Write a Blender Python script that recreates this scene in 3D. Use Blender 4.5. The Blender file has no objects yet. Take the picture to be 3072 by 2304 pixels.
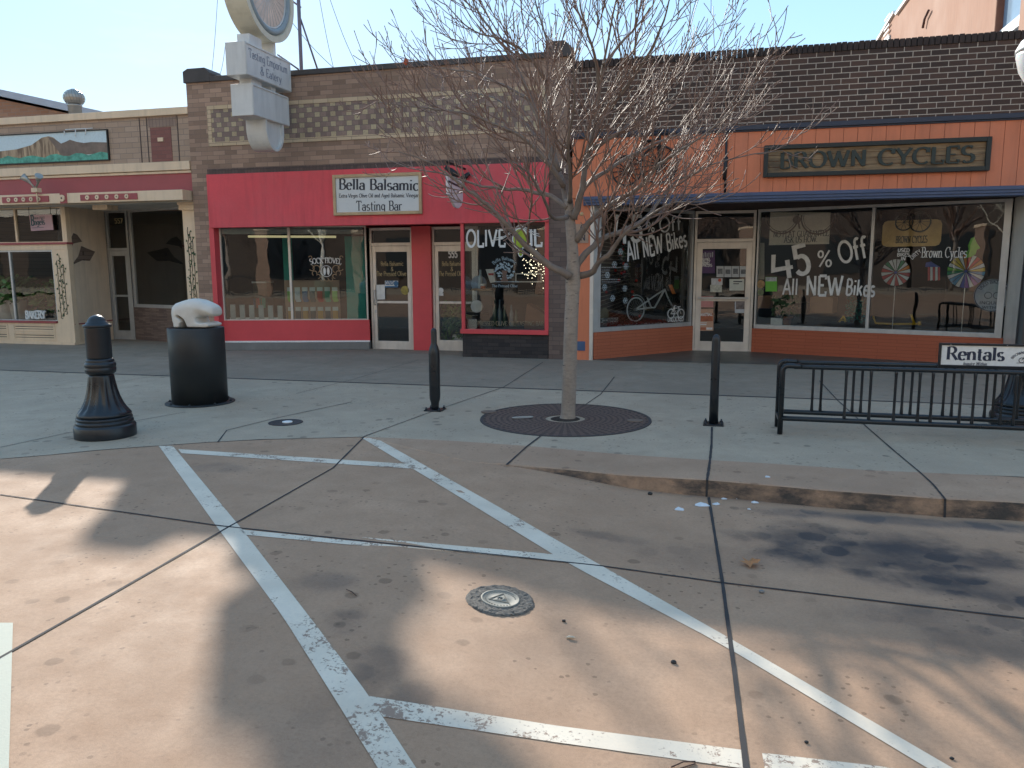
import bpy, bmesh, math, random
from mathutils import Vector, Matrix
sc = bpy.context.scene
# ------------------------------------------------------------------ camera, sky, sun, exposure
RES_W, FPX = 3072.0, 2369.0
YAW, PITCH, ROLL, CAMH = math.radians(14.475), math.radians(8.474), math.radians(-0.233), 1.6
fwd0 = Vector((-math.sin(YAW), math.cos(YAW), 0)); rt0 = Vector((math.cos(YAW), math.sin(YAW), 0)); up0 = Vector((0, 0, 1))
FWD = fwd0*math.cos(PITCH) - up0*math.sin(PITCH)
u2 = up0*math.cos(PITCH) + fwd0*math.sin(PITCH)
RT = rt0*math.cos(ROLL) + u2*math.sin(ROLL); UP = u2*math.cos(ROLL) - rt0*math.sin(ROLL)
CAM = Vector((0, 0, CAMH))
cd = bpy.data.cameras.new('camera'); cam = bpy.data.objects.new('camera', cd); sc.collection.objects.link(cam)
cd.sensor_fit = 'HORIZONTAL'; cd.sensor_width = 36.0; cd.lens = 36.0*FPX/RES_W; cd.clip_start = 0.05; cd.clip_end = 3000
cam.matrix_world = Matrix(((RT.x, UP.x, -FWD.x, 0), (RT.y, UP.y, -FWD.y, 0), (RT.z, UP.z, -FWD.z, CAMH), (0, 0, 0, 1)))
sc.camera = cam
SUN_DIR = Vector((-1.18, 1.86, 1.0)).normalized()
SUN_EL = math.asin(SUN_DIR.z); SUN_ROT = math.atan2(SUN_DIR.x, SUN_DIR.y)
w = bpy.data.worlds.new('World'); sc.world = w; w.use_nodes = True
nt = w.node_tree; bg = nt.nodes['Background']
sky = nt.nodes.new('ShaderNodeTexSky'); sky.sky_type = 'NISHITA'; sky.sun_disc = False
sky.sun_elevation = SUN_EL; sky.sun_rotation = SUN_ROT; sky.altitude = 1400; sky.air_density = 1.0; sky.dust_density = 0.15; sky.ozone_density = 1.2
hs = nt.nodes.new("ShaderNodeHueSaturation"); hs.inputs["Saturation"].default_value = 2.65; hs.inputs["Value"].default_value = 1.68; gm = nt.nodes.new("ShaderNodeGamma"); gm.inputs[1].default_value = 0.26
nt.links.new(sky.outputs[0], gm.inputs[0]); nt.links.new(gm.outputs[0], hs.inputs["Color"]); wtc = nt.nodes.new('ShaderNodeTexCoord'); wmp = nt.nodes.new('ShaderNodeMapping'); wmp.inputs['Scale'].default_value = (1.2, 1.2, 4.5); nt.links.new(wtc.outputs['Generated'], wmp.inputs[0])
wno = nt.nodes.new('ShaderNodeTexNoise'); wno.inputs['Scale'].default_value = 3.2; wno.inputs['Detail'].default_value = 7; wno.inputs['Roughness'].default_value = .62; nt.links.new(wmp.outputs[0], wno.inputs['Vector'])
wrm = nt.nodes.new('ShaderNodeMapRange'); wrm.inputs[1].default_value = .50; wrm.inputs[2].default_value = .78; wrm.inputs[4].default_value = .38; nt.links.new(wno.outputs[0], wrm.inputs[0])
wmx = nt.nodes.new('ShaderNodeMix'); wmx.data_type = 'RGBA'; nt.links.new(wrm.outputs[0], wmx.inputs[0]); nt.links.new(hs.outputs[0], wmx.inputs[6]); wmx.inputs[7].default_value = (2.1, 2.2, 2.3, 1)
nt.links.new(wmx.outputs[2], bg.inputs[0]); bg.inputs[1].default_value = 0.145
ld = bpy.data.lights.new('sun', 'SUN'); ld.energy = 2.0; ld.angle = math.radians(0.75); ld.color = (1.0, 0.93, 0.82)
sun = bpy.data.objects.new('sun', ld); sc.collection.objects.link(sun); sun.location = (-20, 30, 25)
sun.rotation_euler = SUN_DIR.to_track_quat('Z', 'Y').to_euler()
vs = sc.view_settings; sc.display_settings.display_device = 'sRGB'
vs.view_transform = 'Standard'; vs.look = 'None'; vs.gamma = 1.0; vs.use_curve_mapping = False; vs.exposure = 1.78
random.seed(7)
# ------------------------------------------------------------------ unprojection onto the real planes of the place (pixels of a 2212 px wide view)
DS = RES_W/2212.0
def ray(px, py):
    a = (px*DS-1536.0)/FPX; b = (py*DS-1152.0)/FPX
    return FWD + RT*a - UP*b
def G(px, py, z=0.0):
    d = ray(px, py); return CAM + d*((z-CAMH)/d.z)
def atY(px, py, y):
    d = ray(px, py); return CAM + d*(y/d.y)
def atX(px, py, x):
    d = ray(px, py); return CAM + d*(x/d.x)
class Plane:                       # a vertical plane; u runs to the right along it, v is height, d comes out towards the street
    def __init__(s, p0, p1):
        s.o = Vector((p0[0], p0[1], 0)); e = Vector((p1[0], p1[1], 0)) - s.o
        s.len = e.length; s.e = e.normalized(); s.n = Vector((s.e.y, -s.e.x, 0))
    def P(s, u, v, d=0.0): return s.o + s.e*u + s.n*d + Vector((0, 0, v))
    def uv(s, px, py, d=0.0):
        r = ray(px, py); t = (s.o + s.n*d - CAM).dot(s.n)/r.dot(s.n)
        p = CAM + r*t; return ((p-s.o).dot(s.e), p.z)
def FY(y): return Plane((0, y), (1, y))
# ------------------------------------------------------------------ mesh builder
class MB:
    def __init__(s): s.v = []; s.f = []; s.mi = []; s.cur = 0; s.smooth = set()
    def add(s, vs, fs, smooth=False):
        b = len(s.v); s.v += [tuple(p) for p in vs]
        for f in fs:
            if smooth: s.smooth.add(len(s.f))
            s.f.append([i+b for i in f]); s.mi.append(s.cur)
        return s
    def box(s, x0, x1, y0, y1, z0, z1):
        v = [(x, y, z) for z in (z0, z1) for y in (y0, y1) for x in (x0, x1)]
        return s.add(v, [(0, 2, 3, 1), (4, 5, 7, 6), (0, 1, 5, 4), (1, 3, 7, 5), (3, 2, 6, 7), (2, 0, 4, 6)])
    def pbox(s, P, u0, u1, v0, v1, d0, d1):
        v = [P.P(u, vv, d) for vv in (v0, v1) for d in (d1, d0) for u in (u0, u1)]
        return s.add(v, [(0, 2, 3, 1), (4, 5, 7, 6), (0, 1, 5, 4), (1, 3, 7, 5), (3, 2, 6, 7), (2, 0, 4, 6)])
    def bar(s, a, b, w, h):           # rectangular bar between two points
        a = Vector(a); b = Vector(b); t = (b-a).normalized()
        r = t.cross(Vector((0, 0, 1)));
        if r.length < 1e-3: r = Vector((1, 0, 0))
        r.normalize(); q = r.cross(t)
        v = [p + r*(sx*w/2) + q*(sy*h/2) for p in (a, b) for sx, sy in ((-1, -1), (1, -1), (1, 1), (-1, 1))]
        return s.add(v, [(0, 1, 2, 3), (7, 6, 5, 4), (0, 4, 5, 1), (1, 5, 6, 2), (2, 6, 7, 3), (3, 7, 4, 0)])
    def pframe(s, P, u0, u1, v0, v1, d0, d1, wl, wr, wb, wt):
        s.pbox(P, u0, u0+wl, v0, v1, d0, d1); s.pbox(P, u1-wr, u1, v0, v1, d0, d1)
        s.pbox(P, u0+wl, u1-wr, v0, v0+wb, d0, d1); s.pbox(P, u0+wl, u1-wr, v1-wt, v1, d0, d1); return s
    def quad(s, a, b, c, d): return s.add([a, b, c, d], [(0, 1, 2, 3)])
    def prism(s, P, pts, d0, d1):      # polygon in (u,v) extruded along d
        n = len(pts); v = [P.P(u, z, d1) for u, z in pts] + [P.P(u, z, d0) for u, z in pts]
        f = [list(range(n)), list(range(2*n-1, n-1, -1))] + [(i, n+i, n+(i+1) % n, (i+1) % n) for i in range(n)]
        return s.add(v, f)
    def tube(s, pts, rad, n=8, caps=True, smooth=True):
        pts = [Vector(p) for p in pts]; m = len(pts)
        if not isinstance(rad, (list, tuple)): rad = [rad]*m
        V = []; t0 = (pts[1]-pts[0]).normalized()
        r = t0.cross(Vector((0, 0, 1)));
        if r.length < 1e-2: r = t0.cross(Vector((1, 0, 0)))
        r.normalize()
        for i, p in enumerate(pts):
            t = (pts[min(i+1, m-1)]-pts[max(i-1, 0)])
            if t.length < 1e-9: t = t0
            t.normalize(); r = (r - t*r.dot(t));
            if r.length < 1e-6: r = t.orthogonal()
            r.normalize(); q = t.cross(r)
            for k in range(n):
                a = 2*math.pi*k/n; V.append(p + (r*math.cos(a)+q*math.sin(a))*rad[i])
        F = [(i*n+k, i*n+(k+1) % n, (i+1)*n+(k+1) % n, (i+1)*n+k) for i in range(m-1) for k in range(n)]
        s.add(V, F, smooth)
        if caps: 
            b = len(s.v)-len(V); s.f.append([b+k for k in range(n-1, -1, -1)]); s.mi.append(s.cur)
            s.f.append([b+(m-1)*n+k for k in range(n)]); s.mi.append(s.cur)
        return s
    def lathe(s, c, prof, n=32, smooth=True, flute=None):     # prof: (r, z) from bottom to top
        V = []
        for r, z in prof:
            for k in range(n):
                a = 2*math.pi*k/n; rr = r
                if flute: rr = r*(1 - flute(z)*(0.5+0.5*math.cos(a*flute.n)))
                V.append((c[0]+rr*math.cos(a), c[1]+rr*math.sin(a), c[2]+z))
        m = len(prof)
        F = [(i*n+k, i*n+(k+1) % n, (i+1)*n+(k+1) % n, (i+1)*n+k) for i in range(m-1) for k in range(n)]
        s.add(V, F, smooth)
        b = len(s.v)-len(V); s.f.append([b+k for k in range(n-1, -1, -1)]); s.mi.append(s.cur)
        s.f.append([b+(m-1)*n+k for k in range(n)]); s.mi.append(s.cur); return s
    def torus(s, P, u, v, d, R, r, n=40, k=8, a0=0, a1=360):   # ring lying in a vertical plane
        pts = [P.P(u+R*math.cos(math.radians(a0+(a1-a0)*i/n)), v+R*math.sin(math.radians(a0+(a1-a0)*i/n)), d) for i in range(n+1)]
        return s.tube(pts, r, k, caps=(abs(a1-a0) < 360))
    def disc(s, P, u, v, d0, d1, R, n=32, Rv=None):
        Rv = Rv or R
        return s.prism(P, [(u+R*math.cos(2*math.pi*i/n), v+Rv*math.sin(2*math.pi*i/n)) for i in range(n)], d0, d1)
    def ball(s, c, r, n=10, m=6, sq=(1, 1, 1)):
        V = []; F = []
        for i in range(m+1):
            th = math.pi*i/m
            for k in range(n):
                a = 2*math.pi*k/n; V.append((c[0]+sq[0]*r*math.sin(th)*math.cos(a), c[1]+sq[1]*r*math.sin(th)*math.sin(a), c[2]-sq[2]*r*math.cos(th)))
        F = [(i*n+k, i*n+(k+1) % n, (i+1)*n+(k+1) % n, (i+1)*n+k) for i in range(m) for k in range(n)]
        return s.add(V, F, True)
    def build(s, name, mats, parent=None, bevel=0.0, **props):
        off = Vector((0, 0, 0)); p = parent
        while p is not None: off += p.location; p = p.parent
        me = bpy.data.meshes.new(name)
        me.from_pydata([(x-off.x, y-off.y, z-off.z) for x, y, z in s.v], [], s.f)
        if not isinstance(mats, (list, tuple)): mats = [mats]
        for m in mats: me.materials.append(m)
        for i, pl in enumerate(me.polygons):
            pl.material_index = s.mi[i]; pl.use_smooth = i in s.smooth
        me.validate(); me.update()
        o = bpy.data.objects.new(name, me); sc.collection.objects.link(o)
        if parent is not None: o.parent = parent
        if bevel:
            bm = bmesh.new(); bm.from_mesh(me); bmesh.ops.recalc_face_normals(bm, faces=bm.faces); bm.to_mesh(me); bm.free()
            md = o.modifiers.new('bevel', 'BEVEL'); md.width = bevel; md.segments = 2; md.limit_method = 'ANGLE'; md.angle_limit = math.radians(50)
        for k, x in props.items(): o[k] = x
        return o
def thing(name, loc, label, cat, group=None):
    o = bpy.data.objects.new(name, None); sc.collection.objects.link(o); o.location = Vector(loc); o.empty_display_size = 0.2
    o['label'] = label; o['category'] = cat
    if group: o['group'] = group
    return o
def tag(o, label, cat, group=None):
    o['label'] = label; o['category'] = cat
    if group: o['group'] = group
    return o
def copy_tree(o, loc, label=None):
    r = o.copy(); sc.collection.objects.link(r); r.location = Vector(loc)
    if label: r['label'] = label
    for ch in list(o.children):
        c = ch.copy(); sc.collection.objects.link(c); c.parent = r
        for g in list(ch.children):
            e = g.copy(); sc.collection.objects.link(e); e.parent = c
    return r
# ------------------------------------------------------------------ materials
class NT:
    def __init__(s, name):
        s.m = bpy.data.materials.new(name); s.m.use_nodes = True; s.t = s.m.node_tree
        s.b = s.t.nodes['Principled BSDF']; s.out = s.t.nodes['Material Output']; s.tc = None
    def n(s, typ, **kw):
        x = s.t.nodes.new(typ)
        for k, v in kw.items(): setattr(x, k, v)
        return x
    def l(s, a, b): s.t.links.new(a, b)
    def obj(s):
        if not s.tc: s.tc = s.n('ShaderNodeTexCoord')
        return s.tc.outputs['Object']
    def put(s, sock, v):
        if hasattr(v, 'is_output') or isinstance(v, bpy.types.NodeSocket): s.l(v, sock)
        else:
            try: sock.default_value = v
            except Exception: sock.default_value = (v[0], v[1], v[2], 1.0)
    def math(s, op, a, b=0.0, c=0.0, clamp=False):
        x = s.n('ShaderNodeMath', operation=op); x.use_clamp = clamp
        for i, v in enumerate((a, b, c)): s.put(x.inputs[i], v)
        return x.outputs[0]
    def noise(s, scale, detail=4, rough=0.55, vec=None, dist=0.0):
        x = s.n('ShaderNodeTexNoise'); x.inputs['Scale'].default_value = scale; x.inputs['Detail'].default_value = detail
        x.inputs['Roughness'].default_value = rough; x.inputs['Distortion'].default_value = dist
        s.l(vec if vec is not None else s.obj(), x.inputs['Vector']); return x.outputs[0]
    def ramp(s, v, a, b, lo=0.0, hi=1.0, smooth=False):
        x = s.n('ShaderNodeMapRange'); x.clamp = True
        if smooth: x.interpolation_type = 'SMOOTHSTEP'
        s.put(x.inputs[0], v); x.inputs[1].default_value = a; x.inputs[2].default_value = b; x.inputs[3].default_value = lo; x.inputs[4].default_value = hi
        return x.outputs[0]
    def mix(s, f, a, b, mode='MIX'):
        x = s.n('ShaderNodeMix', data_type='RGBA', blend_type=mode)
        s.put(x.inputs[0], f)
        for sock, v in ((x.inputs[6], a), (x.inputs[7], b)):
            if isinstance(v, (tuple, list)): sock.default_value = (v[0], v[1], v[2], 1)
            else: s.l(v, sock)
        return x.outputs[2]
    def bump(s, h, strength=0.3, dist=0.01):
        x = s.n('ShaderNodeBump'); x.inputs['Strength'].default_value = strength; x.inputs['Distance'].default_value = dist
        s.l(h, x.inputs['Height']); s.l(x.outputs[0], s.b.inputs['Normal'])
    def scaled(s, sx, sy, sz):
        x = s.n('ShaderNodeMapping'); x.inputs['Scale'].default_value = (sx, sy, sz); s.l(s.obj(), x.inputs[0]); return x.outputs[0]
    def xz(s, ang=0.0):               # wall coordinates: along the wall and up
        sp = s.n('ShaderNodeSeparateXYZ'); s.l(s.obj(), sp.inputs[0]); cb = s.n('ShaderNodeCombineXYZ')
        if abs(ang) > 1e-6:
            u = s.math('ADD', s.math('MULTIPLY', sp.outputs[0], math.cos(ang)), s.math('MULTIPLY', sp.outputs[1], math.sin(ang)))
        else: u = sp.outputs[0]
        s.put(cb.inputs[0], u); s.l(sp.outputs[2], cb.inputs[1]); return cb.outputs[0]
    def fin(s, col=None, rough=None, metal=None, spec=None):
        if col is not None: s.put(s.b.inputs['Base Color'], (col[0], col[1], col[2], 1) if isinstance(col, (tuple, list)) else col)
        if rough is not None: s.put(s.b.inputs['Roughness'], rough)
        if metal is not None: s.b.inputs['Metallic'].default_value = metal
        if spec is not None: s.b.inputs['Specular IOR Level'].default_value = spec
        return s.m
def sc3(c, k): return tuple(min(1, x*k) for x in c)
def paint(name, c, rough=0.5, var=0.18, scale=3.0, bump=0.05, metal=0.0, streak=False, fine=0.0):
    t = NT(name)
    f = t.noise(scale, 6, 0.65)
    col = t.mix(t.ramp(f, 0.3, 0.7), sc3(c, 1-var), sc3(c, 1+var))
    if streak:
        f2 = t.noise(1.0, 5, 0.6, t.scaled(9, 9, 0.9))
        col = t.mix(t.ramp(f2, 0.48, 0.78, 0, 0.4), col, sc3(c, 0.55)); f4 = t.noise(0.7, 5, .7); col = t.mix(t.ramp(f4, .5, .75, 0, .25), col, tuple(.5*x+.25*sum(c)/3+.05 for x in c))
    f3 = t.noise(scale*22, 3, 0.6)
    if fine: col = t.mix(t.ramp(f3, 0.35, 0.7, 0, fine), col, sc3(c, 0.6))
    if bump: t.bump(f3, bump, 0.02)
    return t.fin(col, t.ramp(f, 0.2, 0.8, rough*0.85, min(1, rough*1.15)), metal)
def brick(name, c1, c2, mortar, w=0.205, h=0.067, mort=0.010, off=0.5, ang=0.0, bump=0.5, dirt=0.25, msm=0.1):
    t = NT(name); v = t.xz(ang)
    b = t.n('ShaderNodeTexBrick'); t.l(v, b.inputs['Vector']); b.offset = off; b.offset_frequency = 2; b.squash = 1
    b.inputs['Color1'].default_value = (*c1, 1); b.inputs['Color2'].default_value = (*c2, 1); b.inputs['Mortar'].default_value = (*mortar, 1)
    b.inputs['Scale'].default_value = 1.0; b.inputs['Mortar Size'].default_value = mort/2; b.inputs['Mortar Smooth'].default_value = msm
    b.inputs['Brick Width'].default_value = w; b.inputs['Row Height'].default_value = h; b.inputs['Bias'].default_value = 0.0
    n1 = t.noise(0.9, 5, 0.6); n2 = t.noise(40, 3, 0.6)
    col = t.mix(t.ramp(n1, 0.35, 0.75, 0, dirt), b.outputs[0], sc3(c1, 0.5))
    col = t.mix(t.ramp(n2, 0.3, 0.7, 0, 0.35), col, sc3(c2, 0.7))
    hgt = t.math('SUBTRACT', t.math('MULTIPLY', n2, 0.25), b.outputs[1])
    t.bump(hgt, bump, 0.008)
    return t.fin(col, 0.85)
def rough_flat(name, c, rough=0.6, metal=0.0, spec=0.5):
    t = NT(name); f = t.noise(25, 3); return t.fin(t.mix(t.ramp(f, 0.3, 0.7), sc3(c, 0.93), sc3(c, 1.07)), rough, metal, spec)
def glass(name, tint=(0.85, 0.9, 0.9), refl=0.12):
    t = NT(name); t.t.nodes.remove(t.b)
    tr = t.n('ShaderNodeBsdfTransparent'); tr.inputs[0].default_value = (*tint, 1)
    gl = t.n('ShaderNodeBsdfGlossy'); gl.inputs['Roughness'].default_value = 0.004; gl.inputs[0].default_value = (0.95, 0.97, 1, 1)
    lw = t.n('ShaderNodeFresnel'); lw.inputs[0].default_value = 1.5
    fac = t.math('ADD', t.math('MULTIPLY', lw.outputs[0], 1.15), refl-0.065, clamp=True)
    wv = t.noise(1.6, 2); bp = t.n('ShaderNodeBump'); bp.inputs['Strength'].default_value = 0.03; bp.inputs['Distance'].default_value = 0.05; t.l(wv, bp.inputs['Height']); t.l(bp.outputs[0], gl.inputs['Normal'])
    mx = t.n('ShaderNodeMixShader'); t.l(fac, mx.inputs[0]); t.l(tr.outputs[0], mx.inputs[1]); t.l(gl.outputs[0], mx.inputs[2]); t.l(mx.outputs[0], t.out.inputs[0])
    return t.m
# ------------------------------------------------------------------ stroke alphabet (cap height 1)
import re
GL = {}
def _g(ch, adv, strokes, serifs=()): GL[ch] = (adv, strokes, serifs)
L = lambda *a: ('l', [(a[i], a[i+1]) for i in range(0, len(a), 2)])
def A_(cx, cy, rx, ry, a0, a1): 
    n = max(4, int(abs(a1-a0)/18)); return ('l', [(cx+rx*math.cos(math.radians(a0+(a1-a0)*i/n)), cy+ry*math.sin(math.radians(a0+(a1-a0)*i/n))) for i in range(n+1)])
_g('A', .8, [L(0, 0, .4, 1), L(.4, 1, .8, 0), L(.16, .34, .64, .34)], [(0, 0), (.8, 0)])
_g('B', .64, [L(.1, 0, .1, 1), L(.1, 1, .3, 1), A_(.32, .76, .24, .24, 90, -90), L(.1, .52, .32, .52), A_(.33, .26, .29, .26, 90, -90), L(.1, 0, .33, 0)], [(.1, 0), (.1, 1)])
_g('C', .76, [A_(.44, .5, .42, .5, 48, 312), L(.72, 1, .72, .7)])
_g('D', .78, [L(.1, 0, .1, 1), L(.1, 1, .34, 1), A_(.34, .5, .42, .5, 90, -90), L(.34, 0, .1, 0)], [(.1, 0), (.1, 1)])
_g('E', .64, [L(.1, 0, .1, 1), L(.1, 1, .6, 1, .6, .82), L(.1, .52, .46, .52), L(.1, 0, .62, 0, .62, .2)], [(.1, 0), (.1, 1)])
_g('F', .6, [L(.1, 0, .1, 1), L(.1, 1, .58, 1, .58, .82), L(.1, .52, .46, .52)], [(.1, 0), (.1, 1)])
_g('G', .8, [A_(.44, .5, .42, .5, 48, 330), L(.72, .05, .72, .42), L(.54, .42, .8, .42)])
_g('H', .8, [L(.1, 0, .1, 1), L(.7, 0, .7, 1), L(.1, .52, .7, .52)], [(.1, 0), (.1, 1), (.7, 0), (.7, 1)])
_g('I', .24, [L(.12, 0, .12, 1)], [(.12, 0), (.12, 1)])
_g('J', .5, [L(.36, 1, .36, .22), A_(.18, .22, .18, .22, 0, -170)], [(.36, 1)])
_g('K', .74, [L(.1, 0, .1, 1), L(.66, 1, .12, .46), L(.28, .6, .7, 0)], [(.1, 0), (.1, 1), (.66, 1), (.7, 0)])
_g('L', .6, [L(.1, 0, .1, 1), L(.1, 0, .6, 0, .6, .22)], [(.1, 0), (.1, 1)])
_g('M', .92, [L(.1, 0, .1, 1), L(.1, 1, .46, .1), L(.46, .1, .82, 1), L(.82, 1, .82, 0)], [(.1, 0), (.82, 0)])
_g('N', .8, [L(.12, 0, .12, 1), L(.12, 1, .7, 0), L(.7, 0, .7, 1)], [(.12, 0), (.7, 1)])
_g('O', .88, [A_(.44, .5, .42, .5, 90, 450)])
_g('P', .62, [L(.1, 0, .1, 1), L(.1, 1, .32, 1), A_(.32, .74, .27, .26, 90, -90), L(.1, .48, .32, .48)], [(.1, 0), (.1, 1)])
_g('Q', .88, [A_(.44, .5, .42, .5, 90, 450), L(.5, .2, .84, -.14)])
_g('R', .74, [L(.1, 0, .1, 1), L(.1, 1, .32, 1), A_(.33, .75, .27, .25, 90, -90), L(.1, .5, .33, .5), L(.36, .5, .72, 0)], [(.1, 0), (.1, 1), (.72, 0)])
_g('S', .6, [A_(.3, .74, .26, .26, 40, 250), L(.21, .5, .4, .46), A_(.3, .26, .28, .26, 70, -140)])
_g('T', .72, [L(.36, 0, .36, 1), L(.02, .82, .02, 1, .7, 1, .7, .82)], [(.36, 0)])
_g('U', .78, [L(.1, 1, .1, .3), A_(.39, .3, .29, .3, 180, 360), L(.68, .3, .68, 1)], [(.1, 1), (.68, 1)])
_g('V', .78, [L(0, 1, .39, 0), L(.39, 0, .78, 1)], [(.02, 1), (.76, 1)])
_g('W', 1.1, [L(0, 1, .3, 0), L(.3, 0, .55, .9), L(.55, .9, .82, 0), L(.82, 0, 1.1, 1)], [(.02, 1), (.55, 1), (1.08, 1)])
_g('X', .74, [L(.02, 1, .72, 0), L(.72, 1, .02, 0)], [(0, 0), (.72, 0), (0, 1), (.72, 1)])
_g('Y', .74, [L(.02, 1, .37, .45), L(.72, 1, .37, .45), L(.37, .45, .37, 0)], [(.02, 1), (.72, 1), (.37, 0)])
_g('Z', .66, [L(.04, 1, .62, 1), L(.62, 1, .04, 0), L(.04, 0, .62, 0)])
_g('a', .54, [A_(.25, .18, .21, .18, 90, 450), L(.46, .44, .46, 0, .54, 0), A_(.27, .42, .19, .2, 0, 165)])
_g('b', .58, [L(.08, 0, .08, 1), A_(.31, .31, .23, .31, 180, -180)], [(.04, 1)])
_g('c', .5, [A_(.29, .31, .25, .32, 50, 315)])
_g('d', .6, [L(.5, 1, .5, 0, .58, 0), A_(.27, .31, .23, .31, 0, 360)], [(.46, 1)])
_g('e', .54, [A_(.28, .31, .24, .32, 5, 318), L(.05, .35, .52, .35)])
_g('f', .38, [L(.16, 0, .16, .8), A_(.32, .8, .16, .2, 180, 50), L(.02, .62, .34, .62)], [(.16, 0)])
_g('g', .56, [A_(.26, .34, .21, .28, 0, 360), L(.47, .62, .47, -.12), A_(.26, -.12, .21, .18, 0, -160)])
_g('h', .6, [L(.08, 0, .08, 1), A_(.3, .38, .2, .25, 180, 0), L(.5, .38, .5, 0)], [(.08, 0), (.04, 1), (.5, 0)])
_g('i', .24, [L(.12, 0, .12, .62), L(.12, .84, .12, .95)], [(.12, 0), (.08, .62)])
_g('k', .56, [L(.08, 0, .08, 1), L(.48, .62, .1, .28), L(.22, .38, .52, 0)], [(.08, 0), (.04, 1), (.52, 0)])
_g('l', .24, [L(.12, 0, .12, 1)], [(.12, 0), (.08, 1)])
_g('m', .92, [L(.08, 0, .08, .62), A_(.27, .4, .18, .23, 180, 0), L(.45, .4, .45, 0), A_(.64, .4, .18, .23, 180, 0), L(.82, .4, .82, 0)], [(.08, 0), (.45, 0), (.82, 0), (.04, .62)])
_g('n', .6, [L(.08, 0, .08, .62), A_(.3, .38, .2, .25, 180, 0), L(.5, .38, .5, 0)], [(.08, 0), (.04, .62), (.5, 0)])
_g('o', .58, [A_(.29, .31, .25, .32, 90, 450)])
_g('p', .58, [L(.08, .62, .08, -.3), A_(.31, .31, .23, .31, 180, -180)], [(.08, -.3)])
_g('q', .58, [L(.5, .62, .5, -.3), A_(.27, .31, .23, .31, 0, 360)], [(.5, -.3)])
_g('r', .42, [L(.08, 0, .08, .62), A_(.28, .42, .19, .2, 180, 50)], [(.08, 0), (.04, .62)])
_g('s', .46, [A_(.23, .46, .17, .17, 35, 240), L(.16, .32, .3, .29), A_(.23, .16, .19, .16, 70, -145)])
_g('t', .36, [L(.16, .86, .16, .14), A_(.28, .14, .12, .14, 180, 300), L(.0, .62, .34, .62)])
_g('u', .6, [L(.08, .62, .08, .24), A_(.28, .24, .2, .24, 180, 360), L(.5, .62, .5, 0, .58, 0)], [(.04, .62), (.46, .62)])
_g('v', .54, [L(.02, .62, .27, 0), L(.27, 0, .52, .62)], [(.02, .62), (.52, .62)])
_g('w', .8, [L(.02, .62, .22, 0), L(.22, 0, .4, .6), L(.4, .6, .6, 0), L(.6, 0, .8, .62)], [(.02, .62), (.8, .62)])
_g('x', .54, [L(.02, .62, .52, 0), L(.52, .62, .02, 0)], [(.02, 0), (.52, 0)])
_g('y', .54, [L(.02, .62, .27, 0), L(.52, .62, .27, 0, .14, -.3, .0, -.28)], [(.02, .62), (.52, .62)])
_g('&', .8, [L(.78, .0, .26, .66), A_(.38, .8, .17, .19, 220, -60), L(.46, .64, .14, .4), A_(.32, .22, .26, .24, 150, 320), L(.52, .06, .72, .44)])
_g('0', .6, [A_(.3, .5, .27, .5, 90, 450)])
_g('1', .3, [L(.02, .8, .16, 1, .16, 0)])
_g('2', .6, [A_(.29, .72, .25, .28, 170, -30), L(.5, .56, .04, 0, .58, 0)])
_g('4', .7, [L(.12, 1, .04, .34, .66, .34), L(.5, .66, .5, -.1)])
_g('5', .6, [L(.56, 1, .12, 1, .1, .56), A_(.28, .32, .26, .32, 120, -150)])
_g('7', .56, [L(.04, 1, .54, 1, .2, 0)])
_g('%', .9, [A_(.2, .78, .15, .2, 0, 360), A_(.7, .2, .15, .2, 0, 360), L(.74, 1, .14, 0)])
_g('.', .18, [L(.09, 0, .09, .1)]); _g("'", .16, [L(.1, 1, .07, .76)]); _g('-', .4, [L(.06, .36, .34, .36)]); _g('$', .6, [A_(.3, .74, .26, .26, 40, 250), L(.21, .5, .4, .46), A_(.3, .26, .28, .26, 70, -140), L(.3, 1.1, .3, -.1)])
_g(' ', .34, [])
def text_width(s, gap=.13): return sum(GL[c][0]+gap for c in s)-gap
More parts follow.
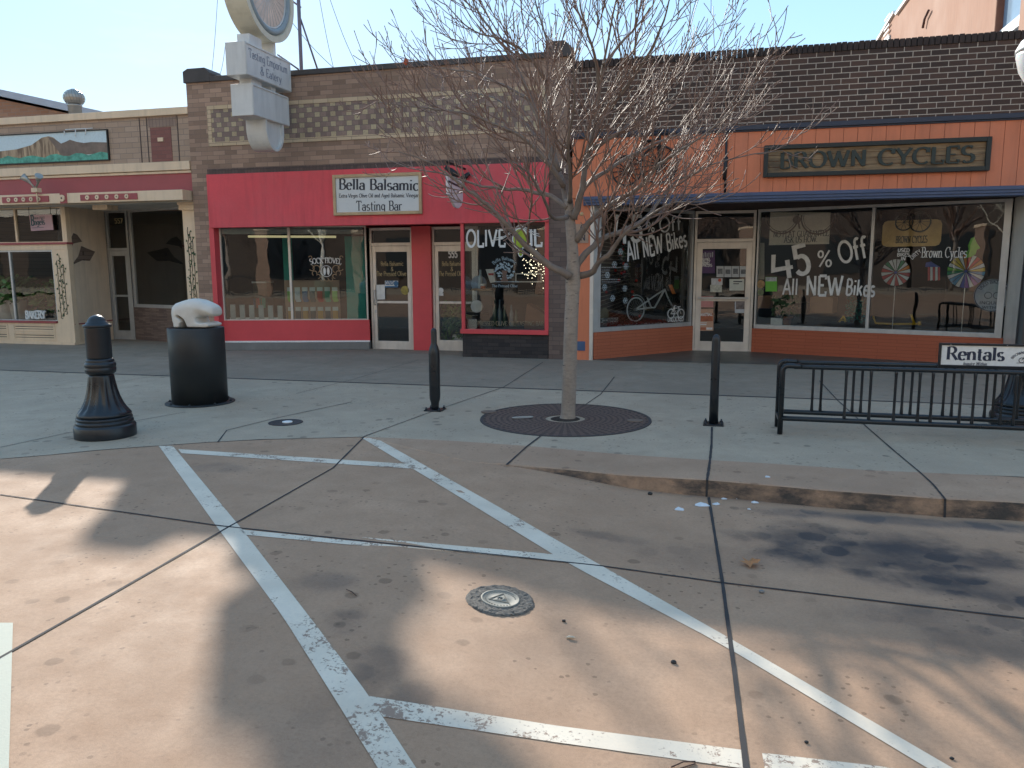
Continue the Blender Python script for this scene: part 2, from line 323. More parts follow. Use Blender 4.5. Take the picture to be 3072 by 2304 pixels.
def text(mb, P, s, u, v, size, d, thick=.17, thin=.05, serif=True, nib=8, gap=.13, width=None, slant=0.0, rise=0.0, raised=0.0, arc=None, wob=0.0, slen=.13, ysc=1.0):
    """letters as flat (or raised) strokes on plane P; (u,v) is the left end of the baseline, size the cap height"""
    tw = text_width(s, gap); sx = size if width is None else width/tw; sq = min(1.15, sx/size)**.75
    nb = math.radians(nib); x = 0.0; k = 0
    def place(gx, gy, x):
        hx = (x+gx)*sx + slant*gy*size; hy = gy*size*ysc
        if arc:                       # (radius, sign): bend the baseline
            R = arc; th = (hx-tw*sx/2)/R; rr = R+hy
            return (u+tw*sx/2+rr*math.sin(th), v-R+rr*math.cos(th))
        return (u+hx*math.cos(rise)-hy*math.sin(rise), v+hx*math.sin(rise)+hy*math.cos(rise))
    def ribbon(pts, x, wfix=None):
        nonlocal k
        Lp = []; Rp = []; m = len(pts)
        for i, (gx, gy) in enumerate(pts):
            if wob: gx += random.uniform(-wob, wob); gy += random.uniform(-wob, wob)
            a = pts[max(i-1, 0)]; b = pts[min(i+1, m-1)]
            dx, dy = (b[0]-a[0])*sx, (b[1]-a[1])*size*ysc; l = math.hypot(dx, dy) or 1
            dx /= l; dy /= l
            wd = wfix if wfix else (thin+(thick-thin)*abs(math.sin(math.atan2(dy, dx)-nb)))
            if 0 < i < m-1:           # mitre
                d1 = ((pts[i][0]-a[0])*sx, (pts[i][1]-a[1])*size); l1 = math.hypot(*d1) or 1
                c = (d1[0]*dx+d1[1]*dy)/l1; wd /= max(c, .6)
            ox, oy = -dy*wd/2*sq, dx*wd/2
            g = (gx*sx/size, gy)
            Lp.append(place((g[0]+ox)*size/sx, g[1]+oy, x)); Rp.append(place((g[0]-ox)*size/sx, g[1]-oy, x))
        dd = d + (k % 7)*0.00035; k += 1
        if raised:
            V = [P.P(*q, dd+raised) for q in Lp] + [P.P(*q, dd+raised) for q in Rp] + [P.P(*q, dd) for q in Lp] + [P.P(*q, dd) for q in Rp]
            F = []
            for i in range(m-1):
                F += [(m+i, m+i+1, i+1, i), (2*m+i, i, i+1, 2*m+i+1), (m+i, 3*m+i, 3*m+i+1, m+i+1)]
            F += [(0, 2*m, 3*m, m), (m-1, 2*m-1, 4*m-1, 3*m-1)]
            mb.add(V, F)
        else:
            mb.add([P.P(*q, dd) for q in Lp]+[P.P(*q, dd) for q in Rp], [(m+i, m+i+1, i+1, i) for i in range(m-1)])
    for ch in s:
        adv, st, sf = GL[ch]
        for _, pts in st: ribbon(pts, x)
        if serif:
            for gx, gy in sf:
                t2 = thin*.9; yy = gy + (t2/2 if gy < .05 else -t2/2)
                ribbon([(gx-slen*size/sx, yy), (gx+slen*size/sx, yy)], x, t2)
        x += adv+gap
    return mb
# ------------------------------------------------------------------ ground: road, kerb, pavement
def lerp(a, b, t): return a+(b-a)*t
def interp(poly, x):               # y on a polyline sorted by x, extended along its end segments
    if x <= poly[0][0]: a, b = poly[0], poly[1]
    elif x >= poly[-1][0]: a, b = poly[-2], poly[-1]
    else:
        for a, b in zip(poly, poly[1:]):
            if a[0] <= x <= b[0]: break
    return a[1]+(b[1]-a[1])*(x-a[0])/(b[0]-a[0])
gA = [G(*p) for p in [(0, 991), (100, 983), (200, 973), (290, 966), (350, 962), (450, 955), (560, 949), (680, 946), (785, 943.5), (893, 948), (990, 953), (1137, 963), (1348, 982), (1536, 994), (1613, 998), (1884, 1016), (2212, 1030)]]
gB = [G(*p) for p in [(785, 944), (900, 972), (1023, 999), (1095, 1003), (1218, 1013), (1348, 1026), (1527, 1036), (1613, 1043), (1780, 1058), (2042, 1077), (2212, 1085)]]
LA = sorted([(p.x, p.y) for p in gA]); LB = sorted([(p.x, p.y) for p in gB])
LA = [(-40, interp(LA, LA[0][0]) - 1.2), (-14, LA[0][1]-.75)] + LA + [(40, LA[-1][1]-1.5)]
LB = LB + [(40, LB[-1][1]-1.5)]
XK0 = gB[2].x; XK1 = gB[6].x
def drop(x):
    t = max(0, min(1, (x-XK0)/(XK1-XK0))); return -0.125*t*t*(3-2*t) - 0.004
def edgeY(x): return interp(LB, x) if x > LB[0][0] else interp(LA, x)
def GR(px, py, lift=0.0):          # point on the road surface
    p = G(px, py)
    for _ in range(6): p = G(px, py, drop(p.x)+lift)
    return p
def concrete(name, base, warm, spots, stains=(), rough=0.8, mott=0.28, spotamt=0.5):
    t = NT(name)
    f1 = t.noise(0.55, 6, 0.62, dist=0.4); f2 = t.noise(3.2, 6, 0.65); f3 = t.noise(55, 4, 0.7); f4 = t.noise(320, 2, 0.6)
    c = t.mix(t.ramp(f1, 0.3, 0.72), sc3(base, 1-mott), sc3(warm, 1.08))
    c = t.mix(t.ramp(f2, 0.3, 0.72, 0, 0.75), c, sc3(base, 0.80)); f5 = t.noise(1.5, 7, 0.72, dist=1.2); c = t.mix(t.ramp(f5, 0.52, 0.72, 0, .55), c, sc3(base, .62))
    c = t.mix(t.ramp(f3, 0.40, 0.66, 0.0, 0.42), c, sc3(base, 0.58))
    c = t.mix(t.ramp(f4, 0.3, 0.75, 0.0, 0.3), c, sc3(warm, 1.35))
    sp = t.n('ShaderNodeSeparateXYZ'); t.l(t.obj(), sp.inputs[0])
    # small drips and gum spots
    vo = t.n('ShaderNodeTexVoronoi'); vo.inputs['Scale'].default_value = 4.2; t.l(t.obj(), vo.inputs['Vector'])
    wob = t.math('MULTIPLY', t.noise(18, 3), 0.16)
    dsp = t.math('ADD', vo.outputs['Distance'], wob)
    m = t.math('MULTIPLY', t.ramp(dsp, 0.22, 0.26, 1, 0), t.ramp(t.noise(0.8, 3), 0.44, 0.56))
    c = t.mix(t.math('MULTIPLY', m, spotamt), c, sc3(base, 0.35))
    vo2 = t.n('ShaderNodeTexVoronoi'); vo2.inputs['Scale'].default_value = 17; t.l(t.obj(), vo2.inputs['Vector'])
    m2 = t.math('MULTIPLY', t.ramp(t.math('ADD', vo2.outputs['Distance'], t.math('MULTIPLY', t.noise(60, 2), 0.2)), 0.26, 0.30, 1, 0), t.ramp(t.noise(1.7, 3), 0.47, 0.58))
    c = t.mix(t.math('MULTIPLY', m2, spotamt*1.1), c, sc3(base, 0.3))
    nw = t.math('MULTIPLY', t.math('SUBTRACT', t.noise(2.6, 5, 0.6), 0.5), 1.3)
    vo3 = t.n('ShaderNodeTexVoronoi'); vo3.inputs['Scale'].default_value = 4.4; vo3.inputs['Randomness'].default_value = 1.0; t.l(t.obj(), vo3.inputs['Vector'])
    spot = t.ramp(t.math('ADD', vo3.outputs['Distance'], t.math('MULTIPLY', t.noise(11, 3), .35)), .46, .60, .6, 0)
    grain = t.math('ADD', t.ramp(t.noise(2.4, 4, 0.55), 0.32, 0.58, 0.42, .9), spot, clamp=True)
    for cx, cy, rx, ry, amt, col in stains:
        dx = t.math('DIVIDE', t.math('SUBTRACT', sp.outputs[0], cx), rx); dy = t.math('DIVIDE', t.math('SUBTRACT', sp.outputs[1], cy), ry)
        r = t.math('ADD', t.math('SQRT', t.math('ADD', t.math('MULTIPLY', dx, dx), t.math('MULTIPLY', dy, dy))), nw)
        k = t.math('MULTIPLY', t.ramp(r, 0.35, 1.0, amt, 0, True), grain)
        c = t.mix(k, c, col)
    h = t.math('ADD', t.math('MULTIPLY', f3, 0.7), t.math('MULTIPLY', f4, 0.5)); t.bump(h, 0.35, 0.006)
    return t.fin(c, t.ramp(f2, 0.3, 0.7, rough-0.1, rough+0.08), spec=0.35)
OIL = (0.050, 0.045, 0.046); DRT = (0.10, 0.085, 0.075)
def st(px, py, rx, ry, amt, col=OIL): p = GR(px, py); return (p.x, p.y, rx, ry, amt, col)
STAINS = [st(1930, 1205, .95, .42, .97), st(2080, 1265, .6, .28, .97), st(1840, 1165, .75, .36, .75), st(1700, 1160, .5, .2, .65), st(2120, 1360, .8, .4, .55), st(1640, 1075, 1.6, .16, .75, (.06, .06, .065)),
          st(2000, 1128, 1.5, .14, .8, (.06, .06, .065)), st(1315, 1160, .3, .12, .42), st(480, 1010, .38, .2, .35), st(700, 1255, .22, .16, .42), st(745, 1335, .16, .2, .45), st(830, 1440, .17, .22, .5), st(895, 1500, .13, .15, .45), st(640, 1600, .35, .5, .22), st(1500, 1200, .9, .3, .25), st(1250, 1400, .5, .5, .12, DRT)]
PINK = concrete('pink_concrete', (.41, .252, .158), (.50, .322, .208), 1, STAINS)
GREY = concrete('grey_concrete', (.42, .335, .245), (.51, .41, .30), 1, [], mott=.26, spotamt=.65)
KERB = concrete('kerb_concrete', (.41, .258, .168), (.49, .325, .215), 1, [])
def kerbface():
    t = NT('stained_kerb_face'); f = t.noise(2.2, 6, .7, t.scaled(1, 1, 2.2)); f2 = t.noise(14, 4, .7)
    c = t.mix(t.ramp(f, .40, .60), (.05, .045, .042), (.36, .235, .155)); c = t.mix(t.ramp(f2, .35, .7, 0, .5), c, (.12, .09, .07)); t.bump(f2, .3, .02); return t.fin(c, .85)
KFACE = kerbface()
EARTH = paint('bare_earth', (.16, .14, .11), .95, .2, .3)
def struct(o, nm=None): o['kind'] = 'structure'; return o
mb = MB(); mb.quad((-400, -300, -.4), (400, -300, -.4), (400, 900, -.4), (-400, 900, -.4)); struct(mb.build('ground', EARTH))
# pavement
mb = MB(); xs = sorted(set([p[0] for p in LA]+[-30, -25, -20, -17, 8, 12, 16, 20, 25, 30])); ROWS = [0, .25, .5, .75, 1]
for a, b in zip(xs, xs[1:]):
    ya, yb = interp(LA, a), interp(LA, b)
    for r0, r1 in zip(ROWS, ROWS[1:]):
        mb.quad((a, lerp(ya, 10.02, r0), 0), (b, lerp(yb, 10.02, r0), 0), (b, lerp(yb, 10.02, r1), 0), (a, lerp(ya, 10.02, r1), 0))
struct(mb.build('pavement', GREY))
GREYD = concrete('old_grey_concrete', (.275, .22, .165), (.35, .285, .215), 1, [], mott=.22, spotamt=.4)
mb = MB(); mb.quad((-40, 10.02, 0), (40, 10.02, 0), (40, 17.5, 0), (-40, 17.5, 0)); struct(mb.build('pavement', GREYD))
# kerb: a flush pink band that turns into a real step
mb = MB(); xs = [x for x in [LB[0][0]+(XK1+2-LB[0][0])*i/90 for i in range(91)]] + [XK1+2+i for i in range(1, 36)]
for a, b in zip(xs, xs[1:]):
    y0a, y1a, y0b, y1b = interp(LB, a), interp(LA, a), interp(LB, b), interp(LA, b)
    r = .022; za, zb = drop(a)-.02, drop(b)-.02
    mb.cur = 0; mb.quad((a, y0a+r, 0), (b, y0b+r, 0), (b, max(y1b, y0b+r), 0), (a, max(y1a, y0a+r), 0))
    mb.quad((a, y0a+.006, -.007), (b, y0b+.006, -.007), (b, y0b+r, 0), (a, y0a+r, 0))
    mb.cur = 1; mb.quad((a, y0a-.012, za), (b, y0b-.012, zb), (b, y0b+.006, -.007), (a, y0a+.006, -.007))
struct(mb.build('kerb', [KERB, KFACE]))
# road
mb = MB(); xs = sorted(set([-40, -30, -22, -16, -12]+[-10+i*.25 for i in range(73)]+[9, 10, 12, 16, 24, 40])); nr = 14
for a, b in zip(xs, xs[1:]):
    ya, yb = edgeY(a), edgeY(b)
    for r in range(nr):
        t0, t1 = (r/nr)**2, ((r+1)/nr)**2
        mb.quad((a, lerp(ya, -15, t1), drop(a)), (b, lerp(yb, -15, t1), drop(b)), (b, lerp(yb, -15, t0), drop(b)), (a, lerp(ya, -15, t0), drop(a)))
struct(mb.build('road', PINK))
# joints cut in the concrete
JOINT = paint('joint_sealant', (.035, .033, .034), .9, .3, 20)
def strip(pts, width, name, mat, onroad=True, lift=.004, sub=10):
    P = []
    for a, b in zip(pts, pts[1:]):
        for i in range(sub): P.append((lerp(a[0], b[0], i/sub), lerp(a[1], b[1], i/sub)))
    P.append(pts[-1]); W = [(GR(*p, lift) if onroad else G(*p, lift)) for p in P]; V = []
    for i, p in enumerate(W):
        t = W[min(i+1, len(W)-1)]-W[max(i-1, 0)]; n = Vector((-t.y, t.x, 0)).normalized()
        ww = width*(1+random.uniform(-.18, .18))
        V += [p+n*ww/2, p-n*ww/2]
    m = MB(); m.add(V, [(2*i, 2*i+1, 2*i+3, 2*i+2) for i in range(len(W)-1)]); return struct(m.build(name, mat))
strip([(0, 1068), (240, 1102), (480, 1136), (900, 1180), (1300, 1222), (1560, 1258), (2000, 1310), (2212, 1335), (2500, 1371), (3300, 1470)], .016, 'road_joint', JOINT)
strip([(-60, 1457), (0, 1420), (250, 1278), (490, 1140), (720, 1010), (785, 945)], .016, 'road_joint', JOINT)
strip([(785, 943), (935, 888), (1088, 836), (1173, 782)], .011, 'pavement_joint', JOINT, False)
strip([(1094, 1004), (1137, 965), (1186, 928)], .018, 'pavement_joint', JOINT, False)
strip([(1251, 883), (1298, 851), (1327, 814)], .012, 'pavement_joint', JOINT, False)
strip([(1527.5, 1037), (1533, 1000), (1537, 960), (1538, 922)], .02, 'pavement_joint', JOINT, False)
strip([(1531, 1074), (1545, 1160), (1561, 1260), (1585, 1440), (1612, 1659), (1622, 1740)], .019, 'road_joint', JOINT)
strip([(2042, 1078), (2015, 1045), (1990, 1022), (1930, 972), (1870, 920), (1810, 865), (1770, 822)], .014, 'pavement_joint', JOINT, False)
strip([(470, 955), (490, 929), (600, 902), (760, 868)], .012, 'pavement_joint', JOINT, False)
strip([(0, 966), (150, 934), (400, 890)], .010, 'pavement_joint', JOINT, False)
strip([(0, 845), (160, 838), (420, 800), (640, 770)], .008, 'pavement_joint', JOINT, False)
strip([(640, 850), (760, 820), (905, 777)], .008, 'pavement_joint', JOINT, False)
# kerb joint lines down the face
m = MB()
for px in (1527.5, 2042):
    p = G(px, 1036.5 if px < 1600 else 1077); x = p.x
    m.quad((x-.008, interp(LB, x)-.02, drop(x)), (x+.008, interp(LB, x)-.02, drop(x)), (x+.008, interp(LB, x)+.002, 0.0), (x-.008, interp(LB, x)+.002, 0.0))
struct(m.build('kerb_joint', JOINT))
# slot drain
m = MB(); m.quad((-30, 10.0, .003), (30, 10.0, .003), (30, 10.055, .003), (-30, 10.055, .003)); struct(m.build('slot_drain', JOINT))
# white paint, worn through to the concrete
def lines(name, wear):
    t = NT(name); f = t.noise(9, 6, .72, dist=.6); f2 = t.noise(60, 4, .7); f3 = t.noise(1.1, 3); f4 = t.noise(3.0, 5)
    k = t.math('ADD', t.math('ADD', t.math('MULTIPLY', f, .6), t.math('MULTIPLY', f2, .5)), t.math('MULTIPLY', f3, .55))
    mk = t.ramp(k, 1.02-wear, 1.06-wear, 0, 1)
    wh = t.mix(t.ramp(f4, .3, .7), (.62, .535, .42), (.76, .665, .53)); wh = t.mix(t.ramp(f2, .4, .8, 0, .25), wh, (.45, .43, .40))
    c = t.mix(mk, wh, (.30, .21, .155)); t.bump(mk, -.4, .003); return t.fin(c, .75)
WHITE = lines('worn_white_paint', .115); WORN = lines('flaking_white_paint', .17)
def poly_line(l, r, mat, n=26):
    W = []
    for i in range(n+1):
        f = i/n*(len(l)-1); k = min(int(f), len(l)-2); f -= k
        W.append((GR(lerp(l[k][0], l[k+1][0], f), lerp(l[k][1], l[k+1][1], f), .003), GR(lerp(r[k][0], r[k+1][0], f), lerp(r[k][1], r[k+1][1], f), .003)))
    V = [p for q in W for p in q]; m = MB(); m.add(V, [(2*i, 2*i+1, 2*i+3, 2*i+2) for i in range(n)]); return struct(m.build('parking_line', mat))
poly_line([(343, 963), (470, 1140), (610, 1330), (730, 1520), (820, 1665), (900, 1790)], [(373, 963), (522, 1142), (690, 1360), (795, 1500), (903, 1665), (990, 1800)], WHITE)
poly_line([(781, 945.5), (1000, 1078), (1224, 1215), (1560, 1392), (2030, 1675), (2230, 1790)], [(812, 946), (1060, 1085), (1312, 1229), (1600, 1392), (2085, 1675), (2300, 1790)], WHITE)
poly_line([(385, 970), (880, 1002)], [(392, 979), (900, 1013)], WHITE)
poly_line([(780, 1160), (1205, 1198)], [(950, 1187), (1238, 1217)], WORN); poly_line([(517, 1143), (985, 1191)], [(530, 1155), (760, 1177)], WORN)
poly_line([(795, 1503), (1200, 1567), (1606, 1620)], [(828, 1548), (1200, 1603), (1608, 1660)], WORN)
poly_line([(1646, 1626), (1900, 1655), (2150, 1690)], [(1652, 1662), (1900, 1690), (2150, 1720)], WORN)
CREAMP = paint('pale_green_paint', (.40, .41, .33), .7, .12, 6, .1)
poly_line([(-140, 1345), (-140, 1700)], [(28, 1345), (18, 1700)], CREAMP)
# darker, glossier recess floor of the cycle shop
ENTRYF = NT('dark_entry_slab'); _f = ENTRYF.noise(3, 5); ENTRYF.bump(ENTRYF.noise(60, 3), .15, .004); ENTRYF = ENTRYF.fin(ENTRYF.mix(ENTRYF.ramp(_f, .3, .7), (.06, .062, .05), (.10, .10, .085)), .45)
m = MB(); m.add([(-2.02, 13.42, .004), (4.6, 13.42, .004), (4.6, 14.1, .004), (.66, 15.4, .004), (-.4, 15.4, .004), (-2.02, 13.5, .004)], [(0, 1, 2, 3, 4, 5)]); struct(m.build('entry_slab', ENTRYF))
# ------------------------------------------------------------------ materials of the buildings
BRK_OL = brick('brown_tapestry_brick', (.22, .145, .105), (.44, .295, .215), (.16, .125, .105), .25, .08, .007, dirt=.3, bump=.35)
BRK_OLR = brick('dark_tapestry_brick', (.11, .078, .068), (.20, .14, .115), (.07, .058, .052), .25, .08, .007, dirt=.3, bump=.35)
BRK_CY = brick('dark_brown_brick', (.048, .031, .025), (.115, .063, .046), (.58, .49, .40), .245, .083, .0125, dirt=.2, bump=.4)
BRK_LT = brick('tan_brick', (.37, .265, .19), (.48, .35, .26), (.22, .18, .16), .29, .1, .010, dirt=.25)
BRK_OR = brick('painted_orange_brick', (.42, .11, .05), (.46, .125, .06), (.20, .045, .022), .60, .058, .006, dirt=.2, bump=.4)
BRK_DK = brick('black_painted_brick', (.022, .02, .021), (.06, .048, .046), (.02, .018, .018), .2, .067, .008, dirt=.1)
LEDGE = brick('ledge_stone', (.13, .085, .07), (.27, .19, .15), (.05, .035, .03), .24, .035, .006, off=.37, dirt=.35, bump=1.0)
def flemish():
    t = NT('checker_brick_panel'); sp = t.n('ShaderNodeSeparateXYZ'); t.l(t.obj(), sp.inputs[0])
    h = .087; row = t.math('FLOOR', t.math('DIVIDE', sp.outputs[2], h)); odd = t.math('MODULO', t.math('ADD', row, 400), 2)
    u = t.math('MODULO', t.math('ADD', t.math('ADD', sp.outputs[0], 300.0), t.math('MULTIPLY', odd, .155)), .31)
    hd = t.math('LESS_THAN', u, .11)
    fz = t.math('MODULO', t.math('ADD', sp.outputs[2], h*400), h)
    mz = t.math('LESS_THAN', fz, .007); m1 = t.math('LESS_THAN', u, .007); m2 = t.math('MULTIPLY', t.math('GREATER_THAN', u, .107), t.math('LESS_THAN', u, .114))
    mo = t.math('MAXIMUM', mz, t.math('MAXIMUM', m1, m2))
    wn = t.n('ShaderNodeTexWhiteNoise', noise_dimensions='2D'); cb = t.n('ShaderNodeCombineXYZ'); t.put(cb.inputs[0], row); t.put(cb.inputs[1], t.math('FLOOR', t.math('DIVIDE', t.math('ADD', sp.outputs[0], t.math('MULTIPLY', odd, .155)), .31))); t.l(cb.outputs[0], wn.inputs['Vector'])
    br = t.mix(wn.outputs['Value'], (.19, .135, .12), (.32, .23, .19)); ye = t.mix(wn.outputs['Value'], (.40, .32, .20), (.52, .43, .28))
    c = t.mix(hd, br, ye); c = t.mix(mo, c, (.15, .13, .115)); n2 = t.noise(40, 3); c = t.mix(t.ramp(n2, .3, .7, 0, .3), c, (.12, .09, .08))
    t.bump(t.math('SUBTRACT', t.math('MULTIPLY', n2, .25), mo), .4, .008); return t.fin(c, .85)
FLEM = flemish()
YBRK = brick('yellow_brick', (.52, .40, .26), (.62, .48, .33), (.16, .13, .11), .29, .075, .008, dirt=.2)
COPING = paint('weathered_coping', (.075, .068, .066), .85, .25, 2, .1)
RED = paint('crimson_stucco', (.68, .085, .10), .75, .10, 1.2, .08, streak=True, fine=.1)
CRIM = paint('crimson_wood_paint', (.62, .065, .078), .45, .08, 2, .03)
ALU = paint('cream_aluminium', (.66, .60, .53), .38, .10, 4, .02, .25, streak=True)
GALU = paint('grey_aluminium', (.50, .50, .49), .4, .10, 4, .02, .5, streak=True)
CREAM = paint('cream_paint', (.72, .55, .38), .6, .10, 1.5, .06, streak=True)
TAN = paint('tan_stucco', (.78, .62, .46), .75, .10, 1.2, .12, streak=True)
MAROON = paint('maroon_paint', (.33, .07, .075), .55, .1, 2, .05)
PEACH = paint('orange_plank_paint', (.64, .195, .092), .6, .08, 1.3, .06, streak=True)
PEACHD = paint('orange_groove', (.22, .06, .032), .8, .1)
BLUE = paint('slate_blue_metal', (.055, .085, .165), .45, .12, 3, .03)
NAVY = paint('dark_blue_flashing', (.030, .038, .062), .55, .15, 3, .03)
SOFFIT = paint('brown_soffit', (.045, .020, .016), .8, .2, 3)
BLACKP = rough_flat('black_paint', (.012, .012, .013), .5)
GLASS = glass('shop_glass', (.88, .93, .92), .12); GLASSG = glass('greenish_shop_glass', (.82, .93, .91), .14)
DARKIN = paint('dark_shop_wall', (.028, .030, .032), .9, .2, 1); INFLOOR = paint('shop_floor', (.045, .04, .038), .6, .2, 1)
TEALIN = paint('teal_shop_wall', (.05, .32, .27), .8, .1, 1)
WHITEP = rough_flat('white_paint', (.78, .78, .76), .55); BONE = paint('window_paint', (.66, .66, .64), .7, .16, 9, .05, streak=True)
STEP = paint('old_step_concrete', (.20, .195, .185), .9, .2, 2, .2, fine=.2)
ROOFM = paint('roof_gravel', (.2, .19, .18), .95, .2, 5)
def avg(*a): return sum(a)/len(a)
def door(root, P, u0, u1, v0, v1, mat, pane, name='door', dep=.05, st=.075, bot=.2, top=.11, mid=None, handle=None, d=0.0):
    mb = MB(); mb.pframe(P, u0, u1, v0, v1, d-dep, d, st, st, bot, top)
    if mid: mb.pbox(P, u0+st, u1-st, mid-.022, mid+.022, d-dep*.8, d+.004)
    o = mb.build(name, mat, root, .004)
    m = MB(); m.add([P.P(u0+st, v0+bot, d-dep/2), P.P(u1-st, v0+bot, d-dep/2), P.P(u1-st, v1-top, d-dep/2), P.P(u0+st, v1-top, d-dep/2)], [(0, 1, 2, 3)]); m.build('pane', pane, o)
    if handle is not None:
        m = MB(); hu = u0+.045 if handle == 'l' else u1-.045; hz = v0+.98
        m.tube([P.P(hu, hz-.14, d), P.P(hu, hz-.14, d+.05), P.P(hu, hz+.14, d+.05), P.P(hu, hz+.14, d)], .012, 8); m.pbox(P, hu-.02, hu+.02, hz-.3, hz-.24, d, d+.006); m.build('handle', GALU, o)
    return o
def window(root, P, u0, u1, v0, v1, mat, pane, name='window', dep=.06, fl=.05, fr=.05, fb=.05, ft=.05, mull=(), mw=.045, d=0.0):
    mb = MB(); mb.pframe(P, u0, u1, v0, v1, d-dep, d, fl, fr, fb, ft)
    for u in mull: mb.pbox(P, u-mw/2, u+mw/2, v0+fb, v1-ft, d-dep+.003, d+.003)
    o = mb.build(name, mat, root, .004)
    m = MB(); us = [u0+fl]+list(mull)+[u1-fr]
    for a, b in zip(us, us[1:]): m.add([P.P(a, v0+fb, d-dep/2), P.P(b, v0+fb, d-dep/2), P.P(b, v1-ft, d-dep/2), P.P(a, v1-ft, d-dep/2)], [(0, 1, 2, 3)])
    m.build('pane', pane, o); return o
def room(root, x0, x1, y0, y1, z1, wall, floor, back=None):
    m = MB(); m.quad((x0, y1, 0), (x1, y1, 0), (x1, y1, z1), (x0, y1, z1)); m.quad((x0, y0, 0), (x0, y1, 0), (x0, y1, z1), (x0, y0, z1)); m.quad((x1, y1, 0), (x1, y0, 0), (x1, y0, z1), (x1, y1, z1)); m.quad((x0, y0, z1), (x1, y0, z1), (x1, y1, z1), (x0, y1, z1))
    m.cur = 1; m.quad((x0, y0, .012), (x1, y0, .012), (x1, y1, .012), (x0, y1, .012)); return m.build('interior', [wall, floor], root)
PF = FY(13.40)
# ================================================================== middle: brown brick shop with the crimson front
OL = thing('shop_building', (-6.1, 16, 0), 'brown tapestry brick shop with crimson fascia and checkered brick panel, middle of the row', 'shop building')
X0, X1 = -9.72, -2.47; ZF0, ZF1 = 2.345, 3.33; ZT = 5.0
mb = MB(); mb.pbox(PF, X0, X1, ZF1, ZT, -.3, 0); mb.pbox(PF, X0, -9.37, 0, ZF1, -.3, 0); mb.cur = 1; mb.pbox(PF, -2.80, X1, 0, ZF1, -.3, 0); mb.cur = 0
mb.box(X0, X0+.25, 13.7, 30, 0, 4.7); mb.box(X1-.25, X1, 13.7, 30, 0, 4.7); mb.box(X0+.25, X1-.25, 29.7, 30, 0, 4.5); mb.build('wall', [BRK_OL, BRK_OLR], OL)
mb = MB(); mb.box(X0+.25, X1-.25, 13.7, 29.7, 4.2, 4.4); mb.build('roof', ROOFM, OL)
mb = MB(); mb.pbox(PF, -9.22, -2.92, 3.92, 4.5, .001, .006); mb.build('checker_panel', FLEM, OL)
mb = MB(); mb.pframe(PF, -9.30, -2.84, 3.845, 4.575, .001, .014, .08, .08, .075, .075); mb.build('panel_border', YBRK, OL)
mb = MB(); mb.pbox(PF, -9.19, -2.86, ZT, 5.09, -.34, .035); mb.build('coping', COPING, OL, .006)
for a, b in ((-9.75, -9.19), (-2.86, -2.44)):
    m = MB(); m.prism(PF, [(a, 5.0), (b, 5.0), (b, 5.16), (b-.1, 5.25), (a+.1, 5.25), (a, 5.2)], -.45, .04); m.build('pier_cap', COPING, OL, .006)
mb = MB(); mb.pbox(PF, -9.37, -2.80, ZF1, ZF1+.1, .001, .012); mb.build('soldier_course', brick('soldier_brick', (.085, .062, .056), (.13, .09, .08), (.05, .045, .042), .067, .2, .007, off=0), OL)
mb = MB(); mb.pbox(PF, -9.37, -2.80, ZF0, ZF1, -.15, .05); mb.build('fascia', RED, OL, .005)
mb = MB(); mb.box(-9.37, -2.80, 13.56, 15.2, ZF0+.04, ZF0+.14); mb.build('soffit', CRIM, OL)
P1 = Plane((-9.40, 13.52), (-6.56, 14.28)); W = P1.len
mb = MB(); mb.pbox(P1, 0, W, 0, .15, -.3, .09); mb.build('step', STEP, OL, .01)
mb = MB(); mb.pbox(P1, 0, W, .15, .178, -.02, .05); mb.build('base_trim', WHITEP, OL)
mb = MB(); mb.pbox(P1, .06, W, .178, .575, -.05, .03); mb.build('kick_panel', CRIM, OL)
um = P1.uv(627, 590)[0]
WBELLA = window(OL, P1, .10, W-.02, .575, 2.40, ALU, GLASSG, mull=(um,), fl=.03, fr=.03, fb=.022, ft=.04)
mb = MB(); mb.pbox(PF, -9.40, -9.30, .16, 2.345, -.2, .02); mb.build('door_post', CRIM, OL)
PD1 = FY(14.35)
def unit(root, P, u0, u1, vt, name, mat, pane, handle, vd=2.0, **k):
    mb = MB(); mb.pframe(P, u0, u1, 0, vt, -.09, -.005, .045, .045, .03, .05); mb.pbox(P, u0+.045, u1-.045, vd, vd+.06, -.09, -.005); mb.build('door_frame', mat, root, .003)
    m = MB(); m.add([P.P(u0+.045, vd+.06, -.05), P.P(u1-.045, vd+.06, -.05), P.P(u1-.045, vt-.05, -.05), P.P(u0+.045, vt-.05, -.05)], [(0, 1, 2, 3)]); m.build('transom_pane', pane, root)
    return door(root, P, u0+.05, u1-.05, .03, vd-.004, mat, pane, handle=handle, d=-.01, **k)
D1 = unit(OL, PD1, -6.55, -5.66, 2.345, 'door', ALU, GLASS, 'l', mid=.92, bot=.13, st=.07)
mb = MB(); mb.pbox(PD1, -5.655, -5.27, 0, 2.36, -.1, .06); mb.build('door_post', CRIM, OL)
D2 = unit(OL, PD1, -5.265, -4.36, 2.345, 'door', ALU, GLASS, None, mid=.92, bot=.17, st=.07)
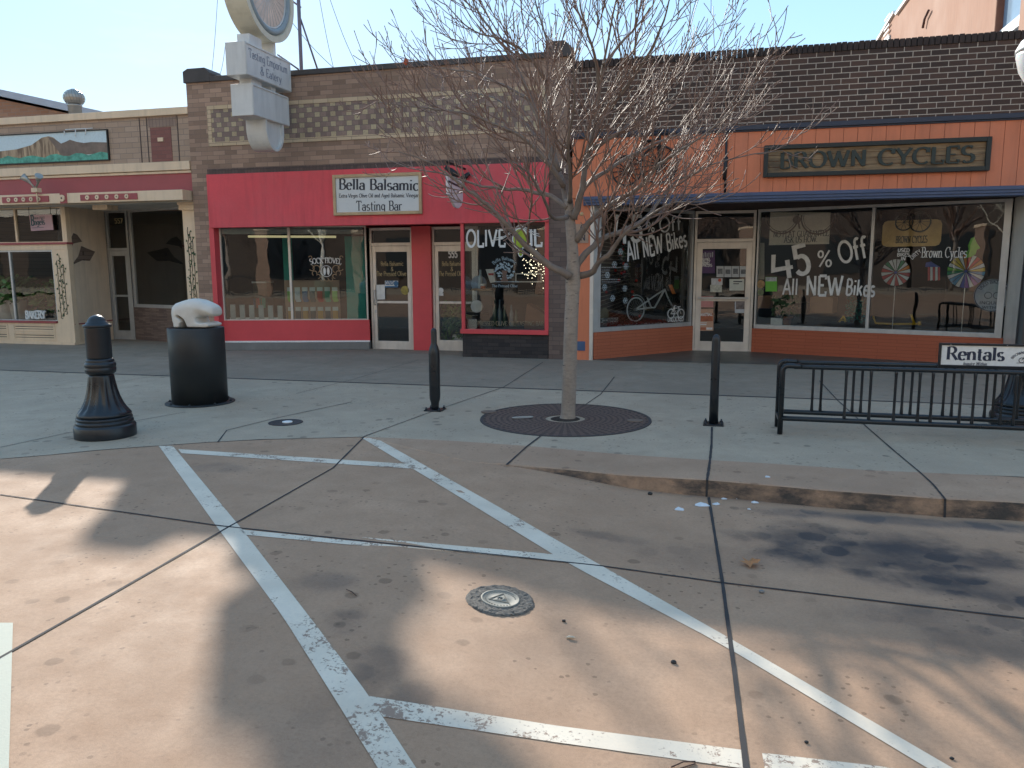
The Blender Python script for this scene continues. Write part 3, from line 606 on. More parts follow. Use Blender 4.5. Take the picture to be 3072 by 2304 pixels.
# display box on the right of the doors
mb = MB(); mb.pbox(PF, -4.37, -2.81, 0, .42, -1.0, -.01); mb.build('brick_base', BRK_DK, OL)
mb = MB(); mb.pbox(PF, -4.40, -2.80, .42, .50, -.1, .03); mb.pbox(PF, -4.38, -4.32, .50, 2.345, -.06, .01); mb.pbox(PF, -2.87, -2.80, .50, 2.345, -.06, .012)
WB2 = mb.build('window', CRIM, OL, .004)
m = MB(); m.add([PF.P(-4.32, .5, -.03), PF.P(-2.87, .5, -.03), PF.P(-2.87, 2.345, -.03), PF.P(-4.32, 2.345, -.03)], [(0, 1, 2, 3)]); m.add([(-4.35, 13.46, .5), (-4.35, 14.3, .5), (-4.35, 14.3, 2.345), (-4.35, 13.46, 2.345)], [(0, 1, 2, 3)]); m.build('pane', GLASS, WB2)
m = MB(); m.box(-4.37, -2.81, 13.5, 14.4, .42, .44); m.build('display_shelf', paint('shelf_board', (.12, .09, .07), .6), OL)
room(OL, -9.45, -2.75, 14.6, 19.5, 3.0, DARKIN, INFLOOR)
for xa, xb, ya in ((-9.44, -9.40, 13.6), (-2.80, -2.76, 13.71)): mb = MB(); mb.box(xa, xb, ya, 14.6, 0, 2.9); mb.build('side_lining', DARKIN, OL)
# ================================================================== right: dark brick cycle shop
CY = thing('shop_building', (1.6, 16, 0), 'dark brown brick cycle shop with orange plank fascia and recessed entrance, right of the row', 'shop building')
CX0, CX1 = -2.46, 5.6
mb = MB(); mb.pbox(PF, CX0, CX1, 3.77, 4.80, -.3, 0); mb.box(CX0+.004, CX0+.25, 13.7, 30, 0, 4.5); mb.box(CX1-.25, CX1, 13.7, 30, 0, 4.5); mb.box(CX0+.25, CX1-.25, 29.7, 30, 0, 4.4); mb.build('wall', BRK_CY, CY)
mb = MB(); x = CX0+.01; i = 0
while x < CX1-.07:                                            # upright coping bricks with open joints
    mb.box(x, x+.072, 13.385+random.uniform(-.004, .004), 13.72, 4.80, 4.925+random.uniform(-.006, .006)); x += .080
mb.build('coping', brick('coping_brick', (.03, .021, .019), (.055, .036, .03), (.1, .09, .08), .3, .3, .004), CY, .008)
mb = MB(); mb.box(CX0+.25, CX1-.25, 13.7, 29.7, 4.1, 4.3); mb.build('roof', ROOFM, CY)
mb = MB(); mb.pbox(PF, CX0, CX1, 3.70, 3.77, -.1, .07); mb.pbox(PF, CX0, CX1, 3.675, 3.70, -.1, .045); mb.build('flashing', NAVY, CY, .004)
mb = MB(); x = -2.40; mb.cur = 1; mb.pbox(PF, -2.40, CX1, 2.72, 3.675, -.2, .012); mb.cur = 0
while x < CX1: mb.pbox(PF, x+.003, min(x+.197, CX1), 2.725, 3.675, .013, .024+random.uniform(0, .002)); x += .2
mb.build('fascia', [PEACH, PEACHD], CY)
mb = MB()
for a, b, dd in ((2.685, 2.74, .10), (2.64, 2.685, .085), (2.60, 2.64, .07)): mb.pbox(PF, -2.20, CX1, a, b, -.2, dd)
mb.build('awning_band', BLUE, CY, .005)
mb = MB(); mb.add([(-2.2, 13.6, 2.62), (CX1, 13.6, 2.62), (CX1, 15.6, 2.61), (-2.2, 15.6, 2.61)], [(0, 1, 2, 3)]); mb.build('soffit', SOFFIT, CY)
mb = MB(); mb.pbox(PF, -2.46, -2.09, 0, 2.74, -.3, -.006); mb.build('pier', PEACH, CY)
mb = MB(); mb.pbox(PF, 4.52, 5.6, 0, 2.60, -.6, .01); mb.build('pier', PEACH, CY)
mb = MB(); mb.pbox(PF, -2.09, -2.03, 0, 2.62, -.08, .005); mb.build('corner_post', ALU, CY)
PL = Plane((-2.03, 13.46), (-.43, 15.36)); PR = Plane((.665, 15.36), (4.42, 14.02)); PD = FY(15.36)
mb = MB(); mb.pbox(PL, 0, PL.len, 0, .47, -.2, .02); mb.build('brick_base', brick('painted_brick_left', (.46, .13, .062), (.50, .145, .07), (.24, .06, .03), .60, .058, .006, ang=math.atan2(PL.e.y, PL.e.x), bump=.4), CY)
WL = window(CY, PL, .0, PL.len-.02, .47, 2.61, GALU, GLASS, fl=.16, fr=.04, fb=.075, ft=.06, dep=.1)
mb = MB(); mb.pbox(PR, 0, PR.len, 0, .44, -.2, .02); mb.build('brick_base', brick('painted_brick_right', (.43, .11, .052), (.47, .125, .06), (.23, .055, .028), .60, .058, .006, ang=math.atan2(PR.e.y, PR.e.x), bump=.4), CY)
um = PR.uv(1880, 580)[0]
WR = window(CY, PR, .02, PR.len-.03, .44, 2.61, GALU, GLASS, fl=.03, fr=.10, fb=.075, ft=.05, mull=(um,), mw=.05, dep=.1)
mb = MB(); mb.box(4.42, 4.52, 13.45, 14.05, 0, 2.62); mb.build('corner_post', ALU, CY)
D3 = unit(CY, PD, -.43, .66, 2.60, 'door', ALU, GLASS, None, vd=2.03, mid=.96, bot=.15, st=.10, top=.12)
m = MB(); m.pbox(PD, -.34, .57, .985, 1.015, .02, .05); m.build('push_bar', GALU, D3)
room(CY, -2.4, 5.3, 15.7, 21, 3.0, DARKIN, INFLOOR)
for xa, xb, ya in ((-2.4, -2.36, 13.7), (4.56, 4.60, 13.9)): mb = MB(); mb.box(xa, xb, ya, 15.7, 0, 2.9); mb.build('side_lining', DARKIN, CY)
mb = MB(); mb.add([(-2.05, 13.6, .46), (-.4, 15.5, .46), (-.4, 16.6, .46), (-2.3, 16.6, .46)], [(0, 1, 2, 3)]); mb.add([(.68, 15.5, .43), (4.4, 14.15, .43), (4.5, 16.2, .43), (.68, 16.4, .43)], [(0, 1, 2, 3)]); mb.build('display_floor', paint('display_platform', (.05, .042, .038), .8), CY)
m = MB(); m.pbox(PF, -2.33, -2.16, .16, .32, -.006, .004); m.build('access_panel', paint('blue_panel', (.05, .10, .20), .5), CY)
# black conduit on the fascia
m = MB(); m.tube([PF.P(.07, 3.68, .05), PF.P(.075, 2.74, .05)], .018, 8); m.tube([PF.P(.075, 3.3, .06), PF.P(.06, 2.95, .06)], .03, 8); m.build('conduit', BLACKP, CY)
# ================================================================== left: low tan brick cafe
LF = thing('shop_building', (-12.5, 16, 0), 'low tan brick cafe with cream and maroon canopy and painted mural, left of the row', 'shop building')
PW = FY(13.47); LX0, LX1 = -19.0, -9.74
mb = MB(); mb.pbox(PW, LX0, LX1, 3.6, 4.46, -.3, 0); mb.box(LX0, LX0+.25, 13.8, 30, 0, 4.4); mb.box(LX1-.2, LX1-.01, 13.8, 30, 0, 4.3); mb.build('wall', BRK_LT, LF)
mb = MB(); mb.pbox(PW, LX0, LX1, 4.46, 4.595, -.32, .05); mb.build('cornice', CREAM, LF, .008)
mb = MB(); mb.box(LX0, LX1, 13.8, 30, 4.0, 4.2); mb.build('roof', ROOFM, LF)
mb = MB(); mb.pbox(PW, LX0, LX1, 3.44, 3.6, -.2, .09); mb.pbox(PW, LX0, LX1, 3.385, 3.43, -.2, .06); mb.build('ledge', CREAM, LF, .006)
mb = MB(); mb.pbox(PW, LX0, LX1, 3.04, 3.385, -.2, .03); mb.build('fascia_stripe', MAROON, LF)
PC = FY(13.15)
mb = MB(); mb.pbox(PC, LX0, -9.76, 2.86, 3.05, -.32, 0); mb.build('canopy', CREAM, LF, .006)
mb = MB(); mb.box(LX0, -9.78, 13.47, 15.3, 2.85, 3.0); mb.build('soffit', paint('grey_soffit', (.6, .55, .48), .8), LF)
def crow(px0, py0, px1, py1):      # maroon canopy panel between two pixels
    a = PC.uv(px0, py0); b = PC.uv(px1, py1); return a, b
ROS = []
for (x0, x1, n) in ((-13.93, -12.80, 5), (-12.05, -10.75, 5)):
    m = MB(); m.pbox(PC, x0, x1, 2.895, 3.01, .001, .015); o = m.build('canopy_panel', MAROON, LF)
    for i in range(n):
        u = lerp(x0+.17, x1-.23, i/(n-1)); m = MB(); m.disc(PC, u, 2.953, .015, .03, .043, 20); m.cur = 1; m.disc(PC, u, 2.953, .03, .034, .012, 10); m.build('rosette', [CREAM, BLACKP], o)
m = MB(); m.pbox(PC, -12.53, -12.37, 2.855, 3.055, .001, .012); o = m.build('canopy_panel', MAROON, LF); m = MB(); m.disc(PC, -12.47, 2.955, .012, .035, .065, 24); m.cur = 1; m.disc(PC, -12.47, 2.955, .035, .04, .018, 12); m.build('rosette', [CREAM, BLACKP], o)
m = MB(); m.pbox(PC, -17, -14.05, 2.895, 3.01, .001, .015); m.build('canopy_panel', MAROON, LF)
# brick niche and pilaster strips of the upper wall
m = MB(); m.pbox(PW, -10.62, -10.16, 3.62, 4.25, .001, .008); m.build('niche', brick('red_brick_niche', (.22, .09, .075), (.28, .12, .1), (.15, .10, .09), .2, .075, .006), LF)
DKM = paint('dark_mortar', (.08, .06, .055), .9)
for xa in (-10.86, -10.70, -10.02): m = MB(); m.pbox(PW, xa, xa+.02, 3.605, 4.45, .001, .006); m.build('brick_strip', DKM, LF)
m = MB(); m.pbox(PW, -10.66, -10.04, 4.26, 4.44, .001, .007); m.build('soldier_course', brick('tan_soldier', (.27, .19, .15), (.33, .24, .19), (.13, .1, .09), .075, .4, .008, off=0), LF)
m = MB(); m.pbox(PW, -10.45, -10.33, 3.99, 4.06, .008, .03); m.build('niche_block', CREAM, LF)
# projecting bay with panelled base
PB = FY(13.75)
BX = -13.02
mb = MB(); mb.pbox(PB, LX0, BX, 0, .05, -.3, .04); mb.pbox(PB, LX0, -13.42, .05, .45, -.3, 0); mb.build('bay_base', CREAM, LF, .004)
m = MB()
for x0, x1 in ((-14.60, -13.52), (-15.8, -14.75)):
    for z0, z1 in ((.09, .24), (.27, .42)):
        m.pframe(PB, x0, x1, z0, z1, .001, .012, .02, .02, .02, .02); m.cur = 1
        for q in (.3, .62): m.pbox(PB, x0+.05, x1-.05, lerp(z0, z1, q), lerp(z0, z1, q)+.012, .001, .004)
        m.cur = 0
m.build('base_moulding', [CREAM, BLACKP], LF)
m = MB(); m.pbox(PB, LX0, -13.46, .45, .495, -.1, .03); m.build('bay_sill', MAROON, LF)
mb = MB(); mb.pbox(PB, -13.42, BX, .05, 1.98, -.12, .012); mb.build('bay_pilaster', CREAM, LF, .004)
mb = MB(); mb.pbox(PB, LX0, BX+.02, 2.09, 2.13, -.12, .05); mb.build('bay_rail', MAROON, LF)
mb = MB(); mb.pbox(PB, LX0, BX, 1.98, 2.09, -.12, .02); mb.build('bay_head', CREAM, LF)
w1 = window(LF, PB, LX0, -13.42, .495, 1.98, GALU, GLASS, mull=(-15.9, -14.53), fl=.03, fr=.03, fb=.02, ft=.04)
w2 = window(LF, PB, LX0, -13.10, 2.13, 2.86, CREAM, GLASS, mull=(-15.6, -14.30), fl=.03, fr=.02, fb=.02, ft=.04)
mb = MB(); mb.pbox(PB, -13.10, BX, 2.13, 2.86, -.12, 0); mb.build('bay_corner', CREAM, LF)
PRW = Plane((BX-.01, 13.76), (-13.22, 15.06))
mb = MB(); mb.pbox(PRW, 0, PRW.len, .42, 2.86, -.1, 0); mb.cur = 1; mb.pbox(PRW, 0, PRW.len, 0, .42, -.1, .006); mb.cur = 2; mb.pbox(PRW, 0, PRW.len, .42, .445, .001, .012); mb.build('recess_wall', [TAN, CREAM, MAROON], LF)
PLD = FY(15.08)
D4 = unit(LF, PLD, -13.24, -12.66, 2.86, 'door', GALU, GLASS, None, vd=1.98, mid=.98, bot=.17, st=.07)
PLW = Plane((-12.64, 15.10), (-9.80, 14.25))
mb = MB(); mb.pbox(PLW, 0, PLW.len, 0, .73, -.15, .02); mb.build('stone_base', LEDGE, LF)
w3 = window(LF, PLW, 0, PLW.len, .73, 2.86, GALU, GLASS, fl=.08, fr=.05, fb=.07, ft=.05)
PP = FY(13.52)
mb = MB(); mb.pbox(PP, -10.07, -9.79, 0, 2.70, -.12, 0); mb.pbox(PP, -10.12, -9.76, 2.70, 2.80, -.16, .03); mb.pbox(PP, -10.14, -9.75, 2.80, 2.855, -.16, .045); mb.build('pilaster', CREAM, LF, .005)
room(LF, -18.9, -9.9, 15.3, 20, 2.84, DARKIN, INFLOOR)
mb = MB(); mb.box(-13.4, -13.3, 13.9, 15.3, 0, 2.84); mb.build('side_lining', DARKIN, LF)
# trompe l'oeil broken plaster and painted vines
BRKP = brick('painted_on_brick', (.17, .12, .095), (.26, .19, .15), (.075, .055, .045), .17, .085, .008)
VINE = rough_flat('vine_paint', (.022, .028, .022), .8); LEAFP = rough_flat('leaf_paint', (.05, .085, .035), .8)
def pxpoly(P, pts, d=.004): return [P.P(*P.uv(a, b), d) for a, b in pts]
zz = lambda x, y: (x*.2083, 403.2+y*.2083)
m = MB(); 
m.add(pxpoly(PRW, [zz(*p) for p in [(700, 600), (760, 480), (800, 500), (850, 570), (760, 590), (725, 660)]]), [(0, 1, 2, 3, 4, 5)])
m.add(pxpoly(PRW, [zz(*p) for p in [(840, 615), (900, 640), (985, 675), (930, 770), (850, 765), (740, 815), (810, 720)]]), [(0, 1, 2, 3, 4, 5, 6)])
m.build('painted_patch', BRKP, LF)
def vine(P, u0, u1, z0, z1, n, d, seed):
    random.seed(seed); m = MB()
    for i in range(n):
        u = lerp(u0, u1, (i+.5)/n); pts = []; z = z0+random.uniform(0, .15); top = z1-random.uniform(0, .25)
        while z < top: pts.append(P.P(u+random.uniform(-.012, .012), z, d+.003)); z += .06
        m.cur = 0; m.tube(pts, .006, 4)
        for p in pts:
            if random.random() < .75:
                a = random.uniform(0, 6.28); r = random.uniform(.018, .034); c = p + P.e*random.uniform(-.05, .05) + Vector((0, 0, random.uniform(-.03, .03))); m.cur = 1
                m.add([c+P.e*(r*math.cos(a+k*2.09))+Vector((0, 0, r*math.sin(a+k*2.09)))+P.n*(.002+.0004*(len(m.f) % 9)) for k in range(3)], [(0, 1, 2)])
    return m.build('painted_vine', [VINE, LEAFP], LF)
vine(PB, -13.36, -13.12, .52, 1.9, 3, .014, 3); vine(PP, -10.0, -9.84, .3, 2.45, 3, .003, 4)
random.seed(11)
# mural panel
mur = MB(); a = PW.uv(0, 290); b = PW.uv(233, 335)
MU0, MU1, MZ0, MZ1 = -15.2, PW.uv(234, 305)[0], 3.70, 4.25
SKYB = rough_flat('mural_sky', (.55, .66, .70), .7); SAND = NT('mural_mesa'); SAND = SAND.fin(SAND.mix(SAND.ramp(SAND.noise(1.0, 4, .6, SAND.scaled(9, 1, 1.4), 1.0), .38, .62), (.17, .115, .075), (.50, .37, .24)), .8); BROWNM = paint('mural_ridge', (.20, .15, .12), .8, .3, 5); GREENM = paint('mural_brush', (.10, .33, .25), .8, .5, 9)
mur.pbox(PW, MU0, MU1, MZ0, MZ1, 0, .03)
mur.cur = 1; mx = MU1-MU0
ridge = [(0, .46), (.24, .44), (.40, .50), (.5, .62), (.575, .86), (.62, .90), (.655, .84), (.70, .55), (.80, .36), (.80, .14), (0, .14)]
mur.prism(PW, [(MU0+mx*x, MZ0+.55*y) for x, y in ridge], .030, .033)
mur.cur = 2; ridge = [(.615, .88), (.66, .80), (.70, .62), (.735, .68), (.76, .74), (.80, .66), (.85, .60), (.90, .62), (1, .58), (1, .22), (.70, .18)]
mur.prism(PW, [(MU0+mx*x, MZ0+.55*y) for x, y in ridge], .0335, .036)
mur.cur = 3; rb = [(0, .0), (1, .0)] + [(1-i/24, .22+.05*math.sin(i*1.7)+random.uniform(-.02, .02)) for i in range(25)]
mur.prism(PW, [(MU0+mx*x, MZ0+.55*y) for x, y in rb], .0365, .039)
o = mur.build('mural', [SKYB, SAND, BROWNM, GREENM]); tag(o, 'painted mural of a tan mesa with green brush, on the tan brick wall', 'mural')
m = MB(); m.pframe(PW, MU0-.02, MU1+.02, MZ0-.02, MZ1+.02, 0, .045, .02, .02, .02, .02); m.build('frame', BLACKP, o)
m = MB()
for p, q in (((146, 281), (205, 278)), ((168, 281), (168, 296)), ((190, 280), (190, 293)), ((144, 284), (144, 293))): m.tube([PW.P(*PW.uv(*p), .06), PW.P(*PW.uv(*q), .06)], .008, 6)
m.build('railing', WHITEP, o)
# ------------------------------------------------------------------ street furniture
BLK = NT('gloss_black_paint'); _n = BLK.noise(3, 4); BLK.bump(BLK.noise(90, 3), .08, .003); BLK = BLK.fin(BLK.mix(BLK.ramp(_n, .3, .7), (.007, .010, .014), (.016, .020, .025)), BLK.ramp(_n, .3, .7, .25, .4))
MBLK = NT('satin_black_metal'); _n = MBLK.noise(2, 5); MBLK.bump(MBLK.noise(120, 3), .15, .002); MBLK = MBLK.fin(MBLK.mix(MBLK.ramp(_n, .3, .7), (.010, .013, .016), (.022, .026, .028)), MBLK.ramp(_n, .3, .7, .4, .6))
class Fl:
    def __init__(s, n, f): s.n = n; s.f = f
    def __call__(s, z): return s.f(z)
# ornate bollard
c = G(229, 941); T = thing('ornate_bollard', c, 'glossy black cast iron bollard with domed top and flared fluted base', 'bollard')
def ornate(T, c, k=1.0, mat=None):
    mat = mat or BLK
    m = MB(); m.lathe(c, [(.272*k, 0), (.274*k, .012), (.274*k, .105), (.266*k, .118), (.25*k, .122), (.25*k, .128), (.256*k, .140), (.254*k, .155), (.243*k, .160), (.243*k, .165), (.249*k, .178), (.246*k, .192), (.234*k, .197)], 48); m.build('plinth', mat, T)
    fl = Fl(14, lambda z: .0 if z < .235 else (.10*min(1, (z-.235)/.04) if z < .5 else .10*max(0, 1-(z-.5)/.08)))
    m = MB(); m.lathe(c, [(.234*k, .197), (.240*k, .21), (.241*k, .222), (.225*k, .245), (.197*k, .285), (.173*k, .33), (.152*k, .385), (.135*k, .45), (.122*k, .52), (.113*k, .58), (.108*k, .605)], 84, flute=fl); m.build('flared_base', mat, T)
    m = MB(); m.lathe(c, [(.108*k, .60), (.128*k, .612), (.137*k, .64), (.137*k, .66), (.130*k, .668), (.138*k, .676), (.138*k, .70), (.128*k, .715), (.12*k, .72), (.125*k, .728), (.118*k, .745), (.108*k, .752)], 40); m.build('collar', mat, T)
ornate(T, c)
m = MB(); m.lathe(c, [(.108, .75), (.111, .765), (.111, 1.035), (.113, 1.045)], 84, flute=Fl(16, lambda z: .05 if .775 < z < 1.03 else 0)); m.build('column', BLK, T)
m = MB(); m.lathe(c, [(.113, 1.043), (.122, 1.05), (.126, 1.062), (.122, 1.073), (.098, 1.08), (.097, 1.092), (.084, 1.098), (.078, 1.118), (.062, 1.140), (.036, 1.156), (.012, 1.163), (.001, 1.164)], 40); m.build('cap', BLK, T)
# pedestal and bear
c = G(433, 869); T = thing('pedestal', c, 'tall matte black cylinder pedestal under the white bear', 'pedestal')
m = MB(); m.lathe(c, [(.318, .012), (.318, .895), (.314, .90), (.30, .902), (.30, .896), (.001, .896)], 64); m.build('drum', MBLK, T)
m = MB(); m.lathe(c, [(.395, 0), (.395, .010), (.391, .013), (.001, .013)], 48); m.build('base_plate', MBLK, T)
for a in range(8):
    x, y = c.x+.36*math.cos(a*.785+.3), c.y+.36*math.sin(a*.785+.3); m = MB(); m.lathe((x, y, .012), [(.016, 0), (.016, .012), (.009, .013), (.009, .022), (.001, .023)], 8); m.build('bolt', MBLK, T)
m = MB(); m.box(c.x-.326, c.x-.30, c.y-.06, c.y+.06, .18, .52); m.build('access_door', MBLK, T, .004)
bear = [(1135, 436), (1112, 380), (1098, 290), (1106, 235), (1140, 197), (1200, 175), (1260, 158), (1310, 155), (1370, 165), (1430, 190), (1480, 215), (1507, 240), (1519, 272), (1521, 310), (1510, 331), (1465, 335), (1395, 330), (1362, 345), (1372, 372), (1405, 384), (1448, 374), (1478, 385), (1497, 405), (1490, 428), (1470, 437), (1282, 437), (1270, 402), (1247, 357), (1207, 329), (1188, 325), (1213, 345), (1234, 377), (1224, 402), (1214, 437)]
kb = .3134/DS*0; PBR = FY(c.y-.0)
pts = [PBR.uv((180+.3134*x)/DS, (840+.3134*y)/DS) for x, y in bear]; zmin = min(p[1] for p in pts)
pts = [(u, v-zmin+.897) for u, v in pts]
def inside(u, v):
    c = False
    for (x0, y0), (x1, y1) in zip(pts, pts[1:]+pts[:1]):
        if (y0 > v) != (y1 > v) and u < (x1-x0)*(v-y0)/(y1-y0)+x0: c = not c
    return c
def edged(u, v, n_=None):
    best = 9
    for (x0, y0), (x1, y1) in list(zip(pts, pts[1:]+pts[:1]))[:n_]:
        dx, dy = x1-x0, y1-y0; t = max(0, min(1, ((u-x0)*dx+(v-y0)*dy)/(dx*dx+dy*dy+1e-12))); best = min(best, math.hypot(u-x0-t*dx, v-y0-t*dy))
    return best
gs = .005; ua, va = min(p[0] for p in pts)-gs, .897+.001; NU, NV = int((max(p[0] for p in pts)-ua)/gs)+2, int((max(p[1] for p in pts)-va)/gs)+2
gi = {}; V = []
for i in range(NU):
    for j in range(NV):
        u, v = ua+i*gs, va+j*gs
        if inside(u, v):
            pf = lambda q: math.sqrt(max(0, 1-(1-min(1, q))**2)); t = min(.03+.115*pf(edged(u, max(v, .95), 16)/.12), .10+.045*pf(edged(u, v)/.02)); gi[(i, j)] = len(V)//2; V += [(u, v, t), (u, v, -t)]
seed_ = max(gi, key=lambda k: V[2*gi[k]][1]); seen = {seed_}; stack = [seed_]
while stack:
    i, j = stack.pop()
    for k in ((i+1, j), (i-1, j), (i, j+1), (i, j-1)):
        if k in gi and k not in seen: seen.add(k); stack.append(k)
V0 = V; V = []; g2_ = {}
for k in sorted(seen): g2_[k] = len(V)//2; V += [V0[2*gi[k]], V0[2*gi[k]+1]]
gi = g2_
F = []; bd = {}
for (i, j) in list(gi):
    q = [(i, j), (i+1, j), (i+1, j+1), (i, j+1)]
    if all(k in gi for k in q):
        n = [gi[k] for k in q]; F.append([2*k for k in n]); F.append([2*k+1 for k in reversed(n)])
        for e in zip(n, n[1:]+n[:1]): bd[e] = 1
for (a_, b_) in bd:
    if (b_, a_) not in bd: F.append([2*b_, 2*a_, 2*a_+1, 2*b_+1])
used_ = sorted({k for f in F for k in f}); rm_ = {k: i for i, k in enumerate(used_)}
m = MB(); m.add([PBR.P(*V[k]) for k in used_], [[rm_[k] for k in f] for f in F], True)
STONE = NT('white_bear_stone'); STONE.bump(STONE.noise(60, 4), .12, .004); STONE = STONE.fin(STONE.mix(STONE.ramp(STONE.noise(4, 5), .3, .7), (.56, .52, .46), (.68, .65, .59)), .6)
o = m.build('bear_sculpture', STONE); tag(o, 'smooth white carved bear standing on the black pedestal', 'sculpture')
md = o.modifiers.new('smooth', 'SMOOTH'); md.factor = .5; md.iterations = 11
# slim bollards
def slim(c, label, sleeve):
    T = thing('slim_bollard', c, label, 'bollard', 'slim black bollards on the pavement edge')
    m = MB(); m.box(c.x-.10, c.x+.10, c.y-.10, c.y+.10, 0.0, .014); m.build('base_plate', BLK, T, .003)
    for sx in (-1, 1):
        for sy in (-1, 1): m = MB(); m.lathe((c.x+sx*.078, c.y+sy*.078, .014), [(.015, 0), (.015, .014), (.008, .015), (.008, .03), (.001, .032)], 8); m.build('bolt', BLK, T)
    if sleeve:
        m = MB(); m.lathe(c, [(.045, .014), (.043, .05), (.048, .09), (.060, .13), (.062, .17), (.062, .64), (.058, .68), (.046, .72), (.036, .745), (.0325, .76), (.0325, .885), (.030, .905), (.022, .918), (.008, .925), (.001, .925)], 32); m.build('post', BLK, T)
    else:
        m = MB(); m.lathe(c, [(.046, .014), (.044, .3), (.042, .86), (.040, .885), (.032, .905), (.018, .918), (.001, .922)], 32); m.build('post', BLK, T)
slim(G(940, 886), 'slim black bollard with thick sleeved middle, left of the tree', True)
slim(G(1541, 917), 'straight slim black bollard in front of the cycle shop door', False)
# tree grate
TREE = G(1226, 903.5); gc = G(1221, 905)
IRON = NT('rusty_iron_grate'); sp = IRON.n('ShaderNodeSeparateXYZ'); IRON.l(IRON.obj(), sp.inputs[0])
rr = IRON.math('SQRT', IRON.math('ADD', IRON.math('MULTIPLY', sp.outputs[0], sp.outputs[0]), IRON.math('MULTIPLY', sp.outputs[1], sp.outputs[1])))
rg = IRON.math('SINE', IRON.math('MULTIPLY', rr, 105.0)); an = IRON.math('SINE', IRON.math('MULTIPLY', IRON.math('ARCTAN2', sp.outputs[1], sp.outputs[0]), 60.0))
hol = IRON.math('MULTIPLY', IRON.ramp(rg, 0, .5), IRON.ramp(an, -.2, .3)); nn = IRON.noise(30, 4)
IRON.bump(IRON.math('SUBTRACT', 1.0, hol), .6, .01)
IRON = IRON.fin(IRON.mix(IRON.math('MULTIPLY', hol, .8), IRON.mix(IRON.ramp(nn, .3, .7), (.10, .064, .05), (.165, .11, .088)), (.012, .010, .010)), .75, .3)
T = thing('tree_grate', gc, 'round rusty iron grate set in the pavement round the tree', 'tree grate')
m = MB(); N = 72; R0, R1 = .21, .90
V = []; 
for r, z in ((R0, -.02), (R0, .006), (R1-.03, .006)): V += [(gc.x+r*math.cos(6.2832*i/N), gc.y+r*math.sin(6.2832*i/N), z) for i in range(N)]
m.add(V, [(j*N+i, j*N+(i+1) % N, (j+1)*N+(i+1) % N, (j+1)*N+i) for j in range(2) for i in range(N)]); m.build('grating', IRON, T)
m = MB(); V = []
for r, z in ((R1-.03, .005), (R1-.028, .009), (R1, .009), (R1+.002, .0)): V += [(gc.x+r*math.cos(6.2832*i/N), gc.y+r*math.sin(6.2832*i/N), z) for i in range(N)]
m.add(V, [(j*N+i, j*N+(i+1) % N, (j+1)*N+(i+1) % N, (j+1)*N+i) for j in range(3) for i in range(N)]); m.build('rim', paint('iron_rim', (.05, .042, .04), .7, .2, 20), T)
m = MB(); m.lathe((gc.x, gc.y, -.03), [(.23, .0), (.15, .033), (.05, .036), (.001, .036)], 24); m.build('soil', paint('tree_pit_soil', (.035, .024, .018), .95, .4, 30, .6), T)
for px, py in ((1056, 891), (1372, 910)):
    p = G(px, py); m = MB(); m.lathe((p.x, p.y, .006), [(.085, 0), (.085, .006), (.07, .007), (.001, .007)], 24); m.build('cover_disc', paint('tan_cover', (.17, .12, .09), .8, .2, 20), T)
p = G(1129, 905); pp = [(p.x+.10*math.cos(a*.314), p.y+.035*math.sin(a*.314)+.05*math.cos(a*.314), .018) for a in range(21)]
m = MB(); m.tube(pp, .006, 6); tag(m.build('metal_loop', paint('bare_steel', (.42, .41, .38), .4, .1, 20, .02, .6)), 'pale oval metal loop lying on the tree grate', 'metal loop')
# survey cover in the road with rough collar
random.seed(21)
c = GR(1081, 1297, .001)
def tilt(m):                       # lies on the sloping road
    m.v = [(x, y, z+drop(x)-drop(c.x)) for x, y, z in m.v]; return m
T = thing('utility_cover', c, 'small round pale metal cover in a rough pitted collar, in the road', 'utility cover', 'utility covers set in the ground')
m = MB(); nr, na = 9, 72; V = []
for j in range(nr+1):
    for i in range(na):
        r = lerp(.098, .172, j/nr)+random.uniform(-.004, .004)*(1 if 0 < j else 0); a = 6.2832*(i+random.uniform(-.4, .4))/na
        V.append((c.x+r*math.cos(a), c.y+r*math.sin(a), c.z+(.006+random.uniform(-.001, .005) if j < nr else .0)))
m.add(V, [(j*na+i, j*na+(i+1) % na, (j+1)*na+(i+1) % na, (j+1)*na+i) for j in range(nr) for i in range(na)]); tilt(m).build('collar', paint('pitted_collar', (.17, .155, .135), .95, .5, 60, .6), T)
LID = paint('worn_zinc', (.21, .205, .175), .7, .2, 25, .1)
m = MB(); m.lathe((c.x, c.y, c.z), [(.098, .0), (.098, .012), (.090, .013), (.088, .009), (.020, .009), (.019, .012), (.014, .012), (.013, .006), (.001, .006)], 48); tilt(m).build('lid', LID, T)
m = MB(); tri = [(c.x+.06*math.cos(a), c.y+.06*math.sin(a), c.z+.011) for a in (1.57, 3.665, 5.76)]
for a, b in zip(tri, tri[1:]+tri[:1]): m.bar(a, b, .004, .003)
for i in range(26):
    a = 6.2832*i/30+.4; m.bar((c.x+.072*math.cos(a), c.y+.072*math.sin(a), c.z+.010), (c.x+.079*math.cos(a), c.y+.079*math.sin(a), c.z+.010), .005, .002)
tilt(m).build('cast_marks', paint('lid_marks', (.16, .155, .13), .7, .1, 20), T)
m = MB(); m.lathe((c.x, c.y, c.z+.005), [(.0125, 0), (.0125, .003), (.001, .0031)], 16); tilt(m).build('key_hole', BLACKP, T)
c = G(617, 913); T = thing('utility_cover', c, 'dark round ground cover with pale centre disc beside the pedestal', 'utility cover', 'utility covers set in the ground')
m = MB(); m.lathe(c, [(.175, .0), (.175, .006), (.165, .007), (.16, .004), (.001, .004)], 40); m.build('ring', paint('dark_cover', (.04, .034, .034), .7, .3, 30), T)
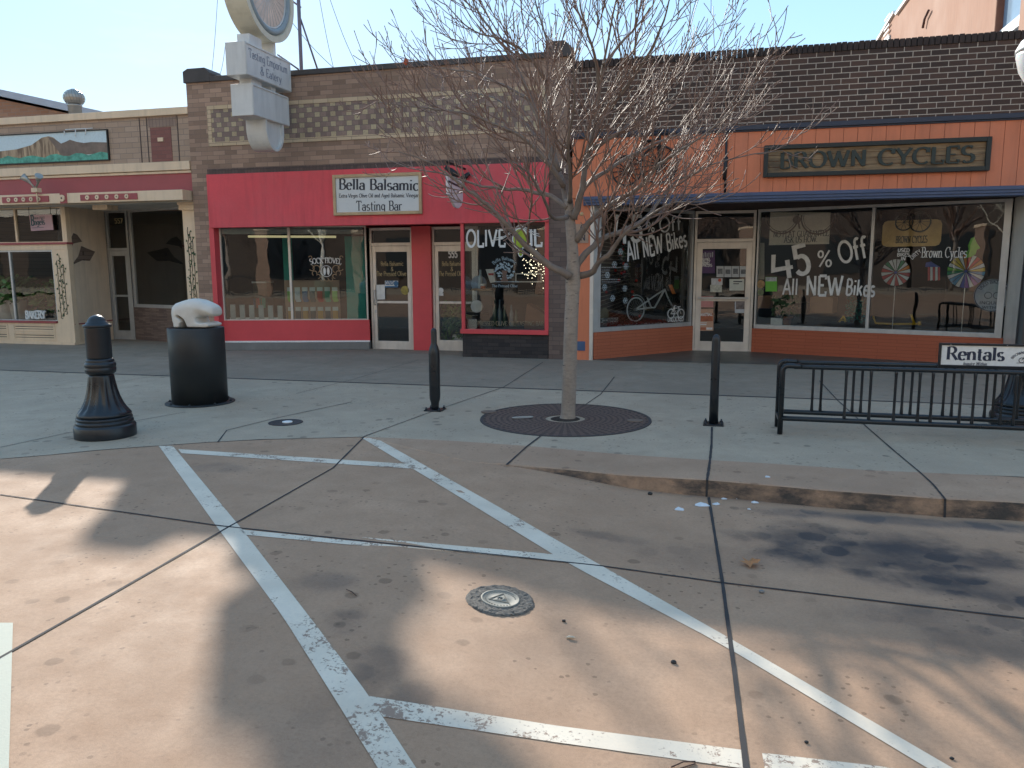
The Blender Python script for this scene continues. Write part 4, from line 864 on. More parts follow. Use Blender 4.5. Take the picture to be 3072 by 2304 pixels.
m = MB(); m.lathe((c.x+.02, c.y, .004), [(.052, 0), (.052, .010), (.045, .012), (.001, .012)], 24); m.build('centre_disc', WHITEP, T)
# bike rack
RY0, RY1 = 7.82, 8.19; RX0, RX1 = .63, 4.4
T = thing('bike_rack', (RX0, 8.0, 0), 'long low black tubular bike rack on the pavement before the cycle shop', 'bike rack')
for y in (RY0, RY1):
    for x in (RX0, RX1):
        s = 1 if x == RX0 else -1
        m = MB(); m.tube([(x, y, 0), (x, y, .61)] + [(x+s*.05*(1-math.cos(a)), y, .61+.05*math.sin(a)) for a in (.4, .8, 1.2, 1.57)] + [(x+s*.16, y, .66)], .025, 12); m.build('leg', BLK, T)
    m = MB(); m.tube([(RX0+.1, y, .652), (RX1-.1, y, .652)], .021, 10); m.build('top_rail', BLK, T)
    m = MB(); m.tube([(RX0, y, .155), (RX1, y, .155)], .024, 10); m.build('bottom_rail', BLK, T)
for x in (RX0, RX1): m = MB(); m.bar((x, RY0, .14), (x, RY1, .14), .04, .03); m.build('end_bar', BLK, T)
bars = [(522, 1), (590, 1), (785, 0), (845, 1), (912, 1), (982, 0), (1180, 0), (1240, 1), (1310, 1), (1372, 0), (1475, 0), (1570, 1), (1640, 1), (1705, 0), (1810, 0), (1905, 1), (1970, 1), (2035, 0), (2140, 0)]
xb = [atY((2240+.376*zx)/DS, 865, RY1 if bk else RY0).x for zx, bk in bars]
bl = [(x, bars[i][1]) for i, x in enumerate(xb)]; last = bl[-1][0]
while last < RX1-.2: last += .15; bl.append((last, len(bl) % 2))
for x, bk in bl:
    y = RY1 if bk else RY0; m = MB(); m.tube([(x, y, .16), (x, y, .20), (x, y, .25), (x, y, .56), (x, y, .61), (x, y, .655)], [.017, .015, .0125, .0125, .015, .017], 8); m.build('bar', BLK, T)
# rentals board on the rack
PRs = FY(7.99); u0 = PRs.uv(2028, 770)[0]; v0 = .678; v1 = .888
T = thing('rental_sign', (u0+.6, 7.99, v0), 'white Rentals board in a black frame standing on the bike rack', 'sign')
m = MB(); m.pframe(PRs, u0, u0+1.35, v0-.02, v1, -.03, .012, .018, .018, .03, .02); m.build('frame', BLK, T, .003)
m = MB(); m.pbox(PRs, u0+.017, u0+1.334, v0+.008, v1-.018, -.02, 0); m.build('board', rough_flat('white_sign_board', (.72, .72, .70), .5), T)
INK = rough_flat('navy_ink', (.018, .026, .055), .6)
a = PRs.uv(2045, 776.5); b = PRs.uv(2168, 776.5)
m = MB(); text(m, PRs, 'Rentals', a[0], a[1], .118, .001, .225, .055, True, 6, .10, width=b[0]-a[0]); 
a = PRs.uv(2080, 788); b = PRs.uv(2131, 788); text(m, PRs, 'Inquire Within', a[0], a[1], .027, .001, .2, .09, True, 6, .14, width=b[0]-a[0], slant=.25)
e = PRs.uv(2212, 782)
text(m, PRs, 'BROWN CYCLES', e[0]-.11, e[1]+.075, .022, .001, .2, .08, True, 6, .14, arc=.11)
for s in (-1, 1): m.torus(PRs, e[0]+s*.03+.01, e[1]+.015, .002, .022, .003, 20, 4)
m.tube([PRs.P(e[0]-.02, e[1]+.015, .003), PRs.P(e[0], e[1]+.05, .003), PRs.P(e[0]+.03, e[1]+.045, .003), PRs.P(e[0]+.04, e[1]+.015, .003)], .0025, 4)
m.pbox(PRs, e[0]-.06, e[0]+.08, e[1]-.012, e[1]-.008, .001, .002); m.build('lettering', INK, T)
for u in (.09, .55, .9, 1.25): 
    m = MB(); m.ball(PRs.P(u0+u, v1-.011, .012), .004, 6, 4); m.build('screw', GALU, T)
# street lamp at the right edge
c = G(2199, 917); T = thing('street_lamp', c, 'black street lamp with fluted base and white acorn globe, right edge of the pavement', 'street lamp')
ornate(T, c, .95, BLK)
m = MB(); m.lathe(c, [(.10, .75), (.088, .80), (.082, 1.6), (.074, 3.12), (.095, 3.14), (.10, 3.17), (.085, 3.2)], 60, flute=Fl(12, lambda z: .08 if .85 < z < 3.0 else 0)); m.build('pole', BLK, T)
GLOBE = NT('opal_globe'); GLOBE.b.inputs['Subsurface Weight'].default_value = .3; GLOBE = GLOBE.fin((.85, .85, .83), .25)
m = MB(); m.lathe(c, [(.10, 3.19), (.19, 3.3), (.26, 3.42), (.295, 3.56), (.29, 3.60), (.001, 3.60)], 32); m.build('globe', GLOBE, T)
m = MB(); m.lathe(c, [(.30, 3.595), (.30, 3.62), (.26, 3.70), (.17, 3.77), (.06, 3.81), (.03, 3.88), (.001, 3.90)], 32); m.build('globe_cap', WHITEP, T)
# litter
def leaf(p, name, mat, size, label):
    m = MB(); out = [(0, -.5), (.12, -.25), (.42, -.38), (.3, -.05), (.5, .18), (.22, .2), (.12, .5), (-.05, .24), (-.38, .34), (-.22, .06), (-.5, -.12), (-.18, -.18)]
    m.add([(p.x, p.y, p.z+.02)]+[(p.x+size*x, p.y+size*y, p.z+.012+.02*abs(x*y)*8*random.random()+random.uniform(0, .02)) for x, y in out], [(0, i+1, (i+1) % len(out)+1) for i in range(len(out))]); return tag(m.build(name, mat), label, 'leaf')
leaf(GR(1620, 1222), 'fallen_leaf', paint('dry_leaf', (.38, .17, .065), .7, .25, 30), .125, 'curled orange brown maple leaf lying on the road')
SHARD = rough_flat('white_plastic', (.62, .64, .66), .35)
SL = [(1467, 1102, .085, 'ragged white plastic shard nearest the camera, left of the others'), (1516, 1093, .10, 'curved white plastic shard just left of the gutter joint'), (1546, 1090.5, .06, 'small white plastic shard just right of the gutter joint'), (1595, 1076, .13, 'largest white plastic shard, against the kerb'), (1565, 1079, .045, 'small round white shard beside the largest one at the kerb'), (1630, 1087, .06, 'grey white shard furthest right along the kerb'), (1618, 1101, .03, 'tiny white crumb below the kerb shards'), (1658, 1031.5, .05, 'flat white scrap lying on top of the kerb')]
for px, py, s, lb in SL:
    onk = py < 1040; p = G(px, py) if onk else GR(px, py); m = MB(); n = 7; a0 = random.random()*6
    V = [(p.x, p.y, p.z+.012)]
    for i in range(n): a = a0+6.2832*i/n; r = s*random.uniform(.35, .6); V.append((p.x+r*math.cos(a), p.y+r*.5*math.sin(a), p.z+.004+.30*s*max(0, math.sin(a))*random.uniform(.2, .7)))
    m.add(V, [(0, i+1, (i+1) % n+1) for i in range(n)]); o = tag(m.build('plastic_shard', SHARD), lb, 'plastic shard', 'broken white plastic by the kerb')
    md = o.modifiers.new('thick', 'SOLIDIFY'); md.thickness = .003
DST = paint('dark_pebble', (.03, .03, .03), .8, .3, 40); GST = paint('grey_pebble', (.20, .19, .18), .85, .3, 40)
for px, py, s, mt, lb in [(1404, 1069, .02, DST, 'round dark pebble on the road below the low kerb'), (1645, 1281, .016, GST, 'grey pebble on the road below the orange leaf'), (1218, 1343, .010, DST, 'dark nut husk between the utility cover and the pale pod'), (1455, 1433, .014, DST, 'dark bud on the sunlit road near the gutter joint'), (2056, 1690/1.0 if False else 1640, .008, DST, 'small dark bit beside the white line at lower right'), (1742, 1605, .008, DST, 'small dark pebble at the foot of the right white line')]:
    p = GR(px, py); m = MB(); m.ball((p.x, p.y, p.z+s*.5), s, 8, 6, (1, .8, .6)); 
    m.v = [(x+random.uniform(-.1, .1)*s, y+random.uniform(-.1, .1)*s, z+random.uniform(-.1, .1)*s) for x, y, z in m.v]; tag(m.build('pebble', mt), lb, 'pebble', 'bits of grit on the road')
p = GR(1232, 1381); m = MB(); m.tube([(p.x-.02, p.y, p.z+.006), (p.x-.008, p.y+.003, p.z+.009), (p.x+.012, p.y+.004, p.z+.009), (p.x+.026, p.y+.010, p.z+.006)], [.003, .007, .006, .001], 8); tag(m.build('seed_pod', paint('pale_pod', (.55, .47, .36), .7, .2, 60)), 'pale cream seed pod on the sunlit road', 'seed pod')
TWG = paint('brown_twig', (.10, .055, .04), .8, .3, 40)
a, b = GR(748, 1273, .006), GR(770, 1287, .006); m = MB(); m.tube([a, a.lerp(b, .5)+Vector((.004, 0, .004)), b], [.002, .003, .002], 6); tag(m.build('twig', TWG), 'short brown twig on the road left of the utility cover', 'twig', 'twigs on the road')
a, b = GR(1450, 1657, .006), GR(1502, 1645, .006); m = MB(); m.tube([a, a.lerp(b, .5)+Vector((0, .006, .006)), b, b+Vector((0, -.012, 0)), a+Vector((0.02, -.008, 0))], .0025, 6); tag(m.build('twig', TWG), 'bent hairpin shaped twig at the bottom edge beside the joint', 'twig', 'twigs on the road')
# ------------------------------------------------------------------ projecting pole sign of the middle shop
SX = -7.49; TH = .365
SW = paint('aged_white_sign', (.60, .60, .58), .5, .08, 2, .03, streak=True); SWY = paint('aged_cream_sign', (.60, .56, .44), .5, .1, 1.5, .03, streak=True)
PSX = Plane((SX, 11.0), (SX, 13.4))              # right-hand face, u runs away from the street
T = thing('projecting_sign', (SX-TH/2, 13.4, 3.6), 'white projecting sign with round wheel panel over two boxes, above the crimson front', 'sign')
def fr(px, py): return PSX.uv(px, py)
z1a = avg(fr(530, 80)[1], fr(627, 142)[1]); z1b = avg(fr(530, 163)[1], fr(627, 196)[1]); uA = fr(530, 120)[0]; uB = 2.30
m = MB(); m.pbox(PSX, uA, uB, z1b, z1a, -TH, 0); o = m.build('sign_box', SW, T, .008)
m = MB(); m.pframe(PSX, uA+.01, uB-.01, z1b+.01, z1a-.01, .001, .010, .02, .02, .02, .02); m.build('face_frame', SW, o)
SINK = rough_flat('grey_blue_lettering', (.16, .18, .24), .6); m = MB()
wv = (z1a-z1b)
text(m, PSX, 'Tasting Emporium', uA+.10, z1b+wv*.56, wv*.27, .0015, .14, .05, False, 10, .10, width=uB-uA-.22); text(m, PSX, '& Eatery', uA+.42, z1b+wv*.17, wv*.26, .0015, .14, .05, False, 10, .10, width=.66); m.build('lettering', SINK, o)
z2a = avg(fr(545, 180)[1], fr(619, 208)[1]); z2b = avg(fr(545, 247)[1], fr(620, 273)[1]); uC = fr(545, 215)[0]; uD = 2.18
m = MB(); m.pbox(PSX, uC, uD, z2b, z2a, -TH-.03, 0); o = m.build('sign_box', SW, T, .008)
m = MB(); m.pframe(PSX, uC+.01, uD-.01, z2b+.01, z2a-.01, .001, .012, .02, .02, .02, .02); m.build('face_frame', SW, o)
for ua, ub, za, zb in ((uA+.25, uA+.62, z1a, z1a+.18), (uA+.98, uA+1.06, z1a, z1a+.28), (uC+.12, uC+.42, z2a, z1b), (uC+.72, uC+.86, z2a, z1b)):
    m = MB(); m.pbox(PSX, ua, ub, za-.003, zb+.003, -TH+.07, -.07); m.build('post', SW, T)
# U-shaped foot
uE, uF = fr(580, 280)[0], fr(604, 280)[0]; uE -= 0.02
um_, rr_ = (uE+uF)/2+.05, (uF-uE)/2+.10; zc = z2b-.12; zb_ = fr(585, 324)[1]
rz = zc-zb_
out = [(um_-rr_, z2b)] + [(um_+rr_*math.cos(math.radians(180+i*9)), zc+rz*math.sin(math.radians(180+i*9))) for i in range(21)] + [(um_+rr_, z2b)]
m = MB(); m.prism(PSX, out, -TH-.02, -.05); m.build('foot', SW, T)
m = MB(); k = len(out); inn = [(um_+(u-um_)*.86, zc+(v-zc)*.9 if v < zc else v) for u, v in out]
m.add([PSX.P(u, v, 0) for u, v in out]+[PSX.P(u, v, 0) for u, v in inn]+[PSX.P(u, v, -.0495) for u, v in inn]+[PSX.P(u, v, -.0495) for u, v in out], [(i, i+1, k+i+1, k+i) for i in range(k-1)]+[(k+i, k+i+1, 2*k+i+1, 2*k+i) for i in range(k-1)]+[(3*k+i, 3*k+i+1, i+1, i) for i in range(k-1)]); m.build('foot_rim', SW, T)
# round wheel panel
cu = 1.72; zbot = fr(590, 93)[1]; R = .80; cz = zbot+R+.02
m = MB(); m.disc(PSX, cu, cz, -TH-.03, -.05, R, 64); o = m.build('round_panel', SWY, T)
m = MB(); N = 64
V = [PSX.P(cu+r*math.cos(6.2832*i/N), cz+r*math.sin(6.2832*i/N), d) for r, d in ((R, -.05), (R, 0), (R-.10, 0), (R-.12, -.04)) for i in range(N)]
m.add(V, [(j*N+i, j*N+(i+1) % N, (j+1)*N+(i+1) % N, (j+1)*N+i) for j in range(3) for i in range(N)]); m.build('rim', SWY, o)
m = MB(); m.torus(PSX, cu, cz, -.045, R-.17, .055, 64, 8); m.build('painted_tyre', rough_flat('grey_tyre', (.27, .33, .36), .7), o)
m = MB(); m.torus(PSX, cu, cz, -.045, R-.235, .016, 64, 6)
for i in range(30):
    a = 6.2832*i/30; m.tube([PSX.P(cu+.07*math.cos(a+.5), cz+.07*math.sin(a+.5), -.044), PSX.P(cu+(R-.235)*math.cos(a), cz+(R-.235)*math.sin(a), -.044)], .004, 4)
m.build('painted_spokes', SW, o)
m = MB(); m.disc(PSX, cu, cz, -.05, -.047, R-.25, 48); m.build('picture', paint('faded_pink_picture', (.62, .50, .42), .6, .25, 3), o)
# rooftop things
T = thing('roof_mast', (-9.85, 18, 4.3), 'tall pinkish steel mast with slanting braces on the middle shop roof', 'mast')
MST = paint('purple_grey_steel', (.16, .12, .14), .5, .15, 4)
a, b = atY(651, 150, 18), atY(638, -60, 18); a.z = 4.3; m = MB(); m.tube([a, Vector((a.x, 18, b.z))], .045, 8); m.build('pole', MST, T)
for p, q in (((649, 40), (686, 150)), ((620, -6), (650, 16)), ((600, 118), (645, 150))): m = MB(); m.tube([atY(*p, 18.05), atY(*q, 18.05)], .022, 6); m.build('brace', MST, T)
WIRE = rough_flat('grey_wire', (.12, .12, .13), .6)
for i, (p, q, lb) in enumerate([((690, -4), (720, 145), 'thin guy wire right of the roof mast, nearer one'), ((712, -4), (770, 140), 'thin guy wire right of the roof mast, farther one'), ((470, -4), (457, 160), 'thin wire dropping beside the left end of the brick parapet'), ((487, 95), (474, 165), 'short wire hanging from the corner of the projecting sign'), ((612, 22), (722, 148), 'slanting wire crossing behind the roof mast')]):
    A, B = atY(*p, 16), atY(*q, 16); m = MB(); m.tube([lerp(A, B, j/6)+Vector((0, 0, -.08*math.sin(math.pi*j/6))) for j in range(7)], .006, 4); tag(m.build('guy_wire', WIRE), lb, 'wire', 'wires round the roof mast')
c = atY(163, 248, 16); c.z = 4.15; T = thing('turbine_vent', c, 'bulbous metal turbine vent on the low cafe roof', 'roof vent')
GALV = paint('galvanised_steel', (.40, .38, .34), .4, .15, 6, .05, .7)
zt = atY(163, 192, 16).z-c.z; m = MB(); m.lathe(c, [(.145, 0), (.145, zt-.40), (.16, zt-.39), (.16, zt-.35)], 24); m.build('stack', GALV, T)
m = MB()
for i in range(22):
    a = 6.2832*i/22; V = []
    for j in range(9):
        th = math.pi*(.12+.80*j/8); r = .235*math.sin(th); z = zt-.20-.20*math.cos(th)*-1*-1
        for da in (0, .22): V.append((c.x+r*math.cos(a+da+j*.06), c.y+r*math.sin(a+da+j*.06), c.z+zt-.20+.195*math.cos(th)))
    m.add(V, [(2*j, 2*j+1, 2*j+3, 2*j+2) for j in range(8)])
m.ball((c.x, c.y, c.z+zt-.2), .2, 16, 8, (1, 1, .85)); m.build('turbine', GALV, T)
m = MB(); m.lathe((c.x, c.y, c.z+zt-.03), [(.09, 0), (.05, .03), (.001, .035)], 16); m.build('cap', GALV, T)
# background buildings
T = thing('gable_building', (-24, 24, 0), 'orange brick building with pale gable edge behind the cafe roof', 'building')
PG = FY(20); m = MB(); m.prism(PG, [(-34, 0), (-17.5, 0), (-17.5, 5.85), (-21.0, 6.62), (-25, 7.6), (-34, 5.6)], -8, 0); m.build('wall', brick('orange_rubble_brick', (.36, .16, .085), (.46, .24, .14), (.30, .22, .17), .3, .1, .014, dirt=.4), T)
m = MB()
for a, b in (((-25, 7.62), (-17.3, 5.86)), ((-34.2, 5.6), (-25, 7.62))): m.prism(PG, [a, b, (b[0], b[1]+.2), (a[0], a[1]+.2)], -8.2, .15)
m.build('gable_trim', paint('pale_trim', (.42, .43, .47), .6, .1, 2), T)
T = thing('stucco_building', (10, 40, 0), 'tall salmon stucco building behind the cycle shop roof', 'building')
STU = paint('salmon_stucco', (.37, .185, .115), .85, .06, .35, .1, streak=True)
PXB = Plane((8.0, 60), (8.0, 20))                # faces left, u runs towards the street
def bx(px, py): return PXB.uv(px, py)
A1, A2, A3, A4 = bx(1894, 96), bx(1934, 29), bx(1939, 33), bx(1970, -6)
uw0, uw1 = bx(2150, 40)[0], bx(2202, 40)[0]; DPW = ray(2167, 40).x/ray(2167, 40).y*(60-uw0)-8
pts = [(A1[0], 0), (uw0, 0), (uw0, A3[1]), (A3[0], A3[1]), (A2[0], A2[1]), (A1[0], A1[1])]
m = MB(); m.prism(PXB, pts, -10, 0); m.pbox(PXB, uw1, 48, 0, A3[1], -10, 0); m.build('wall', STU, T)
m = MB(); m.prism(PXB, [A1, A2, (A2[0], A2[1]+.13), (A1[0]-.2, A1[1]+.13)], -10.1, .12); m.prism(PXB, [A3, (uw0, pts[2][1]), (uw0, pts[2][1]+.13), (A3[0]-.1, A3[1]+.13)], -10.1, .12); m.build('roof_edge', WHITEP, T)
m = MB(); m.pbox(PXB, uw0, uw1, 0, A3[1]-.1, -10, -DPW); o = m.build('window', paint('blue_glass', (.26, .36, .46), .12, .1, 1, 0, .0), T)
z = PXB.uv(2185, 40, -DPW)[1]; m = MB(); m.pbox(PXB, uw0, uw1, z-.45, z-.15, -DPW+.001, -DPW+.08); m.build('window_bar', WHITEP, o)
m = MB(); m.pbox(PXB, uw0+.002, uw0+.03, 0, 13, -DPW, -.01); m.build('window_reveal', paint('dark_salmon', (.24, .10, .06), .85), T)
a = bx(1911, 97); b = bx(1924, 80); m = MB(); m.pbox(PXB, a[0], b[0], a[1]-1, b[1]+.1, .01, .08); m.cur = 1
for i in range(9): m.pbox(PXB, a[0]+.1, b[0]-.1, a[1]-.9+i*.25, a[1]-.8+i*.25, .081, .10)
m.build('louvre_vent', [WHITEP, GALU], T)
p0, p1, p2 = bx(1999, 60), bx(2003, 40), bx(2012, 22); m = MB(); m.tube([PXB.P(*p0, .1), PXB.P(*p1, .1), PXB.P(*p2, .1)], .05, 6); m.build('cable', paint('dark_cable', (.12, .06, .05), .8), T)
# ------------------------------------------------------------------ the bare street tree
random.seed(5)
T = thing('street_tree', TREE, 'bare winter tree with pale grey trunk and spreading twigs in the iron grate', 'tree')
BARK = NT('grey_bark'); n1 = BARK.noise(3.0, 6, .65, BARK.scaled(1, 1, .6)); n2 = BARK.noise(16, 5, .7, BARK.scaled(1, 1, 2.2)); n3 = BARK.noise(5.5, 4, .6, BARK.scaled(1.6, 1.6, 5.0))
cc = BARK.mix(BARK.ramp(n1, .3, .7), (.235, .19, .155), (.37, .315, .265)); cc = BARK.mix(BARK.ramp(n2, .45, .75, 0, .5), cc, (.12, .095, .08)); cc = BARK.mix(BARK.ramp(n3, .64, .70, 0, .8), cc, (.055, .042, .038))
BARK.bump(BARK.math('ADD', n2, n3), .5, .012); BARK = BARK.fin(cc, .8)
LIMBB = NT('limb_bark'); q1 = LIMBB.noise(5, 6, .65); LIMBB.bump(LIMBB.noise(30, 4), .4, .008); LIMBB = LIMBB.fin(LIMBB.mix(LIMBB.ramp(q1, .3, .7), (.13, .10, .082), (.25, .205, .17)), .7)
TWIG = NT('twig_bark'); TWIG = TWIG.fin(TWIG.mix(TWIG.ramp(TWIG.noise(8, 3), .3, .7), (.14, .085, .062), (.27, .175, .135)), .58)
def zt_(x, y): return (720+.4689*x, .4689*y)
def tp(px, py, dy): return atY(px, py, TREE.y+dy)
def smooth_path(pts, k=4):
    out = []
    for i in range(len(pts)-1):
        p0, p1, p2, p3 = pts[max(i-1, 0)], pts[i], pts[i+1], pts[min(i+2, len(pts)-1)]
        for j in range(k):
            t = j/k; out.append(p1*(1)+(p2-p0)*.5*t+(p0*2-p1*5+p2*4-p3)*.5*t*t+(p1*3-p0-p2*3+p3)*.5*t*t*t)
    return out+[pts[-1]]
m = MB()
tr = smooth_path([tp(1226, 906, 0), tp(1228, 880, 0), tp(1231, 780, 0), tp(1234, 690, 0), tp(1237, 630, 0), tp(1238, 590, 0), tp(1237, 545, 0), tp(1232, 480, .02), tp(1228, 430, .03)], 4)
n = len(tr); rad = []
for i in range(n):
    t = i/(n-1); r = lerp(.078, .070, min(1, t*1.8)) if t < .56 else lerp(.070, .045, (t-.56)/.44)
    if i < 5: r += .012*(1-i/5)**2
    if .5 < t < .66: r += .008
    rad.append(r)
m.tube(tr, rad, 20); m.build('trunk', BARK, T)
# main limbs traced in the photograph's directions, each with its own depth offset
LIMBS = [
 ([(1090, 1275), (1000, 1225), (900, 1140), (830, 1075), (760, 990), (690, 925), (600, 860), (520, 800), (420, 735), (300, 700)], -.1, -.9, .036),
 ([(1120, 1272), (1190, 1255), (1215, 1215), (1280, 1160), (1330, 1085), (1420, 1025), (1500, 965), (1580, 930), (1700, 930)], .05, -.7, .034),
 ([(1118, 1230), (1180, 1150), (1250, 1095), (1340, 1060), (1440, 1005), (1500, 930), (1560, 850), (1680, 790), (1800, 740), (2070, 690)], .05, .7, .033),
 ([(1118, 1110), (1200, 1000), (1290, 935), (1400, 870), (1500, 760), (1600, 690), (1760, 580), (1960, 370)], .0, -.5, .030),
 ([(1090, 1000), (1075, 920), (1055, 830), (1020, 720), (1000, 560), (980, 400), (985, 200), (930, 0), (915, -160)], .0, .5, .034),
 ([(1105, 1010), (1140, 900), (1160, 760), (1195, 620), (1220, 470), (1250, 260), (1300, 0), (1330, -140)], .0, -.4, .034),
 ([(1080, 960), (1000, 905), (900, 880), (780, 868), (650, 850), (500, 800), (380, 780), (260, 740)], .0, .6, .024),
 ([(1062, 860), (980, 740), (880, 640), (760, 580), (600, 520), (420, 500), (200, 470)], .0, -.9, .024),
 ([(1040, 790), (940, 540), (850, 320), (720, 130), (640, 0), (600, -90)], .0, .3, .024),
 ([(1150, 860), (1250, 790), (1400, 700), (1560, 630), (1700, 600), (1880, 560)], .0, 1.0, .022),
 ([(1175, 700), (1300, 620), (1450, 520), (1600, 420), (1760, 260)], .0, .2, .022),
 ([(1205, 590), (1320, 440), (1440, 270), (1520, 100), (1560, -60)], .0, -.9, .022),
 ([(1000, 560), (900, 460), (760, 380), (620, 330), (430, 300), (330, 210)], .3, .9, .018),
 ([(985, 380), (900, 260), (800, 190), (640, 140), (520, 20)], .3, -.7, .016),
 ([(1225, 420), (1200, 250), (1150, 80), (1120, -80)], -.2, -.8, .018),
 ([(1245, 300), (1340, 180), (1450, 60), (1500, -60)], -.3, .3, .015),
 ([(1075, 1000), (1010, 1000), (960, 900), (900, 800), (820, 740)], -.1, -1.7, .022),
 ([(1090, 930), (1090, 800), (1080, 650), (1110, 480), (1100, 280)], -.05, -1.4, .022),
 ([(1060, 860), (990, 700), (930, 620), (820, 500), (700, 440), (560, 420)], .0, 1.6, .020),
]
UPV = Vector((0, 0, 1))
seeds = []; SEG = []          # twigs to grow from: (point, direction, radius, length)
for pts, d0, d1, r0 in LIMBS:
    k = len(pts); P = [tp(*zt_(*p), lerp(d0, d1, (i/(k-1))**1.1)) for i, p in enumerate(pts)]
    P = smooth_path(P, 4); n = len(P)
    P = [P[0]]+[p+Vector((random.uniform(-1, 1), random.uniform(-1, 1), random.uniform(-1, 1)))*.008 for p in P[1:]]
    R = [lerp(r0*1.3, .0042, (i/(n-1))**.62) for i in range(n)]; m = MB(); m.tube(P, R, 10); m.build('limb', LIMBB, T)
    Ls = sum((P[i+1]-P[i]).length for i in range(n-1)); acc = 0; nxt = .28+random.random()*.1; side = 1
    for i in range(n-1):
        acc += (P[i+1]-P[i]).length
        if acc > nxt:
            nxt = acc+random.uniform(.13, .23); side = -side; f = acc/Ls
            seeds.append((P[i], (P[i+1]-P[i]).normalized(), max(.0035, R[i]*random.uniform(.32, .5)), random.uniform(.7, 1.35)*(1.25-.5*f), side))
    seeds.append((P[-1], (P[-1]-P[-2]).normalized(), .004, .35, 1))
crown = MB(); cnt = [0]
def grow(p, t, r, ln, depth, side):
    if ln < .05: return
    st = .055; ns = max(2, int(ln/st)); pts = [p]; dirs = []; d = t.copy(); bend = random.uniform(.05, .13)
    for i in range(ns):
        d = (d + UPV*bend*(1.0 if d.z < .8 else 0) + Vector((random.uniform(-1, 1), random.uniform(-1, 1), random.uniform(-.8, .8)))*.11).normalized()
        p = p+d*(ln/ns); pts.append(p); dirs.append(d.copy())
    rad = [max(.0034, lerp(r*1.2, .0036, i/ns)) for i in range(ns+1)]
    crown.tube(pts, rad, 5 if r > .005 else 4, caps=False); cnt[0] += 1
    if random.random() < .75:
        e = pts[-1]; crown.tube([e, e+d*.007, e+d*.018], [.0026, .0048, .0014], 4, caps=False)   # bud
    if depth <= 0: return
    s = side
    for i in range(1, ns):
        if random.random() < (.44 if depth == 2 else .22):
            s = -s; ax = dirs[i].cross(UPV)
            if ax.length < .1: ax = Vector((1, 0, 0))
            ax.normalize(); ax.rotate(Matrix.Rotation(random.uniform(0, 6.28), 3, dirs[i])); q = dirs[i].copy(); q.rotate(Matrix.Rotation(math.radians(random.uniform(22, 46)), 3, ax))
            grow(pts[i], q, max(.0026, rad[i]*.62), ln*random.uniform(.28, .55)*(1-.5*i/ns)+.03, depth-1, s)
for p, t, r, ln, side in seeds:
    ax = t.cross(UPV)
    if ax.length < .1: ax = Vector((1, 0, 0))
    ax.normalize(); ax.rotate(Matrix.Rotation(random.uniform(0, 6.28), 3, t)); q = t.copy(); q.rotate(Matrix.Rotation(math.radians(random.uniform(20, 46)), 3, ax))
    grow(p, q, r, ln, 2, side)
crown.build('crown', TWIG, T)
print('twigs', cnt[0], len(crown.f))
o = MB(); p = tp(877, 133, -.5); o.add([(p.x+.03*math.cos(a), p.y+.01*math.sin(3*a), p.z+.035*math.sin(a)) for a in (0, 1.2, 2.2, 3.4, 4.6, 5.5)], [(0, 1, 2, 3, 4, 5)]); o.build('dead_leaf', paint('red_leaf', (.42, .09, .04), .7), T)
# pale pruning scar
o = MB(); p = tp(1258, 463, -.06); o.lathe((0, 0, 0), [(.018, 0), (.02, .004), (.001, .006)], 12); o.v = [(p.x+x, p.y-z-.045, p.z+y) for x, y, z in o.v]; o.build('pruning_scar', paint('raw_wood', (.55, .40, .22), .7), T)
# ------------------------------------------------------------------ signs, window lettering, goods behind the glass
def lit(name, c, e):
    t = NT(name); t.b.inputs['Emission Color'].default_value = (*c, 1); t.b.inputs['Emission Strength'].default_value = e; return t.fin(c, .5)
def put(mb, name, mats, label, cat, group=None, bevel=0):
    return tag(mb.build(name, mats, None, bevel), label, cat, group)
def z4(x, y): return ((600+.28933*x)*.72, (460+.28933*y)*.72)
def z5(x, y): return ((1060+.28933*x)*.72, (620+.28933*y)*.72)
def z6(x, y): return ((1680+.32553*x)*.72, (560+.32553*y)*.72)
def z7(x, y): return ((2240+.37613*x)*.72, (560+.37613*y)*.72)
def z2(x, y): return ((.28933*x)*.72, (560+.28933*y)*.72)
def line(mb, P, s, a, b, cap, d, **k):      # lettering whose baseline runs from pixel a to pixel b
    A = P.uv(*a); B = P.uv(*b); w_ = math.hypot(B[0]-A[0], B[1]-A[1])
    return text(mb, P, s, A[0], A[1], cap, d, width=w_, rise=math.atan2(B[1]-A[1], B[0]-A[0]), **k)
def quadpx(mb, P, pts, d): mb.add([P.P(*P.uv(*p, d), d) for p in pts], [tuple(range(len(pts)))])
GOLD = rough_flat('gold_leaf', (.42, .33, .17), .5); DKINK = rough_flat('charcoal_ink', (.03, .032, .045), .6)
WOODF = paint('pale_wood', (.46, .32, .18), .6, .2, 6, .05)
